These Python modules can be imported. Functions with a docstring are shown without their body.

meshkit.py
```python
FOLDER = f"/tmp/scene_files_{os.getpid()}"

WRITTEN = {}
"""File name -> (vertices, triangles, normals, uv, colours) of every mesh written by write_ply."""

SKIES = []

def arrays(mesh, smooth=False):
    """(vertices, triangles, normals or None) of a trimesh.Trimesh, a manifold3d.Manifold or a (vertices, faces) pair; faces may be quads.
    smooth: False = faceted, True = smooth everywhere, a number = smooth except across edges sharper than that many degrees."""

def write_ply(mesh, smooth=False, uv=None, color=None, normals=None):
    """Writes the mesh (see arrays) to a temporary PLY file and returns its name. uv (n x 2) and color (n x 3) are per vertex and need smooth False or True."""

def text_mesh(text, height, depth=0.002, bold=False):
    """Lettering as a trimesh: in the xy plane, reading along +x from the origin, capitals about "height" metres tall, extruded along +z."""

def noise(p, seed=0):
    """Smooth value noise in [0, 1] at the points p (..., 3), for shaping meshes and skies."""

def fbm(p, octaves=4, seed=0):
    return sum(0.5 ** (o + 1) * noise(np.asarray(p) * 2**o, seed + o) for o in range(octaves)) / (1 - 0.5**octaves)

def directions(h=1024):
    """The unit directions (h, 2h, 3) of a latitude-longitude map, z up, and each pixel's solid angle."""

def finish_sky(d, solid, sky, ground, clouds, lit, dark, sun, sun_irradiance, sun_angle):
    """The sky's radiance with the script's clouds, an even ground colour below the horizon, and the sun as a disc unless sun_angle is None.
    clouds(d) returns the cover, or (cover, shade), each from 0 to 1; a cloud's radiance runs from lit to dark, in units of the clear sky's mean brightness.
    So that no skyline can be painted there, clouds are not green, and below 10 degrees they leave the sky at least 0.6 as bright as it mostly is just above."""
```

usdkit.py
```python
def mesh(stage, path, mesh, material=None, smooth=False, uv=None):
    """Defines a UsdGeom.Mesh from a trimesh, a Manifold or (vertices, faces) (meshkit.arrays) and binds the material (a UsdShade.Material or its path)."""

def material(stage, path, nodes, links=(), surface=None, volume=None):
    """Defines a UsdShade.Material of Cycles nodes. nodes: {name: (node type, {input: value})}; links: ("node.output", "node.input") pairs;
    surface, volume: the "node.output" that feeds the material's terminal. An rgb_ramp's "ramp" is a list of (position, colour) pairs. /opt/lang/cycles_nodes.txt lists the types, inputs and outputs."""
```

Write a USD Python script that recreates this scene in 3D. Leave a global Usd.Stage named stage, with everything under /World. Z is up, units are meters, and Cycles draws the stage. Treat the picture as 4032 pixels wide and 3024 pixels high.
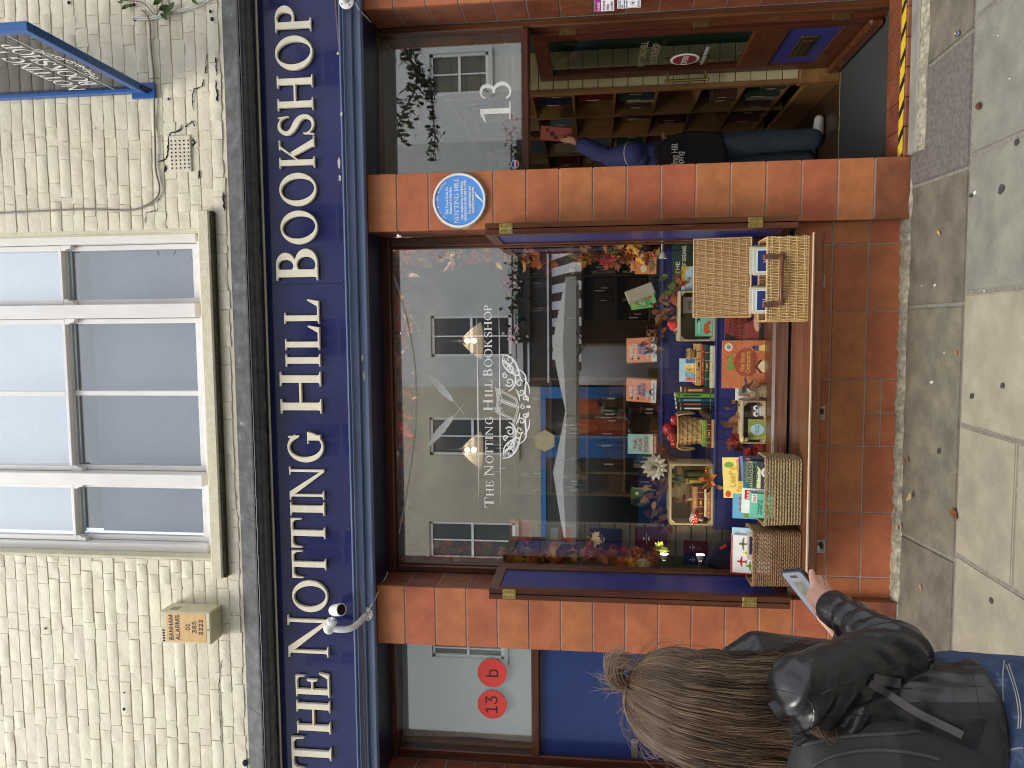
import math, random
import numpy as np, trimesh, usdkit, meshkit, manifold3d
from pxr import Usd, UsdGeom, UsdLux, UsdShade, Gf, Sdf, Vt
import shapely
from shapely import affinity
from shapely.geometry import Polygon, Point, LineString, box as sbox
from shapely.ops import unary_union

stage = Usd.Stage.CreateInMemory()
UsdGeom.SetStageUpAxis(stage, 'Z'); UsdGeom.SetStageMetersPerUnit(stage, 1.0)
UsdGeom.Xform.Define(stage, '/World')
rng = np.random.default_rng(7); R = random.Random(7)

# ---------------------------------------------------------------- camera (a phone held sideways: the picture's right is the world's down)
FPX, PITCH, YAW, CH, CD = 2820.0, math.radians(6.6), math.radians(4.2), 1.7, 4.09
CAM = np.array([0.0, -CD, CH])
FWD = np.array([-math.sin(YAW) * math.cos(PITCH), math.cos(YAW) * math.cos(PITCH), math.sin(PITCH)])
RGT = np.array([math.cos(YAW), math.sin(YAW), 0.0])
UPV = np.cross(RGT, FWD)
cam = UsdGeom.Camera.Define(stage, '/World/camera')
m4 = Gf.Matrix4d(1.0)
for i, a in enumerate((-UPV, RGT, -FWD)):
    m4.SetRow(i, Gf.Vec4d(*map(float, a), 0.0))
m4.SetRow(3, Gf.Vec4d(*map(float, CAM), 1.0))
cam.AddTransformOp().Set(m4)
cam.CreateHorizontalApertureAttr(36.0); cam.CreateVerticalApertureAttr(27.0)
cam.CreateFocalLengthAttr(36.0 * FPX / 4032.0)
cam.CreateClippingRangeAttr(Gf.Vec2f(0.05, 500.0))
cam.CreateExposureAttr(1.62)

# ---------------------------------------------------------------- sky: bright overcast, sun diffused by cloud
SUN = np.array([-0.36, -0.62, 1.02]); SUN /= np.linalg.norm(SUN)
ELEV, ROT = math.asin(SUN[2]), math.atan2(SUN[0], SUN[1])
dome = UsdLux.DomeLight.Define(stage, '/World/sky')
dome.GetPrim().SetCustomDataByKey('kind', 'structure')
skym = usdkit.material(stage, '/World/Looks/sky', {
    's': ('sky_texture', {'sky_type': 'single_scattering', 'sun_disc': False, 'sun_elevation': ELEV, 'sun_rotation': ROT}),
    'tc': ('texture_coordinate', {}),
    'n': ('noise_texture', {'scale': 2.2, 'detail': 5.0, 'roughness': 0.55}),
    'r': ('rgb_ramp', {'ramp': [(0.25, (2.2, 2.3, 2.45)), (0.5, (3.0, 3.05, 3.1)), (0.75, (4.0, 4.0, 3.95))]}),
    'mx': ('mix_color', {'fac': 0.86}),
    'bg': ('background_shader', {'strength': 0.13})},
    [('tc.generated', 'n.vector'), ('n.fac', 'r.fac'), ('s.color', 'mx.a'), ('r.color', 'mx.b'), ('mx.result', 'bg.color')], surface='bg.background')
UsdShade.MaterialBindingAPI.Apply(dome.GetPrim()).Bind(skym)
sun = UsdLux.DistantLight.Define(stage, '/World/sun')
sun.CreateIntensityAttr(0.20); sun.CreateAngleAttr(24.0); sun.CreateColorAttr(Gf.Vec3f(1.0, 0.95, 0.88))
sun.CreateNormalizeAttr(True)
zz = SUN; xx = np.cross([0, 0, 1.0], zz); xx /= np.linalg.norm(xx); yy = np.cross(zz, xx)
ms = Gf.Matrix4d(1.0)
for i, a in enumerate((xx, yy, zz)):
    ms.SetRow(i, Gf.Vec4d(*map(float, a), 0.0))
sun.AddTransformOp().Set(ms)

# ---------------------------------------------------------------- where things stand: sight lines of the photograph met with real planes (metres)
def ray(X, Y):
    return FWD + RGT * ((1512.0 - Y) / FPX) - UPV * ((X - 2016.0) / FPX)
def A(X, Y, y=0.0):
    d = ray(X, Y); return CAM + d * ((y - CAM[1]) / d[1])
PZ = 0.028                                   # level of the flags at the foot of the shop
def GZ(X, Y, z=0.0):
    z = z + PZ
    d = ray(X, Y); return CAM + d * ((z - CAM[2]) / d[2])
def AX(X, Y, x):
    d = ray(X, Y); return CAM + d * ((x - CAM[0]) / d[0])
def ax(X, Y, y=0.0): return float(A(X, Y, y)[0])
def az(X, Y, y=0.0): return float(A(X, Y, y)[2])

# ---------------------------------------------------------------- scene helpers
_used = {}
def _path(parent, name):
    k = (parent, name); n = _used.get(k, 0); _used[k] = n + 1
    return '%s/%s' % (parent, name if n == 0 else '%s_%03d' % (name, n))
LOC = {}
def setd(p, label=None, cat=None, group=None, kind=None):
    for k, v in (('label', label), ('category', cat), ('group', group), ('kind', kind)):
        if v: p.SetCustomDataByKey(k, v)
def thing(name, label, cat, loc=(0, 0, 0), group=None, kind=None, rz=0.0):
    x = UsdGeom.Xform.Define(stage, _path('/World', name))
    x.AddTranslateOp().Set(Gf.Vec3d(*map(float, loc)))
    if rz: x.AddRotateZOp().Set(float(rz))
    p = x.GetPrim(); LOC[str(p.GetPath())] = np.array(loc, float); setd(p, label, cat, group, kind); return p
def part(parent, name, mesh, mat, label=None, smooth=False, kind=None, local=False):
    """one mesh prim, a child of a thing or of a part; vertices come in world metres unless local"""
    pp = str(parent.GetPath()); off = LOC[pp]
    v, f, n = meshkit.arrays(mesh, smooth)
    if not local: v = v - off
    m = usdkit.mesh(stage, _path(pp, name), (v, f), None)
    if n is not None:
        m.CreateNormalsAttr(Vt.Vec3fArray.FromNumpy(n.astype(np.float32))); m.SetNormalsInterpolation('vertex')
    if mat is not None: UsdShade.MaterialBindingAPI.Apply(m.GetPrim()).Bind(mat)
    p = m.GetPrim(); LOC[str(p.GetPath())] = np.zeros(3) if local else off
    if label: p.SetCustomDataByKey('label', label)
    if kind: p.SetCustomDataByKey('kind', kind)
    return p
def whole(name, mesh, mat, label, cat, group=None, kind=None, smooth=False):
    """a thing that is one mesh"""
    v, f, n = meshkit.arrays(mesh, smooth)
    m = usdkit.mesh(stage, _path('/World', name), (v, f), mat)
    if n is not None:
        m.CreateNormalsAttr(Vt.Vec3fArray.FromNumpy(n.astype(np.float32))); m.SetNormalsInterpolation('vertex')
    p = m.GetPrim(); LOC[str(p.GetPath())] = np.zeros(3); setd(p, label, cat, group, kind); return p
def copy_of(root, name, loc, rz=0.0, label=None, group=None, scale=None):
    x = UsdGeom.Xform.Define(stage, _path('/World', name))
    x.AddTranslateOp().Set(Gf.Vec3d(*map(float, loc)))
    if rz: x.AddRotateZOp().Set(float(rz))
    if scale is not None: x.AddScaleOp().Set(Gf.Vec3f(*map(float, np.broadcast_to(scale, 3))))
    p = x.GetPrim(); was = root.GetCustomData()
    setd(p, label or was.get('label'), was.get('category'), group or was.get('group'))
    p.GetReferences().AddInternalReference(root.GetPath()); p.SetInstanceable(True)
    return p

# ---------------------------------------------------------------- mesh helpers
def cat(ms): return trimesh.util.concatenate([m for m in ms if m is not None])
_cb = None
def bx(x0, x1, y0, y1, z0, z1, c=0.0):
    """box, its edges chamfered by c"""
    global _cb
    x0, x1 = sorted((x0, x1)); y0, y1 = sorted((y0, y1)); z0, z1 = sorted((z0, z1))
    ctr = np.array([(x0 + x1) / 2, (y0 + y1) / 2, (z0 + z1) / 2]); h = np.array([x1 - x0, y1 - y0, z1 - z0]) / 2
    if c <= 0:
        return trimesh.Trimesh(trimesh.creation.box([1, 1, 1]).vertices * 2 * h + ctr, trimesh.creation.box([1, 1, 1]).faces, process=False)
    S = np.array([[a, b, d] for a in (-1, 1) for b in (-1, 1) for d in (-1, 1)], float)
    if _cb is None:
        from scipy.spatial import ConvexHull
        P = np.concatenate([S * [1, .9, .9], S * [.9, 1, .9], S * [.9, .9, 1]])
        hl = ConvexHull(P); fs = []
        for s, eq in zip(hl.simplices, hl.equations):
            a, b, d = P[s]
            fs.append(s if np.dot(np.cross(b - a, d - a), eq[:3]) > 0 else s[::-1])
        _cb = np.array(fs)
    c = min(c, h.min() * .9)
    P = np.concatenate([S * h - S * np.array([0, c, c]), S * h - S * np.array([c, 0, c]), S * h - S * np.array([c, c, 0])])
    return trimesh.Trimesh(P + ctr, _cb, process=False)
def xf(m, T):
    m = m.copy(); m.apply_transform(T); return m
def mat4(R3=None, t=(0, 0, 0), s=1.0):
    T = np.eye(4); T[:3, :3] = (np.eye(3) if R3 is None else np.asarray(R3)) * s; T[:3, 3] = t; return T
def rot(axis, deg): return trimesh.transformations.rotation_matrix(math.radians(deg), axis)[:3, :3]
RX, RY, RZ = (lambda d: rot([1, 0, 0], d)), (lambda d: rot([0, 1, 0], d)), (lambda d: rot([0, 0, 1], d))
FACE = np.array([[1, 0, 0], [0, 0, -1], [0, 1, 0]], float)   # xy-plane art -> upright, facing -y
def up(m, t=(0, 0, 0), s=1.0, R3=None): return xf(m, mat4((np.eye(3) if R3 is None else R3) @ FACE, t, s))
def extr(poly, d):
    """extrude a shapely polygon along +z"""
    if poly is None or poly.is_empty: return None
    out = []
    for g in getattr(poly, 'geoms', [poly]):
        if isinstance(g, Polygon) and g.area > 1e-9:
            out.append(trimesh.creation.extrude_polygon(g, d, engine='earcut'))
    return cat(out) if out else None
def prism_x(profile, x0, x1):
    """(y, z) outline swept along x"""
    m = extr(Polygon(profile).buffer(0), 1.0)
    v = np.array(m.vertices); w = np.stack([x0 + v[:, 2] * (x1 - x0), v[:, 0], v[:, 1]], 1)
    return trimesh.Trimesh(w, m.faces, process=False)
def prism_z(profile, z0, z1):
    m = extr(Polygon(profile).buffer(0), 1.0); v = np.array(m.vertices)
    return trimesh.Trimesh(np.stack([v[:, 0], v[:, 1], z0 + v[:, 2] * (z1 - z0)], 1), m.faces, process=False)
def tube(P, r, n=8, cap=True):
    P = np.asarray(P, float); r = np.broadcast_to(r, (len(P),))
    t = np.gradient(P, axis=0); t /= np.linalg.norm(t, axis=1, keepdims=True) + 1e-12
    a = np.cross(t[0], [0, 0, 1.0] if abs(t[0][2]) < .9 else [1.0, 0, 0]); a /= np.linalg.norm(a)
    Vs = []; ang = np.arange(n) * 2 * math.pi / n
    for i in range(len(P)):
        a = a - t[i] * np.dot(a, t[i]); a /= np.linalg.norm(a) + 1e-12; b = np.cross(t[i], a)
        Vs.append(P[i] + r[i] * (np.cos(ang)[:, None] * a + np.sin(ang)[:, None] * b))
    V = np.concatenate(Vs); Fc = []
    for i in range(len(P) - 1):
        for j in range(n):
            k = (j + 1) % n; q = i * n
            Fc += [[q + j, q + k, q + n + k], [q + j, q + n + k, q + n + j]]
    if cap:
        V = np.concatenate([V, P[:1], P[-1:]]); c0, c1 = len(V) - 2, len(V) - 1; q = (len(P) - 1) * n
        for j in range(n):
            k = (j + 1) % n; Fc += [[c0, k, j], [c1, q + j, q + k]]
    return trimesh.Trimesh(V, Fc, process=False)
def spline(P, n=24):
    from scipy.interpolate import CubicSpline
    P = np.asarray(P, float); s = np.concatenate([[0], np.cumsum(np.linalg.norm(np.diff(P, axis=0), axis=1))])
    return CubicSpline(s, P)(np.linspace(0, s[-1], n))
def lathe(prof, n=20):
    """(r, z) profile about z"""
    P = np.asarray(prof, float); ang = np.arange(n) * 2 * math.pi / n
    V = np.concatenate([np.stack([p[0] * np.cos(ang), p[0] * np.sin(ang), np.full(n, p[1])], 1) for p in P]); Fc = []
    for i in range(len(P) - 1):
        for j in range(n):
            k = (j + 1) % n; q = i * n
            Fc += [[q + j, q + k, q + n + k], [q + j, q + n + k, q + n + j]]
    return trimesh.Trimesh(V, Fc, process=False)
def ball(c, r, s=2, sq=(1, 1, 1)):
    m = trimesh.creation.icosphere(s); m.vertices = m.vertices * np.array(sq) * r + np.array(c); return m
def cyl(p0, p1, r, n=14): return tube([p0, p1], r, n)
def txt(s, h, d=0.0012, bold=False):
    m = meshkit.text_mesh(s, h, d, bold); return m
def textat(s, x0, y, z0, w=None, h=0.02, d=0.0012, bold=False, center=False):
    """Inter lettering standing upright on plane y, facing the street, from x0 and baseline z0, squeezed to width w"""
    m = txt(s, h, d, bold); b = m.bounds; k = 1.0 if w is None else w / (b[1][0] - b[0][0])
    m.vertices = (m.vertices - [b[0][0], 0, 0]) * [k, 1, 1]
    if center: m.vertices = m.vertices - [(b[1][0] - b[0][0]) * k / 2, 0, 0]
    return up(m, (x0, y, z0))

# ---------------------------------------------------------------- procedural materials
_mats = {}
def M(name, c1, c2=None, scale=8.0, rough=0.5, bump=0.0, bscale=60.0, rand=0.0, spec=0.5, coat=0.0, metal=0.0, detail=5.0, stretch=(1, 1, 1), lo=0.35, hi=0.65, c3=None, emis=None, sheen=0.0, sss=0.0, vein=False, rrough=0.0, stain=0.0, sscale=3.0):
    if name in _mats: return _mats[name]
    c2 = c1 if c2 is None else c2
    N = {'g': ('geometry', {}), 'mp': ('mapping', {'scale': stretch}), 'n': ('noise_texture', {'scale': scale, 'detail': detail, 'roughness': 0.6}),
         'r': ('rgb_ramp', {'ramp': [(lo, c1), (hi, c2)] + ([(min(hi + .12, .99), c3)] if c3 is not None else [])}),
         'p': ('principled_bsdf', {'roughness': rough, 'specular_ior_level': spec, 'coat_weight': coat, 'metallic': metal, 'sheen_weight': sheen})}
    L = [('g.position', 'mp.vector'), ('mp.vector', 'n.vector'), ('n.fac', 'r.fac')]
    src = 'r.color'
    if rand:
        N['oi'] = ('object_info', {}); N['mr'] = ('map_range', {'from_min': 0.0, 'from_max': 1.0, 'to_min': 1 - rand, 'to_max': 1 + rand * .8})
        N['mr2'] = ('map_range', {'from_min': 0.0, 'from_max': 1.0, 'to_min': 0.492, 'to_max': 0.508}); N['h'] = ('hsv', {'fac': 1.0})
        L += [('oi.random', 'mr.value'), ('mr.result', 'h.value'), ('oi.random', 'mr2.value'), ('mr2.result', 'h.hue'), (src, 'h.color')]; src = 'h.color'
    if stain:
        N['ns'] = ('noise_texture', {'scale': sscale, 'detail': 6.0, 'roughness': 0.68}); N['sr'] = ('map_range', {'from_min': .38, 'from_max': .62, 'to_min': 1 - stain, 'to_max': 1 + stain * .35, 'clamp': True}); N['sh'] = ('hsv', {'fac': 1.0})
        L += [('g.position', 'ns.vector'), ('ns.fac', 'sr.value'), ('sr.result', 'sh.value'), (src, 'sh.color')]; src = 'sh.color'
    L.append((src, 'p.base_color'))
    if rrough:
        N['rr'] = ('map_range', {'from_min': .3, 'from_max': .7, 'to_min': max(rough - rrough, .02), 'to_max': rough + rrough}); L += [('n.fac', 'rr.value'), ('rr.result', 'p.roughness')]
    if bump:
        N['n2'] = ('noise_texture', {'scale': bscale, 'detail': 4.0, 'roughness': 0.6}); N['b'] = ('bump', {'strength': 1.0, 'distance': bump})
        L += [('mp.vector', 'n2.vector'), ('n2.fac', 'b.height'), ('b.normal', 'p.normal')]
    if emis: N['p'][1].update({'emission_color': emis[0], 'emission_strength': emis[1]})
    if sss: N['p'][1].update({'subsurface_weight': sss, 'subsurface_scale': 0.01})
    _mats[name] = usdkit.material(stage, '/World/Looks/' + name, N, L, surface='p.BSDF'); return _mats[name]
def flat(name, c, rough=0.5, **k):
    c = np.array(c); return M(name, tuple(c * .93), tuple(np.minimum(c * 1.05, .95)), rough=rough, scale=30.0, **k)
def srgb(*c):
    c = np.array(c) / 255.0; return tuple(np.where(c < .04045, c / 12.92, ((c + .055) / 1.055) ** 2.4))
def leafmat(name, c1, c2, scale=30.0):
    if name in _mats: return _mats[name]
    _mats[name] = usdkit.material(stage, '/World/Looks/' + name, {
        'g': ('geometry', {}), 'n': ('noise_texture', {'scale': scale, 'detail': 3.0}), 'r': ('rgb_ramp', {'ramp': [(.3, c1), (.7, c2)]}),
        'oi': ('object_info', {}), 'mr': ('map_range', {'from_min': 0., 'from_max': 1., 'to_min': .75, 'to_max': 1.2}), 'h': ('hsv', {'fac': 1.0}),
        'p': ('principled_bsdf', {'roughness': .55}), 't': ('translucent_bsdf', {}), 'mx': ('mix_closure', {'fac': .25})},
        [('g.position', 'n.vector'), ('n.fac', 'r.fac'), ('r.color', 'h.color'), ('oi.random', 'mr.value'), ('mr.result', 'h.value'), ('h.color', 'p.base_color'), ('h.color', 't.color'), ('p.BSDF', 'mx.closure1'), ('t.BSDF', 'mx.closure2')], surface='mx.closure')
    return _mats[name]
def glassmat(name, gain=2.0, add=0.0, tint=(.96, .98, .97), rough=0.0, grade=None):
    """window pane: see-through, mirroring by Fresnel; add = a reflective sun film, graded over height if grade=(z0, z1)"""
    N = {'lw': ('layer_weight', {'blend': .5}), 'pw': ('math', {'math_type': 'power', 'value2': 5.0}), 'f': ('math', {'math_type': 'multiply_add', 'value2': .96, 'value3': .04}), 'k': ('math', {'math_type': 'multiply_add', 'value2': gain, 'value3': add, 'use_clamp': True}),
         't': ('transparent_bsdf', {'color': tint}), 'gl': ('glossy_bsdf', {'color': (.97, .98, 1.0), 'roughness': rough}), 'mx': ('mix_closure', {})}
    L = [('lw.facing', 'pw.value1'), ('pw.value', 'f.value1'), ('f.value', 'k.value1'), ('k.value', 'mx.fac'), ('t.BSDF', 'mx.closure1'), ('gl.BSDF', 'mx.closure2')]
    if grade:
        N['g'] = ('geometry', {}); N['s'] = ('separate_xyz', {}); N['mr'] = ('map_range', {'range_type': 'smoothstep', 'from_min': grade[0], 'from_max': grade[1], 'to_min': 0.0, 'to_max': add})
        L += [('g.position', 's.vector'), ('s.z', 'mr.value'), ('mr.result', 'k.value3')]
    _mats[name] = usdkit.material(stage, '/World/Looks/' + name, N, L, surface='mx.closure'); return _mats[name]

m_cream = M('cream_masonry_paint', (.78, .725, .575), (.735, .67, .515), scale=5, rough=.55, bump=.0028, bscale=48, rand=.03, stain=.07, sscale=14, lo=.3, hi=.7)
m_mortar = M('cream_painted_joint', (.74, .68, .53), (.69, .62, .475), scale=9, rough=.7, bump=.003, bscale=80)
m_crack = flat('dark_crack', (.012, .013, .02), .9)
m_white = M('white_gloss_paint', (.82, .80, .79), (.74, .72, .70), scale=14, rough=.3, stretch=(1, 1, .3))
m_sill = M('cream_stone_sill', (.74, .69, .52), (.64, .59, .43), scale=20, rough=.8, bump=.004, bscale=90)
m_moss = M('black_mould', (.02, .025, .012), (.09, .085, .05), scale=60, rough=.9, bump=.004, bscale=120)
m_lead = M('weathered_lead', (.045, .046, .046), (.095, .10, .104), scale=16, rough=.55, bump=.002, bscale=40, stretch=(1, 1, .25), c3=(.24, .27, .285), lo=.38, hi=.64)
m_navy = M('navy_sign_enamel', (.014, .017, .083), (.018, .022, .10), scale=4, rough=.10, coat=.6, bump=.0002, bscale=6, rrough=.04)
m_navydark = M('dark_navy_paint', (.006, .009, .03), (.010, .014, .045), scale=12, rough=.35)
m_bluewood = M('weathered_blue_paint', (.105, .15, .29), (.165, .215, .37), scale=7, rough=.45, bump=.0015, bscale=50, stretch=(.25, 1, 1))
m_peel = M('bare_peeled_wood', (.45, .42, .36), (.62, .60, .54), scale=40, rough=.9, bump=.002)
m_letter = M('cream_letter_paint', (.80, .74, .58), (.66, .61, .47), scale=16, rough=.45, bump=.0006, bscale=160, lo=.3, hi=.75)
m_black = flat('black_plastic', (.012, .012, .013), .35)
m_gutter = M('black_gutter', (.012, .013, .015), (.03, .032, .035), scale=20, rough=.25, coat=.3)
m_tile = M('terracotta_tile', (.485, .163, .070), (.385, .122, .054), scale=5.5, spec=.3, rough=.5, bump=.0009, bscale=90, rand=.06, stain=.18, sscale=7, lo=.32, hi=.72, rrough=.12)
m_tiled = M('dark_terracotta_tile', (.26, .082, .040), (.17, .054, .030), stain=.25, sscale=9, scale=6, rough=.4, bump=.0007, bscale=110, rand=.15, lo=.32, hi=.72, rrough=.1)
m_grout = M('grey_grout', (.40, .37, .33), (.27, .255, .23), scale=30, rough=.9, bump=.002, bscale=120)
m_woodv = M('mahogany_upright', (.105, .033, .013), (.045, .014, .007), scale=26, rough=.28, bump=.0005, bscale=160, stretch=(1, 1, .07), rand=.12, c3=(.16, .058, .024))
m_woodh = M('mahogany_rail', (.105, .033, .013), (.045, .014, .007), scale=26, rough=.28, bump=.0005, bscale=160, stretch=(.07, 1, 1), rand=.12, c3=(.16, .058, .024))
m_woodshelf = M('worn_mahogany_shelf', (.17, .06, .026), (.085, .026, .011), scale=22, rough=.3, bump=.0005, bscale=120, stretch=(.08, 1, 1), c3=(.24, .10, .05))
m_oak = M('oak_shelving', (.27, .145, .055), (.19, .10, .036), scale=24, rough=.5, stretch=(1, 1, .1), rand=.1)
m_boardcream = M('cream_painted_board', (.55, .50, .30), (.48, .43, .25), scale=14, rough=.5)
m_brass = M('brass', (.62, .48, .17), (.42, .31, .10), scale=40, rough=.32, metal=1.0)
m_brassold = M('aged_brass', (.30, .22, .09), (.16, .12, .05), scale=40, rough=.45, metal=1.0)
m_steel = M('grey_metal', (.40, .41, .42), (.30, .31, .32), scale=40, rough=.35, metal=1.0)
m_galv = M('painted_bracket', (.48, .49, .46), (.36, .37, .35), scale=40, rough=.5)
m_bluedoor = M('navy_door_paint', (.010, .028, .130), (.013, .034, .150), scale=6, rough=.16, coat=.3, bump=.0003, bscale=20)
m_bluepanel = M('blue_panel_paint', (.026, .029, .150), (.032, .036, .18), scale=6, rough=.32)
m_bluetier = M('royal_blue_board', (.012, .016, .125), (.016, .022, .16), scale=8, rough=.5)
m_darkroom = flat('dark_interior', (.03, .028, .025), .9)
m_plast = flat('white_plastic', (.80, .80, .80), .35)
m_plast2 = M('grey_white_plastic', (.66, .66, .66), (.52, .52, .53), scale=30, rough=.4)
m_cable = flat('grey_cable', (.25, .22, .19), .5)
m_cablew = flat('white_cable', (.72, .71, .66), .45)
m_cableb = flat('brown_cable', (.15, .09, .08), .45)
m_slab1 = M('brown_york_stone', (.205, .180, .130), (.145, .127, .094), stain=.26, sscale=7, scale=5, rough=.75, bump=.0025, bscale=70, rand=.09, lo=.3, hi=.7, detail=8)
m_slab2 = M('tan_york_stone', (.36, .322, .235), (.30, .266, .195), stain=.14, sscale=5, scale=7, rough=.75, bump=.002, bscale=90, rand=.06, detail=8, stretch=(1, 1, 1))
m_slab3 = M('greenish_grey_stone', (.265, .262, .21), (.215, .213, .17), stain=.16, sscale=6, scale=8, rough=.75, bump=.002, bscale=90, rand=.06, detail=8)
m_slab4 = M('speckled_grey_stone', (.19, .165, .145), (.115, .10, .09), scale=45, rough=.8, bump=.002, bscale=140, rand=.06, detail=6)
m_joint = M('pavement_joint', (.27, .245, .20), (.17, .155, .13), scale=50, rough=.95, bump=.003, bscale=120)
m_fillet = M('pale_mortar_fillet', (.46, .41, .30), (.25, .225, .17), stain=.4, sscale=12, scale=40, rough=.95, bump=.006, bscale=70)
m_gum = flat('dark_gum_spot', (.06, .055, .05), .6)
m_asph = M('asphalt', (.05, .05, .05), (.07, .07, .068), scale=60, rough=.85, bump=.003, bscale=200)
m_carpet = M('charcoal_carpet', (.018, .019, .020), (.040, .041, .041), scale=160, rough=.95, bump=.003, bscale=300)
m_brownfloor = M('brown_lino', (.055, .030, .016), (.035, .020, .011), scale=10, rough=.3)
m_paper = flat('white_paper', (.80, .80, .78), .6)
m_pages = M('book_pages', (.70, .66, .55), (.55, .51, .42), scale=300, rough=.8, stretch=(.05, .05, 1))
m_skin = M('skin', (.62, .36, .26), (.54, .28, .20), scale=18, rough=.45, bump=.0004, bscale=300, sss=.15)
# ================================================================ PAVEMENT
YB = -0.59                                   # line between the first and the second row of flags
pv = thing('pavement', 'worn york stone pavement of large uneven flags in front of the shop', 'pavement', kind='structure')
part(pv, 'bedding', bx(-9, 9, -3.6, .06, -.30, PZ - .007), m_joint)
def slab(quad, mat, top=0.0, gap=.008, dz=None):
    top = top + PZ
    P = Polygon(quad).buffer(-gap, join_style=2)
    b = P.buffer(-.006, join_style=1)
    lo = np.array(P.exterior.coords)[:-1]; m = prism_z(lo, -.05, top - .005); m2 = prism_z(np.array(b.exterior.coords)[:-1], top - .006, top)
    return cat([m, m2])
def gx(X, Y): return GZ(X, Y)[:2]
row1 = [gx(3639, 275), gx(3648, 709), gx(3602, 1207), gx(3590, 2130)]
row1b = [gx(3854, 98), gx(3840, 648), gx(3814, 1195), gx(3774, 2220)]
xs_in = [2.9] + [p[0] for p in row1] + [-2.4, -4.2, -6.0]
xs_out = [2.9] + [p[0] for p in row1b] + [-2.45, -4.2, -6.0]
xs_in.insert(0, 4.6); xs_out.insert(0, 4.6)
mats1 = [m_slab1, m_slab1, m_slab4, m_slab1, m_slab1, m_slab1, m_slab1, m_slab1]
for i in range(len(xs_in) - 1):
    part(pv, 'flagstone', slab([(xs_in[i], .03), (xs_in[i + 1], .03), (xs_out[i + 1], YB), (xs_out[i], YB)], mats1[i], R.uniform(-.002, .002)), mats1[i])
row2 = [(gx(3877, 44), gx(3933, 0)), (gx(3856, 600), gx(4032, 522)), (gx(3828, 1151), gx(4032, 1132)), (gx(3799, 1675), gx(4032, 1743)), (gx(3793, 2200), gx(4032, 2350))]
def ext(a, b, y):
    t = (y - a[1]) / (b[1] - a[1]); return a[0] + (b[0] - a[0]) * t
Y2 = gx(4000, 1900)[1]; Y3 = -1.75
xa = [4.2, 2.75] + [ext(a, b, YB) for a, b in row2] + [-2.6, -4.4, -6.2]
xb = [4.2, 2.75] + [ext(a, b, Y3) for a, b in row2] + [-2.7, -4.4, -6.2]
mats2 = [m_slab3, m_slab3, m_slab3, m_slab3, m_slab2, m_slab2, m_slab2, m_slab2, m_slab2, m_slab2]
for i in range(len(xa) - 1):
    f = lambda y, k: xa[k] + (xb[k] - xa[k]) * (y - YB) / (Y3 - YB)
    yend = Y2 if i == 5 else Y3
    part(pv, 'flagstone', slab([(xa[i], YB), (xa[i + 1], YB), (f(yend, i + 1), yend), (f(yend, i), yend)], mats2[i], R.uniform(-.002, .002)), mats2[i])
    if i == 5:
        part(pv, 'flagstone', slab([(f(Y2, i), Y2), (f(Y2, i + 1), Y2), (f(Y3, i + 1), Y3), (f(Y3, i), Y3)], m_slab2), m_slab2)
yy0 = Y3
for r in range(2):
    y1 = yy0 - .85; x = 4.0 - .37 * r
    while x > -5.5:
        w = R.uniform(.75, 1.15); mt = R.choice([m_slab1, m_slab2, m_slab3, m_slab2])
        part(pv, 'flagstone', slab([(x, yy0), (x - w, yy0), (x - w, y1), (x, y1)], mt, R.uniform(-.003, .003)), mt); x -= w
    yy0 = y1
part(pv, 'kerbstone', bx(-6, 5, yy0 - .30, yy0 - .008, -.3, PZ - .004, .012), m_slab3)
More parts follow.
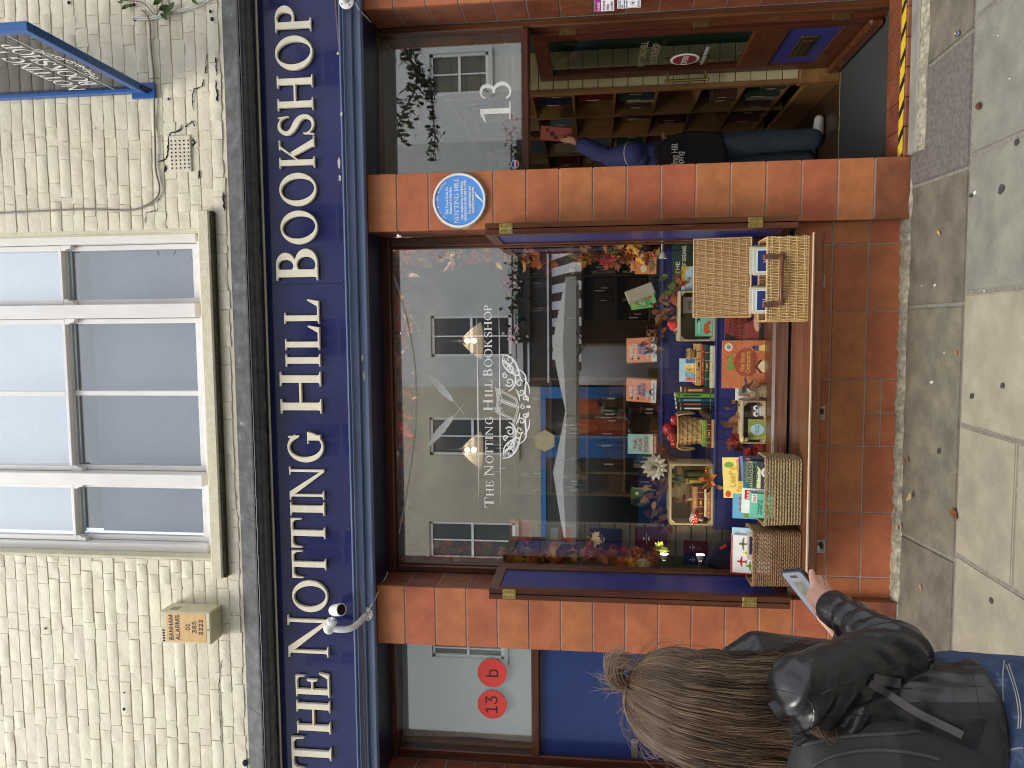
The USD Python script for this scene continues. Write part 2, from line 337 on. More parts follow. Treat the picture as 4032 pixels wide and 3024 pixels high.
# rough mortar fillet along the foot of the shopfront, weathered and uneven
def fillet(x0, x1, yb, w, h, n=60):
    V, Fc = [], []
    for i in range(n):
        x = x0 + (x1 - x0) * i / (n - 1); k = meshkit.fbm(np.array([[x * 9, yb, 3.]]), 4)[0]; j = meshkit.fbm(np.array([[x * 22, yb, 9.]]), 3)[0]
        ww = w * (.6 + .8 * k); hh = h * (.65 + .7 * j)
        V += [[x, yb + .01, hh + PZ], [x, yb - ww * .45, hh * .8 + PZ], [x, yb - ww * .8, hh * .35 + PZ], [x, yb - ww, PZ - .004]]
    for i in range(n - 1):
        for j in range(3):
            a = i * 4 + j; Fc += [[a, a + 1, a + 5], [a, a + 5, a + 4]]
    return trimesh.Trimesh(V, np.array(Fc)[:, ::-1] if x1 > x0 else Fc, process=False)
part(pv, 'mortar_fillet', fillet(-1.6, .93, .058, .062, .026, 220), m_fillet, smooth=True)
for X, Y in ((4005, 560), (3946, 745), (3825, 770), (3950, 1520), (3700, 1775), (3905, 2365), (3980, 2850), (3830, 1560)):
    p = GZ(X, Y); r = R.uniform(.010, .020)
    a = np.arange(14) * 2 * math.pi / 14; rr = r * np.array([R.uniform(.7, 1.15) for _ in a])
    part(pv, 'gum_spot', prism_z(np.stack([p[0] + rr * np.cos(a), p[1] + rr * 1.2 * np.sin(a)], 1), .001 + PZ, .0052 + PZ), m_gum)
rd = thing('road', 'grey asphalt road between the two pavements', 'road', kind='structure')
part(rd, 'carriageway', bx(-40, 40, -9.6, -3.62, -.34, -.12), m_asph)
p2 = thing('far_pavement', 'stone pavement on the other side of the street', 'pavement', kind='structure')
part(p2, 'paving', bx(-40, 40, -12.2, -9.62, -.34, .02), m_slab2)
gd = thing('ground', 'level ground under the street and buildings', 'ground', kind='structure')
part(gd, 'ground_sheet', bx(-260, 260, -260, 260, -.6, -.36), m_asph)

# ================================================================ UPPER WALL of cream painted bricks
uw = thing('upper_wall', 'cream painted brick upper wall of the shop with cracks and a tripartite window opening', 'wall')
ZW0, ZW1 = az(905, 1500), 5.75
WX0, WX1, WZ0 = ax(400, 2196), ax(400, 907), az(815, 1550) - .01       # window opening
WXC = [WX0, WX1]
XL, XR = -3.6, 2.9
ZFL = az(958, 1500)
for b in (bx(XL, WX0, .0035, .30, ZFL - .06, ZW1 + .4), bx(WX1, XR, .0035, .30, ZFL - .06, ZW1 + .4), bx(WX0, WX1, .0035, .30, ZFL - .06, WZ0)):
    part(uw, 'painted_backing', b, m_mortar)
CH_ = .0755; BL, BHD = .222, .110                                       # course height, stretcher, header
def brickmesh(x0, x1, z0, z1, proud, seed):
    nx, nz = (6, 4) if x1 - x0 > .15 else (4, 4)
    V, Fc = [], []
    for k in range(nz + 1):
        for i in range(nx + 1):
            u, w = i / nx, k / nz
            edge = min(k, nz - k) == 0; side = min(i, nx - i) == 0
            x, z = x0 + (x1 - x0) * u, z0 + (z1 - z0) * w
            n = meshkit.noise(np.array([[x * 24, z * 24, seed * .31]]))[0]; n2 = meshkit.noise(np.array([[x * 60 + 9, z * 60, seed * .7]]))[0]
            y = -proud * (1.0 if not edge and not side else (.86 if not edge else .36)) + (n - .5) * .007
            wv = (meshkit.noise(np.array([[x * 1.6, round(z0 / CH_) * 3.7, .5]]))[0] - .5) * .012
            V.append([x + (n2 - .5) * .006 * side, y, z + wv + (n - .5) * .011 * edge])
    w_ = nx + 1
    for k in range(nz):
        for i in range(nx):
            a = k * w_ + i; Fc += [[a, a + 1, a + w_ + 1], [a, a + w_ + 1, a + w_]]
    ring = [i for i in range(w_)] + [k * w_ + nx for k in range(1, nz + 1)] + [nz * w_ + i for i in range(nx - 1, -1, -1)] + [k * w_ for k in range(nz - 1, 0, -1)]
    n0 = len(V); V += [[V[r][0], .012, V[r][2]] for r in ring]
    for j in range(len(ring)):
        a, b = ring[j], ring[(j + 1) % len(ring)]; c, d = n0 + j, n0 + (j + 1) % len(ring); Fc += [[a, c, d], [a, d, b]]
    return trimesh.Trimesh(V, Fc, process=False)
bricks = []
c = 0; z = ZW0 - .01
while z < ZW1 + .1:
    x = XL + R.uniform(0, .05) + (0 if c % 2 else .165); k = c % 2
    while x < XR:
        L = BL if k % 2 == 0 else BHD; k += 1
        segs = [(x, min(x + L - .0025, XR))]
        if z + CH_ > WZ0 - .02:
            a, b = segs[0]; segs = []
            if a < WX0: segs.append((a, min(b, WX0)))
            if b > WX1: segs.append((max(a, WX1), b))
        for a, b in segs:
            if b - a > .03: bricks.append((a, b, z - R.choice([0, 0, 0, .008, .004]), min(z + CH_ - .009, WZ0 - .012) if (a < WX1 and b > WX0 and z < WZ0) else z + CH_ - .009))
        x += L
    z += CH_; c += 1
def camdist(b): return -((b[0] + b[1]) / 2) ** 2 * 0 + b[2]
def inview(b):
    p = np.array([(b[0] + b[1]) / 2, 0, (b[2] + b[3]) / 2]) - CAM; d = p @ FWD; X = 2016 - FPX * (p @ UPV) / d; Y = 1512 - FPX * (p @ RGT) / d
    return -40 < X < 4072 and -60 < Y < 3084
vis = sorted([b for b in bricks if inview(b)], key=lambda b: b[2] - .002 * abs(b[0]) - (b[1] - b[0])); rest = [b for b in bricks if not inview(b)]
print('bricks in view', len(vis), 'others', len(rest))
for i, b in enumerate(vis[:300]):
    part(uw, 'brick', brickmesh(*b, R.choice([.002, .003, .0045, .006, .001]), i), m_cream, smooth=50)
part(uw, 'more_bricks', cat([brickmesh(*b, R.choice([.002, .003, .0045, .001]), i + 999) for i, b in enumerate(vis[300:] + rest)]), m_cream, kind='stuff', smooth=50)
part(uw, 'window_reveal', cat([bx(WX0 - .005, WX0 + .018, .0, .25, WZ0, ZW1, .003), bx(WX1 - .018, WX1 + .005, .0, .25, WZ0, ZW1, .003)]), m_sill)
# cracks: open black fissures following the joints
def crack(pts, w=.006):
    pts = np.array([A(X, Y, -.010) for X, Y in pts]); P = []
    for a, b in zip(pts[:-1], pts[1:]):
        n = max(2, int(np.linalg.norm(b - a) / .012))
        for t in np.linspace(0, 1, n, endpoint=False): P.append(a + (b - a) * t + np.array([R.uniform(-1, 1), 0, R.uniform(-1, 1)]) * .0035)
    P.append(pts[-1]); P = np.array(P); r = np.array([w * R.uniform(.35, 1.0) for _ in P]); r[0] = r[-1] = .001
    m = tube(P, r, 5); m.vertices[:, 1] = -.008 + (m.vertices[:, 1] + .010) * .35; return m
for pts, w in (([(813, 212), (808, 290)], .005), ([(802, 312), (795, 340), (765, 350), (756, 380), (760, 436)], .005), ([(712, 490), (709, 510), (670, 525), (664, 540), (657, 610), (650, 628), (622, 638)], .006),
               ([(725, 500), (757, 478), (768, 500)], .006), ([(652, 645), (648, 680)], .009), ([(848, 225), (852, 300)], .006), ([(848, 315), (856, 400)], .007), ([(785, 668), (780, 705)], .006), ([(757, 545), (765, 560), (757, 578)], .009),
               ([(877, 752), (882, 830)], .008), ([(622, 760), (618, 830), (575, 835), (570, 880)], .003), ([(870, 2930), (860, 2700), (872, 2600)], .003), ([(620, 985), (625, 1010)], .003), ([(690, 985), (682, 1005)], .004)):
    part(uw, 'crack', crack(pts, w), m_crack)
for X, Y, r in ((270, 10, .011), (828, 45, .010), (834, 75, .012), (530, 75, .012), (663, 390, .008), (528, 18, .010), (178, 2475, .008), (487, 2793, .010), (488, 2728, .006), (965, 3005, .022), (375, 505, .004)):
    p = A(X, Y, -.009); part(uw, 'hole', ball(p, r, 2, (1, .3, .8)), m_crack)

# ================================================================ UPPER WINDOW
wn = thing('tripartite_window', 'white painted three light sash window with horned sashes in the upper wall', 'window', (0, .1, 0))
YF = .10
fx0, fx1 = WX0 + .018, WX1 - .018; fz0 = az(796, 1500, YF)
mul = [(ax(500, 1252, YF), ax(500, 1198, YF)), (ax(500, 1907, YF), ax(500, 1860, YF))]
part(wn, 'outer_frame', bx(fx0, fx0 + .05, YF - .01, YF + .14, fz0, ZW1 + .1, .004), m_white); part(wn, 'outer_frame', bx(fx1 - .05, fx1, YF - .01, YF + .14, fz0, ZW1 + .1, .004), m_white)
for a, b in mul: part(wn, 'mullion', bx(a, b, YF - .045, YF + .14, fz0, ZW1 + .1, .004), m_white)
part(wn, 'bottom_bead', bx(fx0, fx1, YF + .02, YF + .14, fz0 - .03, fz0 + .012, .004), m_white)
glass_low = glassmat('lower_pane_glass', 1.0, .10, (.86, .90, .92)); glass_up = glassmat('upper_pane_glass', 1.0, .24, (.90, .94, .96)); m_blind = flat('grey_roller_blind', (.17, .185, .20), .8)
zt = az(262, 1500, YF)          # meeting rail
lights = [(fx0 + .05, mul[1][0]), (mul[1][1], mul[0][0]), (mul[0][1], fx1 - .05)]
for li, (a, b) in enumerate(lights):
    for low in (0, 1):
        y0 = YF + (.012 if not low else .055); z0, z1 = (zt, ZW1 + .3) if not low else (fz0 + .012, zt + .03); t = .034
        s = part(wn, 'sash', cat([bx(a + .003, a + t, y0, y0 + .04, z0, z1, .003), bx(b - t, b - .003, y0, y0 + .04, z0, z1, .003), bx(a + t - .001, b - t + .001, y0 + .001, y0 + .039, z0, z0 + (.022 if not low else .052), .003), bx(a + t - .001, b - t + .001, y0 + .001, y0 + .039, z1 - .03, z1, .003)]), m_white)
        if not low:
            for sx, e in ((a, 1), (b, -1)):                              # sash horns
                pr = [(0, 0), (e * .034, 0), (e * .034, -.025), (e * .024, -.036), (e * .020, -.06), (e * .005, -.066), (0, -.066)]
                m = prism_z(np.array(pr) , 0, .038); v = m.vertices.copy(); m.vertices = np.stack([sx + v[:, 0] + e * .002, y0 + v[:, 2] + .001, z0 + v[:, 1]], 1)
                part(s, 'horn', m, m_white)
        if li == 1:
            cx = (ax(500, 1551, YF)); part(s, 'glazing_bar', bx(cx - .016, cx + .016, y0 + .002, y0 + .036, z0 + .02, z1 - .03, .004), m_white)
            spans = [(a + t, cx - .015), (cx + .015, b - t)]
        else: spans = [(a + t, b - t)]
        for p, q in spans:
            part(s, 'pane', bx(p - .003, q + .003, y0 + .018, y0 + .022, z0 + .01, z1 - .02), glass_low if low else glass_up)
    part(wn, 'blind', bx(a + .03, b - .03, YF + .16, YF + .165, fz0, zt - .085), m_blind)
    part(wn, 'net_curtain', bx(a + .03, b - .03, YF + .13, YF + .135, zt + .02, ZW1 + .3), flat('white_net_curtain', (.62, .66, .67), .9))
rm = thing('room_behind_window', 'dark upstairs room behind the sash window', 'room')
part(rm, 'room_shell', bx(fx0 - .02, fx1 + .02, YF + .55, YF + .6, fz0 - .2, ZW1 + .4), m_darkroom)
sl = thing('window_sill', 'thick cream stone sill with black mould under the sash window', 'sill')
sx0, sx1 = ax(850, 2279, -.05), ax(800, 826, -.05); zs1 = az(800, 1500, -.055); zs0 = az(846, 1500, -.055)
part(sl, 'sill_block', bx(sx0, sx1, -.055, .12, zs0, zs1, .008), m_sill)
part(sl, 'mouldy_underside', bx(sx0 + .004, sx1 - .004, -.040, -.004, zs0 - .016, zs0 + .001, .004), m_moss)
# render patch below the sill
zr0 = az(925, 1500, -.015)

# ================================================================ LEAD FLASHING, GUTTER
fl = thing('lead_flashing', 'weathered streaked lead flashing strip along the foot of the cream wall', 'flashing')
zf1, zf0 = az(931, 1500, -.012), az(984, 1500, -.115)
xs = [XL, ax(950, 2770, 0), ax(950, 2030, 0), XR]
for a, b in zip(xs[:-1], xs[1:]):
    part(fl, 'lead_sheet', prism_x([(-.004, zf1), (-.018, zf1 + .004), (-.119, zf0 + .004), (-.119, zf0 - .006), (-.004, zf1 - .03)], a + .001, b - .001), m_lead)
fb = thing('gutter_board', 'dark navy board behind the black gutter', 'board')
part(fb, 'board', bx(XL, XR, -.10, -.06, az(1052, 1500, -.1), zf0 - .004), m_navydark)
gt = thing('black_gutter', 'long black half round gutter along the top of the shop sign', 'gutter')
zg1 = az(1000, 1500, -.19); gc = -.155
ang = np.linspace(math.pi, 2 * math.pi, 13)
outer = [(gc + .052 * math.cos(a), zg1 + .056 * math.sin(a)) for a in ang]; inner = [(gc + .047 * math.cos(a), zg1 + .050 * math.sin(a)) for a in ang[::-1]]
part(gt, 'channel', prism_x(outer + inner, XL, XR), m_gutter, smooth=30)
part(gt, 'lip', tube([[XL, gc - .052, zg1], [XR, gc - .052, zg1]], .0055, 8), m_gutter, smooth=True)
for X, Y in ((985, 1035), (960, 250), (1020, 2920)):
    x = ax(X, Y, -.15); part(gt, 'bracket', cat([bx(x - .012, x + .012, gc - .056, -.1, zg1 + .002, zg1 + .010, .002), cyl([x, gc - .02, zg1 + .004], [x, gc - .02, zg1 + .03], .008, 8)]), m_black)

# ================================================================ SHOP SIGN
YS = -.10
zs_top, zs_bot = az(1062, 1512, YS), az(1373, 1512, YS)
sg = thing('shop_sign', 'long navy shop sign with raised cream serif capitals', 'shop sign')
seam = ax(1240, 1118, YS)
part(sg, 'sign_panel', bx(XL, seam - .001, YS, YS + .012, zs_bot, zs_top), m_navy); part(sg, 'sign_panel', bx(seam + .001, XR, YS + .001, YS + .012, zs_bot, zs_top), m_navy)
part(sg, 'top_trim', bx(XL, XR, YS - .012, YS + .04, zs_top + .001, zs_top + .009, .001), flat('cream_edge_trim', (.80, .78, .60), .4))
part(sg, 'carcass', bx(XL, XR, YS + .013, -.02, zs_bot, zs_top), m_navydark)
for X, Y in ((1318, 278), (1332, 708), (1349, 1104), (1351, 1133), (1366, 1615), (1377, 2080), (1389, 2548)):
    part(sg, 'screw', ball(A(X, Y, YS), .007, 1, (1, .5, 1)), m_black)

# serif capitals, drawn in a unit-high box (stems .165, hairlines .06)
def _cl(g, r=.035): return g.buffer(r, quad_segs=5).buffer(-r, quad_segs=5)
def _stem(x, w=.165, z0=0., z1=1., s0=True, s1=True, sw=.075):
    g = [sbox(x, z0, x + w, z1)]
    if s0: g.append(sbox(x - sw, z0, x + w + sw, z0 + .035))
    if s1: g.append(sbox(x - sw, z1 - .035, x + w + sw, z1))
    return _cl(unary_union(g), .045)
def _ell(cx, cy, rx, ry, rotd=0): return affinity.rotate(affinity.scale(Point(cx, cy).buffer(1, quad_segs=24), rx, ry), rotd)
def _stroke(P, w):
    P = spline(P, 40); w = np.interp(np.linspace(0, 1, 40), np.linspace(0, 1, len(w)), w)
    d = np.gradient(P, axis=0); d /= np.linalg.norm(d, axis=1, keepdims=True); n = np.stack([-d[:, 1], d[:, 0]], 1) * w[:, None] / 2
    return Polygon(np.concatenate([P + n, (P - n)[::-1]])).buffer(0)
def _beak(x, z, h, d): return Polygon([(x, z), (x + d * .14, z), (x + d * .055, z + h * .30), (x + d * .03, z + h), (x - d * .0, z + h)])
def glyph(ch):
    """-> (shape, natural width)"""
    if ch == 'I': return _stem(.075), .315
    if ch == 'T':
        g = unary_union([_stem(.36, s1=False), sbox(.03, .94, .855, 1), _beak(.03, .95, -.27, 1), affinity.scale(_beak(.03, .95, -.27, 1), -1, 1, origin=(.4425, 0))]); return _cl(g, .03), .885
    if ch == 'H': return unary_union([_stem(.075), _stem(.675), sbox(.2, .475, .7, .535)]), .915
    if ch == 'E':
        g = unary_union([_stem(.075), sbox(.1, .945, .66, 1), sbox(.1, 0, .70, .055), sbox(.2, .485, .52, .54), affinity.scale(_beak(0, .95, -.22, 1), -1, 1, origin=(.33, 0)), Polygon([(.70, 0), (.76, .30), (.72, .30), (.56, .04)]), Polygon([(.50, .36), (.55, .36), (.55, .665), (.50, .665), (.45, .51)])]); return _cl(g, .02), .76
    if ch == 'L': return _cl(unary_union([_stem(.075), sbox(.1, 0, .64, .055), Polygon([(.64, 0), (.70, .33), (.655, .33), (.48, .04)])]), .02), .70
    if ch == 'N':
        g = unary_union([_stem(.10, .07, s1=False), _stem(.80, .07, 0, 1, s0=False), Polygon([(.0, 1), (.24, 1), (.87, .0), (.87, -.02), (.80, -.02), (.10, .93)]), sbox(.0, .965, .2, 1)]); return g, .97
    if ch == 'O': return _ell(.49, .5, .48, .525).difference(_ell(.49, .5, .315, .465, 8)), .98
    if ch in 'GC':
        o = _ell(.49, .5, .48, .525).difference(_ell(.50, .5, .325, .46, 8))
        cut = Polygon([(.55, .44), (.98, .44), (1.1, .44), (1.1, .78), (.86, .80), (.80, .70), (.62, .60)])
        g = unary_union([o.difference(cut), Polygon([(.79, 1.0), (.83, 1.0), (.86, .68), (.82, .68), (.74, .86)])])
        if ch == 'G': g = unary_union([g, sbox(.70, .06, .865, .44), sbox(.60, .41, .96, .445)])
        return _cl(g, .02), .98
    if ch == 'S':
        g = unary_union([_stroke([(.60, .80), (.42, .97), (.20, .93), (.11, .76), (.22, .60), (.40, .50), (.56, .38), (.61, .22), (.50, .06), (.30, .03), (.10, .20)], [.05, .06, .10, .13, .15, .18, .16, .13, .09, .06, .05]), Polygon([(.57, 1.0), (.61, 1.0), (.64, .70), (.60, .70)]), Polygon([(.05, .0), (.09, .0), (.12, .30), (.075, .30)])]); return _cl(g, .02), .72
    if ch == 'P':
        b = _ell(.36, .735, .29, .265).difference(_ell(.33, .735, .155, .21)).intersection(sbox(.24, .4, .7, 1.1)); return _cl(unary_union([_stem(.075), b, sbox(.2, .945, .37, 1), sbox(.2, .47, .37, .525)]), .012), .66
    if ch == 'B':
        b1 = _ell(.35, .765, .26, .235).difference(_ell(.32, .765, .135, .18)).intersection(sbox(.24, .4, .7, 1.1)); b2 = _ell(.37, .275, .32, .275).difference(_ell(.34, .275, .175, .22)).intersection(sbox(.24, -.1, .8, .6))
        return _cl(unary_union([_stem(.075), b1, b2, sbox(.2, .945, .36, 1), sbox(.2, .505, .38, .555), sbox(.2, 0, .38, .055)]), .012), .70
    if ch == 'K':
        g = unary_union([_stem(.075), Polygon([(.22, .50), (.22, .43), (.66, .965), (.72, 1.0), (.60, 1.0)]), sbox(.54, .965, .82, 1), Polygon([(.33, .60), (.46, .68), (.84, .035), (.90, 0), (.64, 0)]), sbox(.60, 0, .93, .035)]); return g, .93
    if ch == '1': return _cl(unary_union([sbox(.24, 0, .36, 1), sbox(.10, 0, .50, .04), Polygon([(.24, 1), (.36, 1), (.30, .92), (.06, .80), (.06, .84)])]), .02), .6
    if ch == '3':
        return unary_union([_stroke([(.06, .82), (.25, .97), (.48, .86), (.46, .64), (.22, .54)], [.04, .07, .14, .12, .05]), _stroke([(.22, .55), (.48, .46), (.56, .24), (.36, .02), (.10, .05), (.02, .14)], [.05, .12, .15, .09, .06, .08])]), .62
    return sbox(0, 0, .3, .02), .4
def letter(ch, x0, x1, z0, z1):
    g, w = glyph(ch); b = g.bounds
    return affinity.affine_transform(g, [(x1 - x0) / (b[2] - b[0]), 0, 0, (z1 - z0) / 1.0, x0 - b[0] * (x1 - x0) / (b[2] - b[0]), z0])
LET = [('T', 3032, 2906, 1), ('H', 2889, 2761, 0), ('E', 2745, 2649, 0), ('N', 2591, 2427, 1), ('O', 2411, 2287, 0), ('T', 2278, 2169, 0), ('T', 2158, 2042, 0), ('I', 2031, 1979, 0), ('N', 1970, 1839, 0), ('G', 1821, 1701, 0), ('H', 1629, 1464, 1), ('I', 1444, 1394, 0), ('L', 1378, 1281, 0), ('L', 1274, 1177, 0),
       ('B', 1103, 978, 1), ('O', 960, 827, 0), ('O', 809, 678, 0), ('K', 658, 533, 0), ('S', 529, 447, 0), ('H', 430, 292, 0), ('O', 271, 135, 0), ('P', 118, 14, 0)]
YL = YS - .022
zbase = np.mean([az(1306, 2969, YL), az(1299, 2700, YL), az(1271, 1540, YL), az(1251, 1040, YL), az(1237, 590, YL), az(1214, 66, YL)])
hb = np.mean([az(1140, 2969, YL), az(1090, 1040, YL), az(1108, 1540, YL)]) - zbase; hs = np.mean([az(1170, 2700, YL), az(1077, 66, YL), az(1097, 590, YL)]) - zbase
for ch, ya, yb, big in LET:
    xa_, xb_ = ax(1240, ya, YL), ax(1240, yb, YL); g = letter(ch, xa_, xb_, zbase, zbase + (hb if big else hs))
    body = up(extr(g, .016), (0, YL + .016, 0)); cap = up(extr(g.buffer(-.0022), .0022), (0, YL, 0))
    # a bevelled face: the narrower cap proud of the body
    part(sg, 'letter', cat([body, cap]), m_letter)

# ================================================================ FASCIA MOULDING, BOARD, CABLES
fm = thing('fascia_moulding', 'weathered blue moulded timber under the shop sign with peeling paint', 'moulding')
zm0 = az(1416, 1512, -.09); zb0 = az(1452, 1512, -.065)
part(fm, 'cornice_bead', prism_x([(-.02, zs_bot - .002), (-.128, zs_bot - .002), (-.128, zs_bot - .010), (-.112, zs_bot - .014), (-.120, zs_bot - .026), (-.100, zs_bot - .032), (-.092, zm0), (-.02, zm0)], XL, XR), m_bluewood)
part(fm, 'lower_board', bx(XL, XR, -.068, -.02, zb0, zm0 - .001, .003), m_bluewood)
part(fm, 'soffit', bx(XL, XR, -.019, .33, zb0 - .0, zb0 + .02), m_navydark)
for X, Y, w in ((1335, 640, .09), (1338, 700, .05), (1344, 450, .03), (1427, 1410, .05), (1433, 1480, .07), (1330, 210, .02)):
    p = A(X, Y, -.0695 if X > 1420 else -.13)
    a = np.arange(16) * 2 * math.pi / 16; rr = np.array([R.uniform(.5, 1.) for _ in a])
    part(fm, 'peeled_patch', up(extr(Polygon(np.stack([w * .5 * rr * np.cos(a), .009 * rr * np.sin(a)], 1)).buffer(0), .0015), p), m_peel)
def cable(name, label, pts, r, mat, group=None, n=60, wob=.0):
    P = spline(np.array(pts), n)
    if wob: P = P + np.stack([np.zeros(n), np.zeros(n), (meshkit.noise(np.stack([P[:, 0] * 5, P[:, 0] * 0, P[:, 0] * 0 + 2], 1)) - .5) * wob], 1)
    return whole(name, tube(P, r, 7), mat, label, 'cable', group, smooth=True)
zc = zm0 + .006
cable('cable', 'brown cable clipped along the upper edge of the blue fascia board', [A(1322, 0, -.100)] + [A(1340 + .0305 * Y + (6 if i % 2 else -4), Y, -.098) for i, Y in enumerate((260, 520, 800, 1100, 1400, 1750, 2100, 2400))] + [A(1433, 2700, -.098), A(1441, 3060, -.098)], .0055, m_cableb, n=140)
cable('cable', 'black cable clipped just below the brown one on the blue fascia', [A(1358, 20, -.088)] + [A(1364 + .0265 * Y + (5 if i % 3 else -5), Y, -.088) for i, Y in enumerate((200, 420, 640, 900, 1200, 1500, 1800, 2050))] + [A(1418, 2270, -.088)], .0045, m_black, n=120)
# ================================================================ TILED PIERS AND STALL RISER
JX = [1441, 1564, 1690, 1816, 1942, 2070, 2201, 2332, 2466, 2601, 2738, 2877, 3016, 3156, 3299, 3442, 3592]
JZ = [az(X, 800 if X > 2000 else 800) for X in JX]
JZ = np.array(JZ); hh = np.polyfit(np.arange(17), JZ, 1); JZ = np.polyval(hh, np.arange(17)); JZ[-1] = .034
RD = .255                                           # depth of the reveals
def pier(name, label, x0, x1, left_rev=True, right_rev=True, gap=.0035):
    t = thing(name, label, 'pier')
    part(t, 'core', bx(x0 + .005, x1 - .005, .0045, RD + .12, -.02, JZ[0] - .002), m_grout)
    for i in range(16):
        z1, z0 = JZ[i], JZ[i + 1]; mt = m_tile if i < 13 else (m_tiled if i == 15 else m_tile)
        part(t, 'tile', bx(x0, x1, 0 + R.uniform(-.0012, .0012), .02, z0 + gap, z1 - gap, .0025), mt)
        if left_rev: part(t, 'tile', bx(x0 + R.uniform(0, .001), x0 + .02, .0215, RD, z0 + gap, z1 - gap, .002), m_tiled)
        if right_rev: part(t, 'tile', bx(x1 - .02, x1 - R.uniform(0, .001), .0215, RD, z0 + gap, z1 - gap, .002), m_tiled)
    return t
MPX0, MPX1 = ax(2100, 897), ax(2300, 659)
LPX0, LPX1 = ax(1900, 2549), ax(1900, 2320)
RPX0 = ax(1900, 7)
FPX1 = ax(1700, 2990, .255)
pier('tiled_pier', 'terracotta tiled pier between the display window and the shop door', MPX0, MPX1)
pier('tiled_pier', 'terracotta tiled pier between the display window and the blue door', LPX0, LPX1)
pier('tiled_pier', 'terracotta tiled pier right of the open shop door', RPX0, RPX0 + .42)
pier('tiled_pier', 'terracotta tiled pier left of the blue door behind the woman', FPX1 - .4, FPX1)
YR = .06
sr = thing('stall_riser', 'terracotta tiled wall below the display window ledge', 'wall')
ZSR = .60
part(sr, 'backing', bx(LPX1 - .01, MPX0 + .01, YR + .0045, YR + .2, -.02, ZSR), m_grout)
cols = [MPX0 + .002] + [ax(3300, Y, YR) for Y in (962, 1227, 1494, 1757, 2017, 2271)] + [LPX1 - .002]
rows = [ZSR] + list(JZ[13:17]); rows = [JZ[12]] + list(JZ[13:17])
for r in range(4):
    z1, z0 = rows[r], rows[r + 1]
    if r == 3: z0 = .042
    for k in range(len(cols) - 1):
        b, a = cols[k], cols[k + 1]
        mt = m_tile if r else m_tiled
        if r == 3 and k == 3:
            xm, zm = (a + b) / 2, (z0 + z1) / 2
            for (p, q) in ((a, xm), (xm, b)):
                for (u, w) in ((z0, zm), (zm, z1)): part(sr, 'tile', bx(p + .0035, q - .0035, YR, YR + .02, u + .0035, w - .0035, .002), m_tile)
        else:
            part(sr, 'tile', bx(a + .0035, b - .0035, YR + R.uniform(-.001, .001), YR + .02, z0 + .0035, min(z1, ZSR) - .0035, .0025), mt)

# ================================================================ DISPLAY WINDOW
YW = RD
dw = thing('display_window', 'large mahogany framed shop display window with white lettering on the glass', 'window')
gx0, gx1 = ax(1800, 2222, YW + .04), ax(1800, 971, YW + .04); gz1 = az(1553, 1500, YW + .04); gz0 = az(3034, 1500, YW + .02)
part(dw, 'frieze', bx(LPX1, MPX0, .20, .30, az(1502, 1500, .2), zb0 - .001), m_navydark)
part(dw, 'head', bx(LPX1 + .002, MPX0 - .002, YW - .01, YW + .07, gz1, az(1506, 1500, YW), .008), m_woodh)
part(dw, 'stile', bx(LPX1 + .002, gx0, YW + .001, YW + .07, gz0 - .05, gz1 - .0005, .008), m_woodv)
part(dw, 'stile', bx(gx1, MPX0 - .002, YW + .001, YW + .07, gz0 - .05, gz1 - .0005, .008), m_woodv)
part(dw, 'bead', cat([bx(gx0 - .001, gx0 + .012, YW + .015, YW + .06, gz0, gz1, .004), bx(gx1 - .012, gx1 + .001, YW + .015, YW + .06, gz0, gz1, .004), bx(gx0 + .012, gx1 - .012, YW + .016, YW + .06, gz1 - .012, gz1 + .001, .004)]), m_woodv)
zsl = az(3117, 1500, .0)
part(dw, 'sill', prism_x([(.34, gz0 + .002), (YW - .02, gz0 + .002), (YW - .03, gz0 - .014), (.17, gz0 - .018), (.165, gz0 - .03), (.09, gz0 - .036), (.085, zsl - .0), (.34, zsl - .0)], LPX1 + .003, MPX0 - .003), m_woodh)
YG = YW + .04
gl_main = glassmat('display_window_glass', .9, .32, (.97, .98, .97), grade=(az(2560, 1500, YG), az(2060, 1500, YG)))
part(dw, 'glass_pane', bx(gx0 - .004, gx1 + .004, YG, YG + .006, gz0 - .004, gz1 + .004), gl_main)
# white lettering and emblem applied to the glass
m_vinyl = flat('white_vinyl', (.82, .83, .80), .5)
YV = YG - .0012
def on(X, Y): p = A(X, Y, YV); return (p[0], p[2])
def vin(poly): return up(extr(poly, .0008), (0, YV + .0008, 0)) if poly is not None else None
def s5(x, y): return 1650 + x / 1.8435, 1150 + y / 1.8435           # from the enlarged detail of the emblem
wl = [('T', 1565, 1490, 1), ('H', 1480, 1425, 0), ('E', 1415, 1368, 0), ('N', 1335, 1258, 1), ('O', 1243, 1186, 0), ('T', 1182, 1132, 0), ('T', 1128, 1078, 0), ('I', 1070, 1050, 0), ('N', 1040, 975, 0), ('G', 960, 905, 0), ('H', 862, 778, 1), ('I', 762, 738, 0), ('L', 728, 686, 0), ('L', 684, 640, 0), ('B', 612, 558, 1), ('O', 545, 482, 0), ('O', 474, 412, 0), ('K', 403, 340, 0), ('S', 328, 288, 0), ('H', 280, 212, 0), ('O', 205, 142, 0), ('P', 136, 95, 0)]
zl0 = np.mean([on(*s5(543, 1520))[1], on(*s5(525, 110))[1]]); Hb = abs(on(*s5(463, 650))[1] - on(*s5(530, 650))[1]); Hs = Hb * .83
for ch, a, b, big in wl:
    xa_, xb_ = on(*s5(500, a))[0], on(*s5(500, b))[0]
    part(dw, 'window_letter', vin(letter(ch, xa_, xb_, zl0, zl0 + (Hb if big else Hs))), m_vinyl)
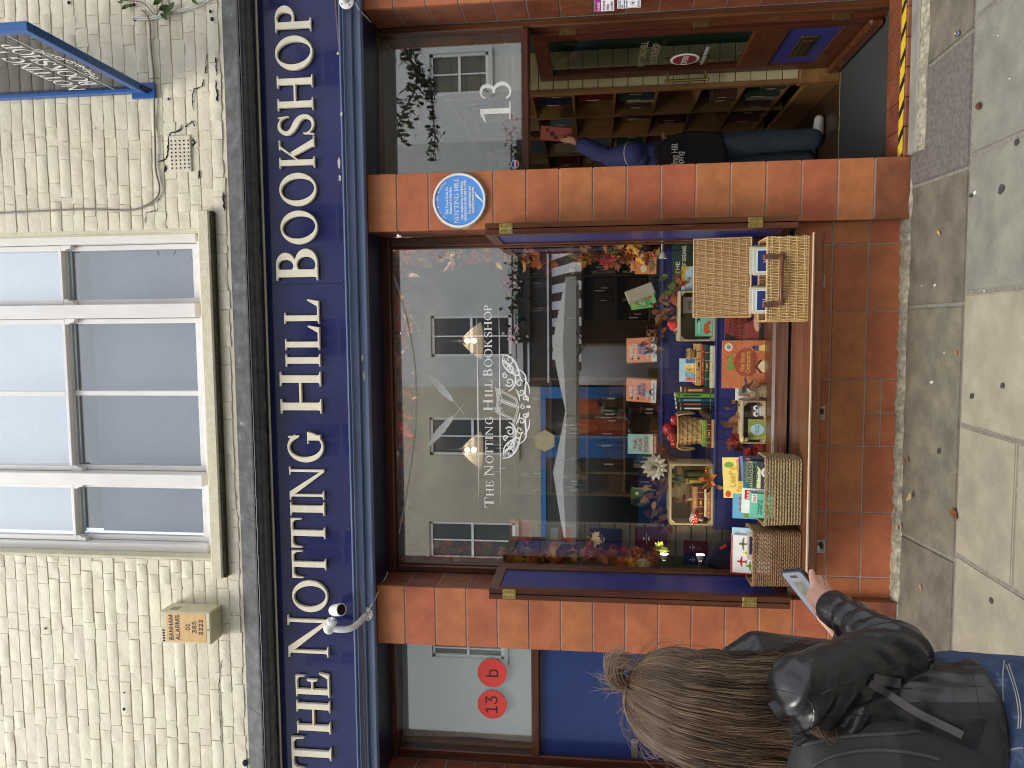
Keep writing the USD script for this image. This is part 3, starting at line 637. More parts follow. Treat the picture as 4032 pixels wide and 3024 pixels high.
for X0, X1 in ((420, 433), (580, 592)):
    a, b = on(*s5(X1, 1555)), on(*s5(X0, 95)); zc_ = (a[1] + b[1]) / 2; t = .0035
    part(dw, 'rule_line', vin(Polygon([(a[0], zc_), (a[0] + .5, zc_ + t), (b[0] - .5, zc_ + t), (b[0], zc_), (b[0] - .5, zc_ - t), (a[0] + .5, zc_ - t)])), m_vinyl)
def quill(tip, end, side):
    """feather with barbs: tip = nib point, end = feather end (x, z)"""
    a, b = np.array(tip), np.array(end); d = b - a; L = np.linalg.norm(d); d /= L; n = np.array([-d[1], d[0]]) * side; g = []
    g.append(_stroke([a, a + d * L * .5 - n * .004, b], [.002, .004, .0015]))
    r = random.Random(3)
    for i in range(46):
        t = .30 + .68 * i / 45; base = a + d * L * t; w = (.022 * math.sin(math.pi * min(1, (t - .22) / .80) ** .8) + .004)
        for s, k in ((1, 1.0), (-1, .75)):
            l = w * k * r.uniform(.8, 1.1); e = base + n * s * l + d * l * 1.35
            g.append(Polygon([base, base + d * .0100, e + d * .006, e]))
    return unary_union([q.buffer(0) for q in g])
part(dw, 'quill_emblem', vin(quill(on(*s5(328, 888)), on(*s5(62, 578)), 1)), m_vinyl); part(dw, 'quill_emblem', vin(quill(on(*s5(328, 806)), on(*s5(68, 1118)), -1)), m_vinyl)
# open book
bkp = [on(*s5(x, y)) for x, y in ((572, 700), (588, 785), (560, 875), (700, 940), (728, 838), (708, 770))]
def ring(P, w): q = Polygon(P).buffer(0); return q.difference(q.buffer(-w))
lp = [bkp[i] for i in (1, 2, 3, 4)]; rp_ = [bkp[i] for i in (0, 1, 4, 5)]
part(dw, 'book_emblem', vin(unary_union([ring(lp, .0035), ring(rp_, .0035), Polygon(lp).buffer(-.009).difference(Polygon(lp).buffer(-.012)), Polygon(rp_).buffer(-.009).difference(Polygon(rp_).buffer(-.012))] + [_stroke([on(*s5(548 + k * 7, 690 + k * 3)), on(*s5(566 + k * 7, 780)), on(*s5(548 + k * 7, 872))], [.002, .003, .002]) for k in range(4)])), m_vinyl)
# scrollwork
def spiral(cx, cz, r0, r1, a0, turns, w0=.007, w1=.003):
    t = np.linspace(0, 1, 30); a = a0 + turns * 2 * math.pi * t; r = r0 + (r1 - r0) * t
    P = np.stack([cx + r * np.cos(a), cz + r * np.sin(a)], 1); n = 30; w = np.linspace(w0, w1, n)
    d = np.gradient(P, axis=0); d /= np.linalg.norm(d, axis=1, keepdims=True); nn = np.stack([-d[:, 1], d[:, 0]], 1) * w[:, None] / 2
    return unary_union([Polygon([P[i] + nn[i], P[i + 1] + nn[i + 1], P[i + 1] - nn[i + 1], P[i] - nn[i]]).buffer(.0004) for i in range(n - 1)])
cxm = on(*s5(650, 832))[0]; ztop = on(*s5(596, 832))[1]; zbt = on(*s5(800, 832))[1]; half = abs(on(*s5(640, 1205))[0] - cxm); hz = ztop - zbt
sc = []
for s in (1, -1):
    def q(u, v): return (cxm + s * u * half, ztop - v * hz)
    for (u, v, r0, r1, a0, tn) in ((.90, .30, .034, .006, 1.57, 1.15), (.74, .30, .026, .005, 3.6, 1.1), (.66, .56, .026, .005, .6, 1.2), (.48, .30, .030, .006, 2.2, 1.2), (.45, .66, .024, .005, 5.2, 1.1), (.28, .72, .024, .005, 1.2, 1.2), (.16, .86, .020, .004, 4.2, 1.1), (.60, .16, .018, .004, 0., 1.2)):
        c_ = q(u, v); g = spiral(0, 0, r0, r1, a0, tn, .0085, .004); g = affinity.translate(affinity.scale(g, s, 1, origin=(0, 0)), *c_); sc.append(g)
    for P, w in (([(1.0, .02), (.92, .42), (.70, .62), (.50, .72)], [.006, .011, .012, .006]), ([(.98, .10), (.80, .10), (.66, .34), (.60, .70)], [.005, .009, .010, .004]), ([(.72, .62), (.56, .88), (.34, .86), (.10, .98)], [.005, .010, .011, .006]), ([(.70, .44), (.55, .52), (.38, .44), (.30, .26)], [.004, .009, .010, .005]), ([(.34, .52), (.24, .62), (.12, .66)], [.004, .010, .005]), ([(.55, .80), (.40, .98), (.24, 1.0)], [.004, .009, .004])):
        sc.append(_stroke([q(*p) for p in P], w))
    for k in range(4):
        sc.append(_stroke([q(.93 - k * .035, .14 + k * .07), q(.84 - k * .05, .22 + k * .05), q(.83 - k * .06, .40)], [.003, .006, .003]))
sc.append(_ell(cxm, zbt + .004, .008, .014)); sc.append(spiral(cxm, zbt + hz * .22, .016, .005, 0, 1.0, .006, .005))
part(dw, 'scroll_emblem', vin(unary_union([g.buffer(0) for g in sc])), m_vinyl)

# ================================================================ SHUTTERS folded back beside the window
YO = -.215
def shutter(name, label, xh, xo, z0, z1, sgn):
    """two leaves folded together, square to the street; xh hinge side (at the wall), xo outer edge; sgn: side the painted face looks to"""
    t = thing(name, label, 'shutter', (xh, .2, z0))
    for k in (0, 1):
        off = -sgn * (.034 * k)
        def leaf(u0, u1, w0, w1, zz0, zz1, c=.003):           # u along depth 0 wall..1 outer, w across thickness
            y0, y1 = .19 + (YO - .19) * u0, .19 + (YO - .19) * u1
            m = bx(0, 1, 0, 1, zz0, zz1); v = m.vertices
            xs_ = lambda u, w: xh + (xo - xh) * u + off + w
            P = np.array([[xs_(u0 if b[1] < .5 else u1, w0 if b[0] < .5 else w1), (y0 if b[1] < .5 else y1), b[2]] for b in v]); m.vertices = P
            if m.volume < 0: m.invert()
            return m
        th = (-.014, .014); sw = .115; rl = .055
        part(t, 'stile', leaf(0, sw, *th, z0, z1), m_woodv); part(t, 'stile', leaf(1 - sw, 1, *th, z0, z1), m_woodv)
        part(t, 'rail', leaf(sw, 1 - sw, *th, z0, z0 + rl), m_woodh); part(t, 'rail', leaf(sw, 1 - sw, *th, z1 - rl, z1), m_woodh)
        part(t, 'panel', leaf(sw - .005, 1 - sw + .005, -.006, .006, z0 + rl - .002, z1 - rl + .002), m_bluepanel)
    for zf in (.93, .13):
        zc_ = z0 + (z1 - z0) * zf; xm = xo - sgn * .017
        h = part(t, 'hinge', cat([bx(xm - .027, xm - .003, YO - .0035, YO - .0002, zc_ - .036, zc_ + .036, .001), bx(xm + .003, xm + .027, YO - .0035, YO - .0002, zc_ - .036, zc_ + .036, .001), cyl([xm, YO - .003, zc_ - .036], [xm, YO - .003, zc_ + .036], .0045, 8)]), m_brass)
        for i in (-1, 0, 1):
            for s in (-1, 1): part(h, 'screw', ball([xm + s * .015, YO - .0036, zc_ + i * .024], .0042, 1, (1, .4, 1)), m_brassold)
    return t
SZ0, SZ1 = az(3112, 2400, YO), az(1925, 2300, YO)
shutter('folding_shutter', 'mahogany and blue folding shutter left of the display window, behind the phone', ax(2000, 2238, .19), ax(2500, 2368, YO) + .034, SZ0, SZ1, 1)
shutter('folding_shutter', 'mahogany and blue folding shutter right of the display window beside the wicker hamper', ax(2200, 952, .19), ax(2300, 905, YO), SZ0, SZ1, -1)

# ================================================================ LEDGE SHELF and its brackets
zt_ = az(3117, 1500, .06); YFE = -.29
sh = thing('display_ledge', 'worn mahogany fold out ledge under the display window carrying baskets', 'ledge')
LX0, LX1 = ax(3180, 2290, YFE), ax(3190, 912, YFE)
part(sh, 'board', bx(LX0, LX1, YFE + .004, .075, zt_ - .040, zt_, .004), m_woodshelf)
part(sh, 'front_edge', bx(LX0, LX1, YFE - .012, YFE + .0035, zt_ - .050, zt_ - .001, .004), m_woodh)
part(sh, 'worn_nosing', bx(LX0 + .003, LX1 - .003, YFE - .006, YFE + .010, zt_ - .003, zt_ + .0012, .001), flat('bare_worn_wood', (.62, .47, .28), .7))
for Y in (1107, 1625, 2150):
    x = ax(3225, Y, YR); t = thing('shelf_bracket', 'grey metal bracket bolted to the tiles under the ledge, ' + {1107: 'below the wicker hamper', 1625: 'below the small owl crate', 2150: 'below the tall brown basket'}[Y], 'bracket', (x, YR, .5))
    z_ = az(3225, Y, YR); part(t, 'back_plate', bx(x - .038, x + .038, YR - .008, YR - .0015, z_ - .030, z_ + .03, .003), m_galv)
    part(t, 'arm', bx(x - .013, x + .013, .02, YR - .0085, z_ + .006, z_ + .024, .003), m_galv); part(t, 'catch', bx(x - .006, x + .024, YR - .04, YR - .009, z_ - .014, z_ + .003, .003), m_black)
    for s in (-1, 1): part(t, 'bolt', ball([x + s * .025, YR - .009, z_ - .018], .0075, 1, (1, .6, 1)), m_steel)

# ================================================================ SHOP DOORWAY
de = thing('door_surround', 'mahogany door frame and transom window with white number 13 beside the tiled pier', 'door frame')
tz0, tz1 = az(2070, 400, YW), az(2056, 400, YW); tg1 = az(1503, 400, YW + .04)
jx = ax(1700, 128, YW)
part(de, 'frieze', bx(MPX1, RPX0, .20, .30, az(1468, 400, .2), zb0 - .001), m_navydark)
part(de, 'head', bx(MPX1 + .002, RPX0 - .002, YW - .01, YW + .09, tg1, az(1472, 400, YW), .008), m_woodh)
part(de, 'jamb', bx(jx, RPX0 - .002, YW + .001, YW + .09, .03, tg1 - .001, .008), m_woodv)
part(de, 'transom', bx(MPX1 - .01, jx - .001, YW - .012, YW + .09, az(2084, 400, YW), tz1, .008), m_woodh)
part(de, 'jamb', bx(MPX1 - .06, MPX1 - .012, YW + .002, YW + .09, .03, tg1 - .001, .006), m_woodv)
gl_tr = glassmat('transom_glass', 1.0, .22, (.95, .97, .95))
part(de, 'transom_pane', bx(MPX1 - .01, jx + .004, YW + .04, YW + .046, tz1 - .004, tg1 + .004), gl_tr)
m_gold = m_vinyl
for ch, ya, yb in (('1', 480, 402), ('3', 392, 322)):
    Xm = 1950; yv = YW + .0388; z0_, z1_ = az(2010, 400, yv), az(1890, 400, yv)
    part(de, 'numeral', up(extr(letter(ch, ax(Xm, ya, yv), ax(Xm, yb, yv), z0_, z1_), .0008), (0, yv + .0008, 0)), m_vinyl)
# octagonal security sticker
c_ = A(2028, 647, YW + .038); a8 = np.arange(8) * math.pi / 4 + math.pi / 8
oc = Polygon(np.stack([.026 * np.cos(a8), .026 * np.sin(a8)], 1))
part(de, 'sticker', up(extr(oc, .0008), c_), m_vinyl); part(de, 'sticker_print', up(extr(oc.buffer(-.003).intersection(sbox(-.1, .004, .1, .1)), .0006), c_ - [0, .0004, 0]), flat('sticker_blue', (.02, .07, .40))); part(de, 'sticker_print', up(extr(oc.buffer(-.003).intersection(sbox(-.1, -.1, .1, -.004)), .0006), c_ - [0, .0004, 0]), flat('sticker_red', (.55, .02, .03)))
# doorstep
st = thing('doorstep', 'shallow concrete and quarry tile doorstep with worn black and yellow hazard tape', 'doorstep')
zst = .075
SX0, SX1 = MPX1 + .001, RPX0 - .001
part(st, 'concrete_step', bx(SX0, SX1, -.098, -.0055, -.02, zst - .016, .008), M('grey_concrete', (.33, .31, .26), (.22, .21, .175), scale=18, rough=.9, bump=.003, bscale=90, stain=.3, sscale=9))
part(st, 'mortar_edge', fillet(SX0, SX1, -.097, .045, .022, 90), m_fillet, smooth=True)
n = 6; w = (SX1 - SX0) / n
for i in range(n):
    a, b = SX0 + w * i, SX0 + w * (i + 1)
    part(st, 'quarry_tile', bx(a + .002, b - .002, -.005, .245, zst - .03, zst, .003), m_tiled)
part(st, 'tile_studs', cat([bx(SX0 + w * i + .012 + p * (w - .02) / 5, SX0 + w * i + .012 + (p + 1) * (w - .02) / 5 - .007, .088 + q_ * .025, .088 + q_ * .025 + .019, zst - .002, zst + .0022) for i in range(n) for p in range(5) for q_ in range(6)]), m_tiled, kind='stuff')
tp0, tp1 = .012, .068
part(st, 'hazard_tape', bx(SX0, SX1, tp0, tp1, zst - .001, zst + .0012), flat('black_tape', (.016, .016, .017), .5))
m_yel = M('yellow_tape', (.78, .56, .03), (.62, .42, .03), scale=60, rough=.5)
x = SX0 + .03
while x < SX1 - .02:
    P = Polygon([(x, tp0), (x + .085, tp0), (x + .035, tp1), (x - .05, tp1)]).intersection(sbox(SX0, tp0, SX1, tp1))
    part(st, 'yellow_stripe', prism_z(np.array(P.exterior.coords)[:-1], zst + .0012, zst + .0024), m_yel); x += .135
# ================================================================ SHOP INTERIOR (floor, walls, ceiling) and carpet
ir = thing('shop_interior', 'dim bookshop interior with floor, walls and ceiling', 'interior', kind='structure')
m_wallin = flat('dim_green_wall', (.055, .075, .055), .9); m_ceil = flat('shop_ceiling', (.32, .30, .26), .9)
part(ir, 'inner_floor', bx(-2.4, 2.3, 1.13, 4.6, -.02, .022), m_brownfloor)
part(ir, 'entrance_mat', bx(MPX1 - .1, 2.0, .246, 1.125, -.02, .050), m_carpet)
part(ir, 'mat_strip', bx(MPX1 - .1, 1.9, 1.115, 1.14, .0, .053, .003), m_brassold)
part(ir, 'back_wall', bx(-2.5, 2.4, 4.6, 4.7, 0, 3.1), m_oak)
part(ir, 'side_wall', bx(2.02, 2.1, .36, 4.6, 0, 3.1), m_wallin); part(ir, 'side_wall', bx(-2.4, -2.3, .4, 4.6, 0, 3.1), m_oak)
part(ir, 'ceiling', bx(-2.5, 2.4, .34, 4.7, 3.05, 3.1), m_ceil)
part(ir, 'lobby_partition', bx(LPX0 - .02, LPX0 + .03, .36, 4.6, 0, 3.1), m_wallin)

# ================================================================ SHOP DOOR, standing open
XD, YD0, YD1 = 1.795, .335, 1.145
sd = thing('shop_door', 'mahogany shop door standing open inwards with glazed upper half and blue letterbox panel', 'door', (XD, YD0, 0))
dz1 = az(2090, 200, .33) ; dz0 = .05; dt = .022
def dl(y0, y1, z0, z1, t=dt, c=.003): return bx(XD - t, XD + t, y0, y1, z0, z1, c)
zg0 = AX(2955, 150, XD)[2]; zp0, zp1 = AX(3235, 200, XD)[2], AX(3050, 200, XD)[2]
gya, gyb = AX(2160, 172, XD)[1], AX(2190, 305, XD)[1]
gya, gyb = YD0 + .12, YD1 - .10
zgt = AX(2160, 172, XD)[2]
part(sd, 'stile', dl(YD0, gya, dz0, dz1), m_woodv); part(sd, 'stile', dl(gyb, YD1, dz0, dz1), m_woodv)
part(sd, 'rail', dl(gya, gyb, zgt, dz1), m_woodh); part(sd, 'rail', dl(gya, gyb, zp1, zg0), m_woodh); part(sd, 'rail', dl(gya, gyb, dz0, zp0), m_woodh)
part(sd, 'blue_panel', dl(gya - .004, gyb + .004, zp0 - .004, zp1 + .004, .012, 0), m_bluepanel)
part(sd, 'glass', dl(gya - .004, gyb + .004, zg0 - .004, zgt + .004, .003, 0), glassmat('door_glass', .5, .0, (.85, .88, .85)))
part(sd, 'weatherboard', cat([bx(XD - .065, XD - dt - .0005, YD0 + .01, YD1 - .01, .055, .14, .015)]), m_woodh)
ym = (gya + gyb) / 2; zpm = (zp0 + zp1) / 2
lb = part(sd, 'letterbox', cat([bx(XD - .022, XD - .0125, ym - .16, ym + .16, zpm - .052, zpm + .052, .004), bx(XD - .029, XD - .0225, ym - .115, ym + .115, zpm - .028, zpm + .028, .003)]), m_brassold)
for zf in (AX(2235, 118, XD)[2], AX(2760, 95, XD)[2], AX(3310, 60, XD)[2]):
    part(sd, 'hinge', cat([bx(XD - .032, XD + .035, YD0 - .006, YD0 - .001, zf - .05, zf + .05, .001), cyl([XD + .002, YD0 - .007, zf - .05], [XD + .002, YD0 - .007, zf + .05], .007, 8)]), m_brassold)
part(sd, 'lock', bx(XD - .013, XD + .013, YD0 - .004, YD0 - .0005, AX(3045, 75, XD)[2] - .03, AX(3045, 75, XD)[2] + .03, .001), m_brassold)
for s in (-1, 1):
    z0_, z1_ = AX(2755, 325, XD)[2], AX(2615, 325, XD)[2]; xh_ = XD + s * .075
    part(sd, 'pull_handle', cat([tube([[xh_, YD1 - .05, z0_ - .01], [xh_, YD1 - .05, z1_ + .01]], .010, 10), cyl([XD + s * .022, YD1 - .05, z0_], [xh_, YD1 - .05, z0_], .008), cyl([XD + s * .022, YD1 - .05, z1_], [xh_, YD1 - .05, z1_], .008), ball([xh_, YD1 - .05, z0_ - .012], .013, 1), ball([xh_, YD1 - .05, z1_ + .012], .013, 1)]), m_brass)
def rp(y, z): return [XD - .0045, y, z]
def sidetxt(s, y0, z0, h, w=None, x=XD - .0042, bold=False, d=.0006):
    m = txt(s, h, d, bold); b = m.bounds; k = 1 if w is None else w / (b[1][0] - b[0][0]); v = (m.vertices - [b[0][0], 0, 0]) * [k, 1, 1]
    m.vertices = np.stack([x - v[:, 2], y0 - v[:, 0], z0 + v[:, 1]], 1); return m
part(sd, 'glass_lettering', sidetxt('NOTTING HILL', ym + .24, zgt - .62, .045, .42), flat('faded_gold_lettering', (.30, .25, .15), .6)); part(sd, 'glass_lettering', sidetxt('BOOKSHOP', ym + .20, zgt - .70, .05, .34), flat('faded_gold_lettering', (.30, .25, .15), .6))
op = AX(2700, 215, XD); m = ball([XD - .012, op[1] + .05, op[2]], .10, 2, (.06, 1, .95)); osn = thing('open_sign', 'oval red and white OPEN sign hanging inside the glass of the shop door', 'sign', (XD, op[1], op[2]))
part(osn, 'white_rim', m, m_plast); part(osn, 'red_face', ball([XD - .0135, op[1] + .05, op[2]], .088, 2, (.062, 1, .95)), flat('dull_red', (.22, .035, .05))); part(osn, 'lettering', sidetxt('OPEN', op[1] + .12, op[2] - .02, .04, .14, x=XD - .0195), m_plast)
stk = AX(2905, 262, XD); part(sd, 'sticker', bx(XD - .0045, XD - .0036, stk[1] - .04, stk[1] + .04, stk[2] - .04, stk[2] + .03), flat('sticker_blue', (.02, .07, .40)))
part(sd, 'glass_lettering', sidetxt('CUSTOMERS ENTRANCE', op[1] + .18, op[2] - .135, .022, .30), m_plast2)

def prism_y_(P, y0, y1):
    m = extr(Polygon(P).buffer(0), 1.0); v = np.array(m.vertices); return trimesh.Trimesh(np.stack([v[:, 0], y0 + v[:, 2] * (y1 - y0), v[:, 1]], 1), np.array(m.faces)[:, ::-1], process=False)
# ================================================================ BLUE DOOR 13b
bd = thing('blue_door', 'plain navy blue street door under a window numbered 13b, behind the woman', 'door')
bz1, bz0 = az(2126, 2700, YW + .03), .05
part(bd, 'leaf', bx(ax(1800, 2958, YW) - .02, LPX0 + .06, YW + .03, YW + .07, .0, bz1, .002), m_bluedoor)
part(bd, 'letterbox', bx(FPX1 + .075, FPX1 + .20, YW + .018, YW + .0295, az(2500, 2950, YW) - .02, az(2500, 2950, YW) + .02, .003), m_steel)
bf = thing('blue_door_frame', 'mahogany frame and transom window numbered 13b above the blue door', 'door frame')
part(bf, 'frieze', bx(FPX1, LPX0, .20, .30, az(1528, 2750, .2), zb0 - .001), m_navydark)
bg1 = az(1568, 2750, YW + .03); bg0 = az(2092, 2750, YW)
part(bf, 'head', bx(FPX1 + .002, LPX0 - .002, YW - .01, YW + .08, bg1, az(1534, 2750, YW), .008), m_woodh)
part(bf, 'jamb', bx(FPX1 + .002, ax(1800, 2958, YW), YW + .001, YW + .08, .0, bg1 - .001, .006), m_woodv)
part(bf, 'transom', bx(ax(1800, 2958, YW) + .001, LPX0 + .06, YW - .006, YW + .08, bz1 + .001, bg0, .006), m_woodh)
part(bf, 'transom_pane', bx(ax(1800, 2960, YW), LPX0 + .06, YW + .04, YW + .046, bg0 - .004, bg1 + .004), glassmat('side_transom_glass', 1.0, .20, (.93, .95, .94)))
part(bf, 'inner_board', bx(ax(1800, 2944, YW + .09), ax(1800, 2918, YW + .09), YW + .09, YW + .12, bg0, bg1), M('pale_pine', (.40, .27, .12), (.33, .21, .09), scale=20, rough=.5, stretch=(1, 1, .1)))
part(bf, 'inner_paper', prism_y_([(ax(1700, 2902, YW + .07), bg0 - .03), (ax(1700, 2540, YW + .07), bg0 - .03), (ax(1700, 2540, YW + .07), bg1 - .02), (ax(1700, 2700, YW + .07), bg1 - .024), (ax(1600, 2898, YW + .07), bg1 - .014), (ax(1700, 2893, YW + .07), bg0 + .4)], YW + .07, YW + .071), flat('pale_inner_paper', (.46, .49, .46), .8))
part(bf, 'lobby_wall', cat([bx(FPX1 - .5, LPX0, 1.6, 1.65, 0, 3.05), bx(FPX1 - .14, FPX1 - .10, .36, 1.6, 0, 3.05), bx(FPX1 - .5, LPX0, .34, 1.65, 3.06, 3.1)]), flat('pale_lobby_wall', (.30, .31, .30), .9))
for Y, ch, dx in ((2650, 'b', 0), (2774, '13', 0)):
    c_ = A(1938, Y, YW + .0388); g = Point(0, 0).buffer(.0945, quad_segs=24)
    rdk = part(bf, 'number_disc', up(extr(g, .0006), c_), M('red_vinyl', (.66, .05, .04), (.70, .06, .045), rough=.4))
    part(rdk, 'numeral', textat(ch, c_[0], c_[1] - .0008, c_[2] - (.038 if ch == 'b' else .034), h=.078, d=.0006, center=True, w=.050 if ch == 'b' else .112), m_black)
# ================================================================ BUILDERS for books, crates, leaves, woven baskets
def bookparts(w, h, t, spine='l'):
    c = .0025; s = -1 if spine == 'l' else 1
    cov = cat([bx(-w / 2, w / 2, 0, c, 0, h, .0006), bx(-w / 2, w / 2, t - c, t, 0, h, .0006), bx(s * w / 2, s * (w / 2 - .003), c + .0001, t - c - .0001, 0, h)])
    a, b = sorted((s * (w / 2 - .0031), -s * (w / 2 - .005)))
    return cov, bx(a, b, c + .0001, t - c - .0001, .003, h - .004)
def prints(t, T, items, base='print'):
    for it in items:
        k, mt = it[0], it[-1]
        if k == 't':
            _, s, x, z, hh, w = it[:6]; m = txt(s, hh, .0006, True); b = m.bounds; q = 1 if w is None else w / (b[1][0] - b[0][0])
            m.vertices = (m.vertices - [(b[0][0] + b[1][0]) / 2, 0, 0]) * [q, 1, 1]; nm = 'title'
            if len(it) > 7: m.vertices = m.vertices @ RZ(it[6]).T
            m = up(m, (x, -.0012, z))
        else:
            if k == 'r': g = sbox(it[1], it[3], it[2], it[4])
            elif k == 'e': g = _ell(*it[1:5])
            else: g = Polygon(it[1]).buffer(0)
            m = up(extr(g, .0005), (0, -.0006 if k != 'q' else -.0011, 0)); nm = base
        part(t, nm, xf(m, T), mt)
def book(label, c, w, h, t, mat, R3=None, pr=(), group=None, spine='l', name='book', catg='book'):
    R3 = np.eye(3) if R3 is None else R3; T = mat4(R3, c); o = thing(name, label, catg, c, group)
    cov, pg = bookparts(w, h, t, spine)
    part(o, 'cover', xf(cov, T), mat); part(o, 'pages', xf(pg, T), m_pages); prints(o, T, pr); return o
def pxw(y): return (y + CD) / FPX
def bookpx(label, X0, X1, Y0, Y1, y, mat, pr=(), t=.02, yaw=0, lean=8, roll=0, **k):
    """book seen face on: top X0, base X1, right edge Y0, left edge Y1"""
    c = A(X1, (Y0 + Y1) / 2, y); h = az(X0, Y0, y) - c[2]; w = ax(X1, Y0, y) - ax(X1, Y1, y)
    R3 = RZ(yaw) @ RY(roll) @ RX(-lean); sc = lambda p: p
    pr2 = []
    for it in pr:
        it = list(it); kk = it[0]
        if kk == 't': it[2] *= w; it[3] *= h; it[4] *= h; it[5] = None if it[5] is None else it[5] * w
        elif kk in 'rq' and not isinstance(it[1], list): it[1] *= w; it[2] *= w; it[3] *= h; it[4] *= h
        elif kk == 'e': it[1] *= w; it[2] *= h; it[3] *= w; it[4] *= h
        else: it[1] = [(a * w, b * h) for a, b in it[1]]
        pr2.append(it)
    return book(label, c, w, h, t, mat, R3, pr2, **k)
col = {}
def C(name, r, g, b, rough=.45): return flat('cover_' + name, srgb(r, g, b), rough)
c_peach, c_cobalt, c_whitec = C('peach', 240, 160, 125), C('cobalt', 40, 110, 190), C('white', 235, 235, 230)
c_black, c_aqua, c_maroon, c_red = C('black', 22, 22, 24), C('aqua', 165, 215, 205), C('maroon', 95, 30, 40), C('red', 190, 40, 40)
c_green, c_dkgreen, c_tan, c_cream2 = C('green', 120, 165, 70), C('forest', 30, 60, 48), C('tan', 205, 165, 105), C('ivory', 235, 225, 195)
c_navyb, c_brown, c_orange, c_mint, c_teal, c_yel = C('navy', 26, 36, 92), C('brown', 75, 52, 48), C('orange', 205, 85, 40), C('mint', 110, 195, 165), C('teal', 40, 110, 120), C('yellow', 240, 215, 120)
c_pink, c_ltblue, c_gold, c_grey, c_olive, c_skyb = C('pink', 225, 120, 120), C('pale_blue', 180, 215, 232), C('gold', 220, 175, 70), C('grey', 130, 135, 138), C('olive', 90, 92, 45), C('sky', 110, 175, 205)
m_crate = M('pale_crate_wood', (.52, .43, .27), (.40, .32, .19), scale=18, rough=.7, bump=.001, bscale=80, stretch=(.15, 1, 1), c3=(.28, .20, .11))
m_straw = M('straw_wicker', (.66, .46, .22), (.50, .31, .12), scale=60, rough=.42, rand=.1, c3=(.74, .56, .30))
m_sea = M('seagrass', (.36, .27, .13), (.22, .155, .07), scale=70, rough=.65, c3=(.48, .38, .21))
m_brownw = M('brown_seagrass', (.27, .145, .062), (.15, .078, .034), scale=70, rough=.6, c3=(.38, .22, .11))
m_split = M('split_wood', (.58, .38, .15), (.44, .27, .10), scale=30, rough=.5, c3=(.66, .46, .20))
m_leather = M('brown_leather', (.15, .05, .03), (.10, .034, .022), scale=30, rough=.32)
leaf_cols = [leafmat('leaf_orange', (.74, .22, .03), (.58, .13, .02)), leafmat('leaf_gold', (.80, .48, .08), (.70, .32, .04)), leafmat('leaf_red', (.52, .04, .035), (.40, .03, .03)), leafmat('leaf_rust', (.48, .15, .045), (.36, .10, .03)), leafmat('leaf_cream', (.78, .62, .36), (.70, .52, .30)), leafmat('leaf_green', (.22, .26, .03), (.13, .18, .025)), leafmat('leaf_pinkish', (.55, .32, .28), (.45, .24, .22))]
leaf_brown = [leafmat('leaf_oak_brown', (.24, .10, .035), (.16, .06, .022)), leafmat('leaf_dark_red', (.14, .015, .014), (.09, .012, .012)), leafmat('leaf_light_brown', (.38, .19, .075), (.28, .13, .05))]
leaf_deep = leafmat('leaf_dark_green', (.03, .075, .02), (.02, .05, .015))
def leafshape(kind):
    if kind == 'maple':
        half = [(0, -.05), (.10, -.02), (.34, -.16), (.30, -.02), (.52, .10), (.42, .16), (.58, .42), (.42, .40), (.36, .50), (.22, .40), (.26, .62), (.20, .72), (.10, .70), (0, 1.0)]
    elif kind == 'oak':
        half = [(0, -.1), (.06, .0), (.20, .02), (.14, .14), (.32, .22), (.18, .32), (.38, .46), (.20, .52), (.32, .70), (.15, .72), (.16, .90), (0, 1.0)]
    elif kind == 'pointed':
        half = [(0, -.05), (.14, .12), (.24, .34), (.22, .58), (.10, .82), (0, 1.0)]
    else:
        half = [(0, -.02), (.20, .10), (.33, .35), (.30, .62), (.16, .85), (0, 1.0)]
    P = half + [(-x, y) for x, y in half[::-1][1:-1]]
    m = extr(Polygon(P).buffer(0), .01); v = np.array(m.vertices)
    # single sheet with thickness, curled
    m.vertices = np.stack([v[:, 0], v[:, 1], v[:, 2] * .8 - .25 * v[:, 0] ** 2 + .18 * v[:, 1] ** 2 + .05 * np.sin(v[:, 0] * 9 + v[:, 1] * 5)], 1)
    stem = tube([[0, -.05, 0], [0, -.25, .03], [.02, -.42, .06]], [.016, .014, .014], 4); veins = []
    for a in (0, .55, -.55): veins.append(tube([[0, 0, .012], [.35 * math.sin(a), .6 * math.cos(a), .012 + .18 * (.6 * math.cos(a)) ** 2 - .25 * (.35 * math.sin(a)) ** 2]], [.010, .004], 3))
    return cat([m, stem] + veins)
LEAF = {k: leafshape(k) for k in ('maple', 'oak', 'pointed', 'oval')}
def leafat(parent, kind, c, s, mat, az_=None, tilt=None, name='leaf', face=None):
    a = R.uniform(0, 360) if az_ is None else az_; tl = R.gauss(0, 28) if tilt is None else tilt
    R3 = RZ(R.gauss(0, 25)) @ RX(tl) @ FACE @ RZ(a)
    part(parent, name, xf(LEAF[kind], mat4(R3, c, s)), mat)
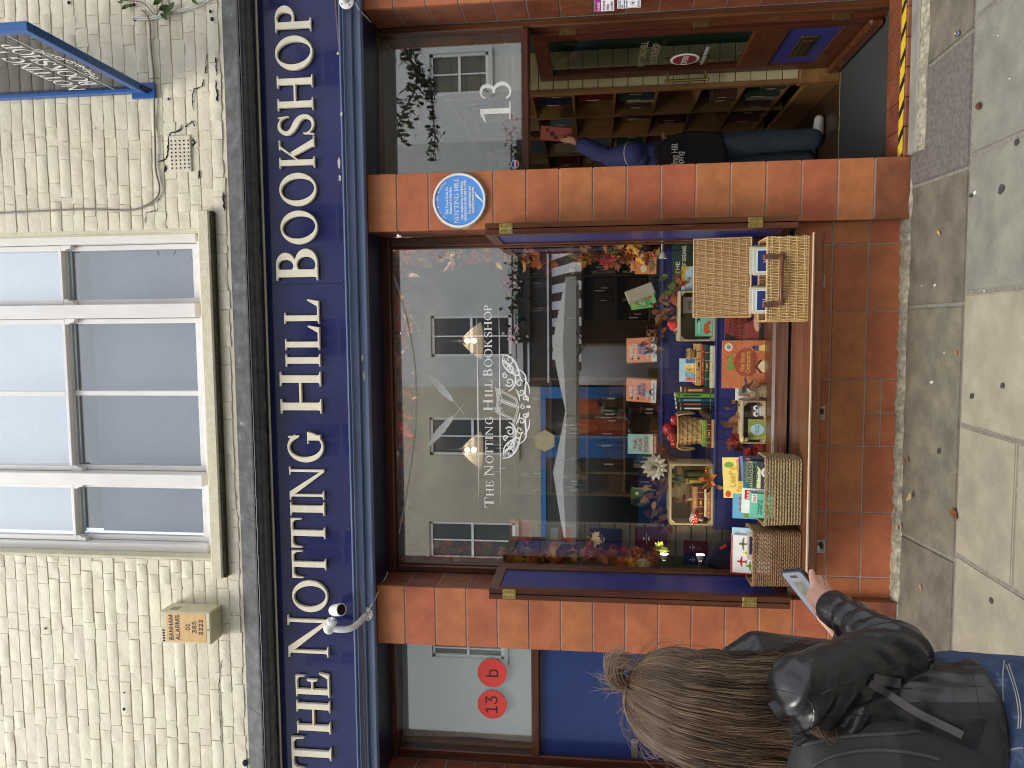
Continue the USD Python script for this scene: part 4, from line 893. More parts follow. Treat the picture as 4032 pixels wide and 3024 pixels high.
def garland(name, label, X0, X1, Y0, Y1, y, n, s=(.045, .085), berries=6, green=.12, along='X'):
    """leaves of many colours wired along a stem from (X0, Y0) to (X1, Y1)"""
    c0, c1 = A(X0, Y0, y), A(X1, Y1, y); t = thing(name, label, 'garland', c0)
    P = [c0 + (c1 - c0) * q + np.array([R.uniform(-.02, .02), R.uniform(0, .01), R.uniform(-.02, .02)]) for q in np.linspace(0, 1, 14)]
    part(t, 'stem', tube(spline(P, 50), .004, 5), m_cableb)
    for i in range(n):
        q = (i + R.random()) / n; c = c0 + (c1 - c0) * q + np.array([R.gauss(0, .034) if along == 'X' else 0, R.uniform(-.035, .035), R.gauss(0, .034) if along != 'X' else 0])
        k = R.choices(['maple', 'oak', 'pointed', 'oval'], [6, 1.2, 1, .8])[0]; mt = R.choices(leaf_cols, [5, 3.5, 2.2, 3, 1.4, green * 10, 1])[0]
        leafat(t, k, c, R.uniform(*s) * (1.15 if k == 'maple' else .9), mt)
    mb = flat('orange_berry', (.55, .09, .02), .25, coat=.4)
    for i in range(berries):
        c = c0 + (c1 - c0) * R.random() + np.array([R.gauss(0, .02), -.045, R.gauss(0, .02)])
        part(t, 'berry_sprig', cat([ball(c + np.array([R.uniform(-.016, .016), R.uniform(-.01, .01), R.uniform(-.02, .02)]), R.uniform(.0055, .008), 1) for _ in range(6)]), mb, smooth=True)
    return t
def crate(name, label, x0, x1, y0, y1, z0, z1, th=.012):
    t = thing(name, label, 'crate', ((x0 + x1) / 2, y0, z0))
    part(t, 'back', bx(x0 + th, x1 - th, y1 - th, y1, z0 + th, z1 - th), m_crate); part(t, 'side', bx(x0, x0 + th, y0, y1, z0, z1, .003), m_crate); part(t, 'side', bx(x1 - th, x1, y0, y1, z0, z1, .003), m_crate)
    part(t, 'base', bx(x0 + th, x1 - th, y0 + .001, y1, z0, z0 + th, .002), m_crate); part(t, 'top', bx(x0 + th, x1 - th, y0 + .001, y1, z1 - th, z1, .002), m_crate)
    for sx, e in ((x0 + th, 1), (x1 - th, -1)):
        for sz, f in ((z0 + th, 1), (z1 - th, -1)):
            part(t, 'corner_block', prism_y([(sx, sz), (sx + e * .026, sz), (sx, sz + f * .026)], y0 + .004, y1 - th), m_crate)
    return t
def prism_y(P, y0, y1):
    m = extr(Polygon(P).buffer(0), 1.0); v = np.array(m.vertices); m2 = trimesh.Trimesh(np.stack([v[:, 0], y0 + v[:, 2] * (y1 - y0), v[:, 1]], 1), np.array(m.faces)[:, ::-1], process=False); return m2
def rrect(w, d, r=.02, n=6):
    """points round a rounded rectangle"""
    g = sbox(-w / 2 + r, -d / 2 + r, w / 2 - r, d / 2 - r).buffer(r, quad_segs=n); return g.exterior
def basket(name, label, c, w, d, h, mat, taper=.06, rows=18, amp=.0035, r=.0045, catg='basket', stakes=44, rim=.008):
    t = thing(name, label, catg, c); loops = []; N = stakes * 3
    for k in range(rows):
        z = h * (k + .5) / rows; f = 1 - taper * (1 - z / h); ex = rrect(w * f, d * f, .022); L = ex.length
        P = []
        for i in range(N + 1):
            p = ex.interpolate(L * (i % N) / N); q = np.array([p.x, p.y]); nrm = q / (np.linalg.norm(q) + 1e-9)
            s = math.sin(math.pi * i / 1.5 + math.pi * k); q = q + nrm * amp * s
            P.append([q[0], q[1], z + .0012 * math.sin(i * 2.1 + k)])
        loops.append(tube(P, r * R.uniform(.9, 1.1), 6, cap=False))
    part(t, 'weave', xf(cat(loops), mat4(None, c)), mat, smooth=True)
    st_ = []
    for i in range(stakes):
        p0 = rrect(w * (1 - taper), d * (1 - taper), .022); p1 = rrect(w, d, .022); a = p0.interpolate(p0.length * i / stakes); b = p1.interpolate(p1.length * i / stakes)
        st_.append(tube([[a.x, a.y, 0], [b.x, b.y, h]], .003, 4))
    part(t, 'stakes', xf(cat(st_), mat4(None, c)), mat)
    ex = rrect(w * 1.01, d * 1.01, .022); P = [[ex.interpolate(ex.length * i / 120).x, ex.interpolate(ex.length * i / 120).y, h + .003 * math.sin(i * 1.7)] for i in range(121)]
    part(t, 'rim', xf(cat([tube(P, rim * .8, 6, cap=False), tube([[p[0], p[1], h - .007 + .003 * math.cos(i * 1.7)] for i, p in enumerate(P)], rim * .7, 6, cap=False)]), mat4(None, c)), mat, smooth=True)
    part(t, 'base', xf(bx(-w * .46, w * .46, -d * .46, d * .46, .002, .008), mat4(None, c)), mat)
    return t

# ================================================================ DISPLAY STAND of stepped royal blue boards behind the glass
Y1R, Y2R, Y3B = .56, .80, 1.02
zT1 = gz0 - .003; zT2 = az(2816, 1600, Y1R); zT3 = az(2603, 1600, Y2R)
dx0, dx1 = ax(2850, 2086, Y1R), gx1 + .02
ds = thing('display_stand', 'royal blue stepped display stand inside the shop window', 'display stand')
part(ds, 'tread', bx(gx0 - .03, gx1 + .03, .30, Y1R + .02, zT1 - .02, zT1), m_woodh)
part(ds, 'riser', bx(dx0, dx1, Y1R + .004, Y1R + .016, zT1, zT2 - .012), m_bluetier)
part(ds, 'tread', bx(dx0, dx1, Y1R - .004, Y2R + .02, zT2 - .012, zT2, .002), m_bluetier)
part(ds, 'riser', bx(dx0 - .02, dx1, Y2R + .004, Y2R + .016, zT2, zT3 - .014), m_bluetier)
part(ds, 'tread', bx(dx0 - .02, dx1, Y2R - .006, Y3B, zT3 - .014, zT3, .002), m_bluetier)
part(ds, 'back_edge', bx(dx0, dx1, Y3B - .01, Y3B, zT2, zT3 - .014), m_bluetier)

# ---- top step
awk = lambda: [('t', 'well,', -.02, .80, .12, .55, c_whitec), ('t', 'this is', -.08, .655, .12, .66, c_whitec), ('t', 'awk', .05, .50, .13, .46, c_cobalt), ('t', 'ward', .05, .37, .12, .56, c_cobalt), ('r', -.5, .5, .0, .17, c_whitec), ('t', 'ESTHER WALKER', .02, .06, .045, .72, c_cobalt),
               ('p', [(-.30, .30), (-.22, .36), (-.08, .34), (.02, .27), (-.05, .21), (-.24, .24)], c_ltblue), ('p', [(-.05, .27), (.06, .20), (.14, .10), (.08, .10), (0, .18), (-.16, .11), (-.2, .12), (-.1, .22)], c_navyb), ('e', -.33, .30, .05, .03, c_cream2), ('p', [(-.40, .80), (-.34, .86), (-.32, .80), (-.26, .79), (-.34, .76)], c_black), ('p', [(-.42, .60), (-.34, .64), (-.28, .6), (-.34, .56)], c_black)]
bookpx('peach novel with white title standing by the brown oak leaves and red bird', 2466, 2586, 1325, 1424, .88, c_peach, awk(), t=.032, yaw=14, lean=12, spine='l')
bookpx('peach novel with white title standing above the apples basket', 2464, 2584, 1496, 1590, .88, c_peach, awk(), t=.032, yaw=-14, lean=12, spine='l')
bookpx('aqua, cream and rust novel facing out beside the white flower', 2472, 2588, 1712, 1789, .86, c_aqua, [('t', 'THE', .0, .70, .105, .50, c_orange), ('t', 'FOUR', .0, .52, .105, .62, c_orange), ('t', 'WINDS', .0, .335, .105, .82, c_orange), ('r', -.5, .5, .14, .26, c_cream2), ('r', -.5, .5, .0, .14, C('rust', 150, 75, 55)), ('t', 'Kristin Hannah', 0, .05, .06, .86, c_whitec)], t=.03, yaw=3, lean=6)
bookpx('dark green novel with black and cream shapes on a stand left of the oak leaves', 2482, 2580, 1930, 2004, .86, C('moss', 95, 112, 60), [('p', [(-.5, 1.), (-.2, 1.), (.1, .55), (-.1, .5), (-.5, .8)], c_dkgreen), ('p', [(-.5, .45), (.1, .55), (.5, .35), (.5, .0), (-.5, .0)], c_black), ('p', [(-.4, .42), (-.1, .48), (.05, .35), (-.2, .22)], c_cream2), ('p', [(0, .30), (.3, .28), (.4, .1), (.1, .08)], c_cream2), ('e', .22, .75, .10, .07, c_whitec), ('t', 'novel', -.2, .12, .05, .3, c_yel)][:-1], t=.02, yaw=-14, lean=14)
ob = bookpx('green children\'s book standing open with its cover folded out, under the robin sprig', 2474, 2582, 1150, 1212, .86, C('leafgreen', 125, 190, 120), [('e', .0, .5, .42, .30, C('mid', 95, 165, 95)), ('e', -.2, .78, .10, .07, c_gold), ('e', .2, .8, .08, .06, c_yel), ('e', .28, .18, .10, .07, c_red), ('e', -.25, .2, .1, .05, c_black), ('t', 'LAZY', .0, .55, .09, .5, c_cream2), ('t', 'MAZE', .0, .42, .09, .5, c_cream2)], t=.006, yaw=-30, lean=14, roll=-16)
part(ob, 'open_pages', xf(bx(0, .10, .002, .030, .004, .195, .003), mat4(RZ(38) @ RY(-16) @ RX(-12), A(2584, 1150, .85))), m_pages)
bookpx('orange picture book half hidden by the garland at the right edge of the window', 2500, 2585, 1010, 1080, .92, C('lightorange', 225, 140, 70), [('e', -.2, .6, .2, .15, c_cream2), ('e', .2, .4, .2, .18, c_brown)], t=.012, yaw=-12, lean=10)
# ---- middle step: books
bookpx('large dark green picture book standing behind the wicker hamper', 2648, 2808, 955, 1120, .70, c_dkgreen, [('t', 'THE', -.08, .82, .09, .30, c_cream2), ('t', 'FOREST OF DREAMS', .0, .66, .09, .9, c_cream2), ('e', .2, .3, .12, .2, C('midgreen', 60, 100, 60))], t=.012, lean=10)
bookpx('pale picture book with red title standing before the large dark green book', 2684, 2812, 1046, 1140, .62, c_ltblue, [('t', 'THE', -.1, .72, .09, .3, c_red), ('t', 'LEAF THIEF', 0, .56, .09, .85, c_red), ('p', [(-.5, .85), (-.2, 1.), (.5, 1.), (.5, .7), (.3, .9)], c_gold), ('e', .2, .25, .2, .12, c_orange)], t=.014, lean=8)
cr2 = crate('wooden_crate', 'small pale wooden crate right of the stacked books holding a white and a mint book', ax(2800, 1343, .58), ax(2800, 1142, .58), .58, .76, zT2, az(2674, 1300, .58))
bookpx('white book lying upright inside the right hand crate', 2690, 2802, 1168, 1232, .66, c_whitec, [('t', 'Flying', 0, .74, .08, .5, c_brown), ('t', 'the Nest', 0, .62, .08, .6, c_brown)], t=.016, lean=6)
bookpx('mint green children\'s book with a small dog, leaning in the right hand crate', 2738, 2806, 1247, 1324, .60, c_mint, [('t', 'Hound', 0, .72, .12, .6, c_whitec), ('e', .3, .8, .14, .10, c_black), ('e', -.1, .35, .3, .16, c_orange), ('r', .1, .3, .1, .3, c_orange), ('r', -.35, -.2, .1, .3, c_orange)], t=.012, lean=10)
def lying(label, x0, x1, y0, d, z0, th, mat, group=None, dec=None):
    """closed book lying flat, spine to the street"""
    o = thing('book', label, 'book', ((x0 + x1) / 2, y0, z0), group)
    part(o, 'cover', cat([bx(x0, x1, y0, y0 + d, z0, z0 + .003, .0008), bx(x0, x1, y0, y0 + d, z0 + th - .003, z0 + th, .0008), prism_x([(y0 + .004, z0), (y0 + .001, z0 + th * .25), (y0, z0 + th * .5), (y0 + .001, z0 + th * .75), (y0 + .004, z0 + th), (y0 + .007, z0 + th * .5)], x0, x1)]), mat)
    part(o, 'pages', bx(x0 + .003, x1 - .003, y0 + .0075, y0 + d - .004, z0 + .0031, z0 + th - .0031), m_pages)
    if dec is not None:
        for q in (.18, .38, .62, .82):
            xq = x0 + (x1 - x0) * q; part(o, 'spine_band', bx(xq - .002, xq + .002, y0 - .0008, y0 + .002, z0 + th * .15, z0 + th * .85), dec)
        part(o, 'spine_title', bx(x0 + (x1 - x0) * .44, x0 + (x1 - x0) * .56, y0 - .0008, y0 + .002, z0 + th * .35, z0 + th * .65), dec)
    return o
zz_ = zT2; y_ = .60
for i, (ya, yb, th, mt, lb, dec) in enumerate(((1362, 1528, .030, c_cream2, 'ivory book lying at the bottom of the short stack', c_gold), (1358, 1522, .034, C('bottlegreen', 40, 72, 55), 'bottle green book lying second from the bottom of the short stack', c_gold), (1356, 1516, .018, c_red, 'thin red book lying in the short stack', c_gold), (1354, 1518, .032, c_tan, 'tan book lying on top of the short stack', c_brown))):
    lying(lb, ax(2780, yb, y_), ax(2780, ya, y_), y_, .15, zz_, th, mt, dec=dec); zz_ += th + .0005
pc = bookpx('postcard of pastel terraced houses propped on the short stack of books', 2675, 2744, 1412, 1504, .64, c_ltblue, [('r', -.5, .5, 0, .18, c_whitec)] + [('r', -.46 + i * .19, -.28 + i * .19, .10, .62 + .05 * (i % 2), [c_pink, c_skyb, c_gold, c_yel, c_cobalt][i]) for i in range(5)] + [('r', -.41 + i * .19, -.33 + i * .19, .36 + .2 * j, .46 + .2 * j, c_whitec) for i in range(5) for j in range(1)], t=.005, lean=12, name='postcard', catg='postcard')
tz = thing('seed_head', 'round ribbed dried seed head on top of the short stack of books', 'seed head', A(2742, 1393, .62)); c_ = A(2722, 1393, .62)
for i in range(22):
    a = i * 2 * math.pi / 22; part(tz, 'scale', tube([c_ + [.004 * math.cos(a), .004 * math.sin(a), -.026], c_ + [.026 * math.cos(a), .026 * math.sin(a), -.012], c_ + [.034 * math.cos(a), .034 * math.sin(a), .012], c_ + [.030 * math.cos(a), .030 * math.sin(a), .030]], [.004, .006, .005, .002], 5), m_split)
part(tz, 'core', ball(c_, .024, 2, (1, 1, 1.1)), flat('dark_seed', (.03, .018, .012), .8))
def standing(label, ya, yb, X0, y, mat, d=.13, z=None, dec=None, group=None, tilt=0):
    z = zT2 if z is None else z
    x0, x1 = ax(2780, yb, y), ax(2780, ya, y); h = az(X0, (ya + yb) / 2, y) - z; o = thing('book', label, 'book', ((x0 + x1) / 2, y, z), group)
    T = mat4(RY(tilt), ((x0 + x1) / 2, y, z)); w = x1 - x0
    part(o, 'cover', xf(cat([bx(-w / 2, -w / 2 + .0028, .001, d, 0, h, .0006), bx(w / 2 - .0028, w / 2, .001, d, 0, h, .0006), prism_z([(-w / 2, .004), (-w * .25, .0008), (0, 0), (w * .25, .0008), (w / 2, .004), (w / 2, .007), (-w / 2, .007)], 0, h)]), T), mat)
    part(o, 'pages', xf(bx(-w / 2 + .003, w / 2 - .003, .0075, d - .004, .003, h - .004), T), m_pages)
    if dec is not None:
        part(o, 'spine_title', xf(bx(-w * .18, w * .18, -.0008, .003, h * .35, h * .8), T), dec)
        for q in (.1, .9): part(o, 'spine_band', xf(bx(-w * .42, w * .42, -.0006, .004, h * q - .002, h * q + .002), T), dec)
    return o
for i, (ya, yb, X0, mt, lb, dec) in enumerate(((1524, 1549, 2684, c_brown, 'dark brown book upright beside the short stack', c_tan), (1550, 1566, 2660, c_green, 'bright green book upright between the brown and blue books', c_dkgreen), (1568, 1583, 2662, C('bluegreen', 40, 75, 95), 'slim blue book with leafy spine upright by the green one', c_skyb), (1584, 1600, 2664, C('darkteal', 28, 52, 58), 'dark teal book upright with orange spine flowers', c_orange), (1601, 1616, 2666, C('deepgreen', 30, 48, 40), 'deep green book upright beside the apple basket', c_cream2))):
    standing(lb, ya, yb, X0, .60, mt, dec=dec)
zz_ = zT2
for ya, yb, th, mt, lb in ((1652, 1764, .016, c_tan, 'tan book lying under the apple basket'), (1652, 1764, .030, C('wine', 88, 36, 44), 'wine red book lying under the apple basket'), (1655, 1758, .024, c_green, 'green cloth book lying directly under the apple basket')):
    lying(lb, ax(2790, yb, .59), ax(2790, ya, .59), .59, .16, zz_, th, mt, dec=c_gold if mt is not c_tan else None); zz_ += th + .0005
# ---- split wood basket of apples
by = .64; bc = np.array([(ax(2765, 1700, by)), by + .05, zz_ + .0005]); bw = ax(2700, 1640, by) - ax(2700, 1765, by)
ab = thing('apple_basket', 'split wood basket heaped with red apples in the shop window', 'basket', bc); bh = az(2668, 1700, by) - bc[2]
NS = 22
for k in range(5):
    z = bh * (k + .5) / 5; P = []
    for i in range(NS * 3 + 1):
        a = i * 2 * math.pi / (NS * 3); f = (.78 + .22 * z / bh); q = .003 * math.cos(math.pi * i / 3 * 1.0 + math.pi * k)
        P.append([(bw / 2 * f + q) * math.cos(a), (.085 * f + q) * math.sin(a), z])
    hw = bh / 5 * .36; V = np.array([[p[0], p[1], p[2] + e] for p in P for e in (-hw, hw)]); Fc = []
    for i in range(len(P) - 1): Fc += [[2 * i, 2 * i + 2, 2 * i + 3], [2 * i, 2 * i + 3, 2 * i + 1]]
    part(ab, 'band', xf(trimesh.Trimesh(V, Fc, process=False), mat4(None, bc)), m_split)
for i in range(NS):
    a = (i + .25) * 2 * math.pi / NS; P = [[bw / 2 * (.78 + .22 * q) * math.cos(a), .085 * (.78 + .22 * q) * math.sin(a), bh * q] for q in (0, .33, .66, 1)]
    d = np.array([-math.sin(a), math.cos(a), 0]) * .0065; V = np.array([np.array(p) + s * d for p in P for s in (-1, 1)]); Fc = [[2 * j, 2 * j + 1, 2 * j + 3] for j in range(3)] + [[2 * j, 2 * j + 3, 2 * j + 2] for j in range(3)]
    part(ab, 'slat', xf(trimesh.Trimesh(V, Fc, process=False), mat4(None, bc)), m_split)
ringp = lambda rx, ry, z, n=49: [[rx * math.cos(i * 2 * math.pi / (n - 1)), ry * math.sin(i * 2 * math.pi / (n - 1)), z] for i in range(n)]
part(ab, 'rim', xf(tube(ringp(bw / 2 + .004, .089, bh), .0065, 6, cap=False), mat4(None, bc)), m_split)
part(ab, 'base', xf(bx(-bw * .38, bw * .38, -.06, .06, .001, .008), mat4(None, bc)), m_split)
for s in (-1, 1): part(ab, 'handle', xf(tube(spline([[s * bw * .50, -.05, bh], [s * bw * .57, -.06, bh * .6], [s * bw * .56, -.02, bh * .25], [s * bw * .57, .04, bh * .6], [s * bw * .50, .05, bh]], 24), .0055, 6), mat4(None, bc)), m_split)
m_apple = M('red_apple', (.42, .012, .020), (.30, .010, .016), scale=14, rough=.12, coat=.6)
def apple(c, r, label, tilt):
    p = [(.001, .62), (.12, .70), (.35, .82), (.65, .80), (.90, .52), (1.0, .10), (.93, -.35), (.70, -.75), (.40, -.90), (.15, -.86), (.001, -.78)]
    m = lathe([(a * r, b * r) for a, b in p[::-1]], 22); t = thing('apple', label, 'apple', c, 'apples heaped in the basket'); T = mat4(RX(tilt) @ RY(tilt * .6), c)
    part(t, 'flesh', xf(m, T), m_apple, smooth=True); part(t, 'stalk', xf(tube([[0, 0, r * .62], [0.002, 0, r * 1.0]], .0018, 5), T), m_cableb)
for (X, Y, dy, r, lb) in ((2660, 1655, .0, .036, 'red apple nearest the pine cone in the split wood basket'), (2632, 1690, .03, .040, 'biggest red apple on top of the heap in the split wood basket'), (2648, 1722, -.01, .034, 'red apple in the middle of the heap in the split wood basket'), (2660, 1745, .02, .034, 'red apple at the left rim of the split wood basket'), (2655, 1690, .07, .036, 'red apple at the back of the split wood basket')):
    apple(A(X, Y, by + .03 + dy), r, lb, R.uniform(-30, 30))
def cone(name, label, c, L, r, axis):
    t = thing(name, label, 'pine cone', c); mt = M('pine_cone', (.13, .075, .04), (.07, .038, .02), scale=60, rough=.7); R3 = trimesh.geometry.align_vectors([0, 0, 1], axis)[:3, :3]
    T = mat4(R3, c); part(t, 'core', xf(ball([0, 0, L / 2], 1, 2, (r * .55, r * .55, L * .48)), T), mt)
    n = 54
    for i in range(n):
        q = (i + .5) / n; a = i * 2.39996; rr = r * math.sin(math.pi * (.12 + .80 * q)) ** .8; d = np.array([math.cos(a), math.sin(a), 0]); e = np.array([-math.sin(a), math.cos(a), 0]); z = L * q
        P = [d * rr * .4 + [0, 0, z], d * rr * .8 + e * .009 + [0, 0, z + .004], d * rr * 1.05 + [0, 0, z + .012], d * rr * .8 - e * .009 + [0, 0, z + .004], d * rr * .85 + [0, 0, z - .002]]
        part(t, 'scale', xf(trimesh.Trimesh(np.array(P), [[0, 1, 2], [0, 2, 3], [4, 2, 1], [4, 3, 2], [0, 4, 1], [0, 3, 4]], process=False), T), mt)
cone('pine_cone', 'brown open pine cone leaning between the upright books and the apple basket', A(2802, 1640, .575), .075, .030, np.array([.45, 0, .9]))
# ---- left crate and what is in it
cx0, cx1 = ax(2800, 2070, .58), ax(2800, 1828, .58); cz1 = az(2637, 1950, .58)
crate('wooden_crate', 'larger pale wooden crate left of the apple basket with books and toadstools', cx0, cx1, .58, .78, zT2, cz1)
zz_ = zT2 + .0125
for ya, yb, th, mt, lb in ((1920, 2040, .028, C('rosewood', 165, 110, 90), 'pinkish brown book at the bottom of the stack in the left crate'), (1926, 2035, .014, c_cream2, 'thin cream book in the stack in the left crate'), (1915, 2045, .042, C('burgundy', 92, 34, 44), 'thick burgundy book in the stack in the left crate'), (1918, 2038, .030, C('palebrown', 185, 135, 100), 'pale brown book on top of the stack in the left crate')):
    lying(lb, ax(2780, yb, .60), ax(2780, ya, .60), .60, .14, zz_, th, mt, dec=c_gold if th > .015 else None); zz_ += th + .0005
ztop_crate = zz_
standing('old olive and gold book standing upright inside the left crate', 1884, 1910, 2695, .63, c_olive, d=.10, z=zT2 + .0125, dec=c_gold); standing('second old olive book beside its twin inside the left crate', 1862, 1882, 2693, .64, C('darkolive', 78, 80, 40), d=.10, z=zT2 + .0125)
def mushroom(label, c, h, r, capmat, dots, R3):
    t = thing('toadstool', label, 'toadstool', c); T = mat4(R3, c); ms = M('toadstool_stalk', (.62, .54, .40), (.48, .38, .26), scale=40, rough=.6, stretch=(1, 1, .1))
    part(t, 'stalk', xf(lathe([(.001, 0), (.011, 0), (.010, h * .3), (.008, h * .8), (.001, h * .82)], 14), T), ms, smooth=True)
    part(t, 'cap', xf(lathe([(.010, h * .74), (r * .95, h * .72), (r, h * .78), (r * .85, h * .93), (r * .5, h * 1.05), (.001, h * 1.1)], 22), T), capmat, smooth=True)
    part(t, 'gills', xf(lathe([(.009, h * .70), (r * .93, h * .715)], 22), T), ms)
    if dots:
        for i in range(26):
            a, q = i * 2.39996, .15 + .8 * i / 26; z = np.interp(q, [0, .5, .85, 1], [1.1, 1.05, .93, .80]) * h
            part(t, 'spot', xf(ball([r * q * math.cos(a), r * q * math.sin(a), z], .0048, 1), T), m_plast)
mushroom('red toadstool with white spots leaning in the left crate', A(2765, 2048, .61), .075, .045, M('toadstool_red', (.50, .02, .02), (.40, .015, .015), rough=.3), True, RY(20) @ RX(20))
mushroom('purple toadstool standing on the stack in the left crate', np.array([ax(2740, 1965, .63), .64, ztop_crate]), .055, .036, M('toadstool_purple', (.13, .015, .03), (.09, .012, .024), rough=.4), False, RY(-10))
iv = thing('ivy_sprig', 'dark green ivy sprig trailing in the left crate beside the olive books', 'plant', A(2660, 1870, .62)); part(iv, 'stem', tube(spline([A(2650, 1850, .64), A(2672, 1880, .62), A(2690, 1900, .63)], 16), .002, 5), m_cableb)
for _ in range(12): leafat(iv, 'oval', A(R.uniform(2648, 2700), R.uniform(1848, 1905), R.uniform(.60, .66)), R.uniform(.03, .045), leaf_deep)
of = thing('orange_flower', 'orange and yellow artificial flower spilling from the left crate', 'flower', A(2800, 1885, .56))
for i in range(7): leafat(of, 'pointed', A(2795 + R.uniform(-16, 16), 1885 + R.uniform(-18, 18), .555), .06, leaf_cols[0], az_=i * 51, name='petal')
for i in range(8): leafat(of, 'oval', A(2785 + R.uniform(-9, 9), 1842 + R.uniform(-14, 14), .56), .024, leaf_cols[1], name='petal')
for i in range(4): leafat(of, 'pointed', A(2800 + R.uniform(-14, 20), 1905 + R.uniform(-14, 14), .565), .06, leaf_brown[2])
# ---- dahlia
fc = A(2579, 1838, .64); wf = thing('white_flower', 'large white spiky artificial dahlia above the left crate', 'flower', fc)
m_petal = leafmat('white_petal', (.80, .78, .70), (.74, .70, .58)); m_petal2 = leafmat('cream_petal', (.78, .70, .42), (.74, .64, .36))
for ring_, (n, L, tilt_) in enumerate(((13, .092, 8), (12, .080, 28), (10, .060, 48), (8, .042, 66))):
    for i in range(n):
        a = i * 360 / n + ring_ * 17; R3 = RX(-12) @ FACE @ RZ(a) @ RX(tilt_); part(wf, 'petal', xf(LEAF['pointed'], mat4(R3, fc + np.array([0, -.006 * ring_, 0]), L * R.uniform(.9, 1.08))), m_petal if ring_ < 3 else m_petal2)
def foliage(label, boxes, n, mats, kinds, s, y, name='foliage_sprig'):
    X0, X1, Y0, Y1 = boxes; c = A((X0 + X1) / 2, (Y0 + Y1) / 2, y); t = thing(name, label, 'foliage', c)
    hub = A(X1, (Y0 + Y1) / 2, y)
    for i in range(n):
        p = A(R.uniform(X0, X1), R.uniform(Y0, Y1), y + R.uniform(-.05, .05)); leafat(t, R.choice(kinds), p, R.uniform(*s), R.choice(mats))
        if i % 4 == 0: part(t, 'twig', tube(spline([c + np.array([R.uniform(-.02, .02), 0, 0]), (c + p) / 2 + [0, .01, .01], p], 8), .0016, 4), m_cableb)
    return t
foliage('brown oak leaves and dark red sprigs heaped above the left crate', (2555, 2640, 1850, 2075), 34, leaf_brown, ['oak', 'oak', 'pointed'], (.05, .085), .70)
foliage('dark red leaf sprig hanging at the left end of the left crate', (2600, 2665, 2060, 2100), 8, [leaf_brown[1]], ['pointed'], (.06, .08), .64)
foliage('dark maroon maple leaves behind the white flower', (2590, 2650, 1770, 1830), 9, [leaf_brown[1]], ['maple'], (.06, .08), .72)
foliage('reddish brown autumn sprigs around the red felt bird', (2580, 2680, 1165, 1290), 34, leaf_brown + [leaf_cols[3]], ['pointed', 'oval', 'oak'], (.035, .07), .72)
foliage('brown oak sprig in front of the peach novel near the red bird', (2520, 2610, 1290, 1400), 20, [leaf_brown[0], leaf_brown[2]], ['oval', 'oak'], (.03, .05), .74)
foliage('orange leaf and berry sprig behind the hamper lid', (2610, 2680, 1075, 1160), 16, [leaf_cols[0], leaf_cols[3], leaf_cols[5]], ['pointed', 'oval'], (.05, .08), .66)
foliage('crimson maple leaves around the small owl crate', (2880, 2945, 1712, 1762), 12, [leaf_cols[2], leaf_brown[1]], ['maple'], (.05, .075), .50); foliage('tan oak leaves standing above the small owl crate', (2868, 2915, 1650, 1700), 9, [leaf_brown[2]], ['oak'], (.06, .08), .50)
foliage('crimson and brown leaves between the owl crate and the seagrass basket', (2950, 3025, 1752, 1800), 14, [leaf_cols[2], leaf_brown[0]], ['maple', 'oak'], (.05, .075), .45)
foliage('thin brown oval leaf sprig standing right of the owl crate', (2865, 2925, 1570, 1640), 9, [leaf_brown[0]], ['oval'], (.03, .045), .50)
# robin
rc = A(2652, 1283, .70); rb = thing('felt_bird', 'small red felt bird perched on the brown leaves', 'toy bird', rc)
m_felt = flat('red_felt', (.72, .05, .05), .95); body = ball(rc, .030, 2, (1.15, .9, 1)); part(rb, 'body', body, m_felt, smooth=True); part(rb, 'head', ball(rc + [.012, -.006, .022], .020, 2), m_felt, smooth=True); part(rb, 'eye', ball(rc + [.008, -.026, .026], .0035, 1), m_black); part(rb, 'belly', ball(rc + [-.010, .004, -.006], .026, 2), m_plast, smooth=True); part(rb, 'beak', lathe([(.003, 0), (.0005, .010)], 6).apply_transform(mat4(RX(90), rc + [.012, -.025, .02])), m_gold)
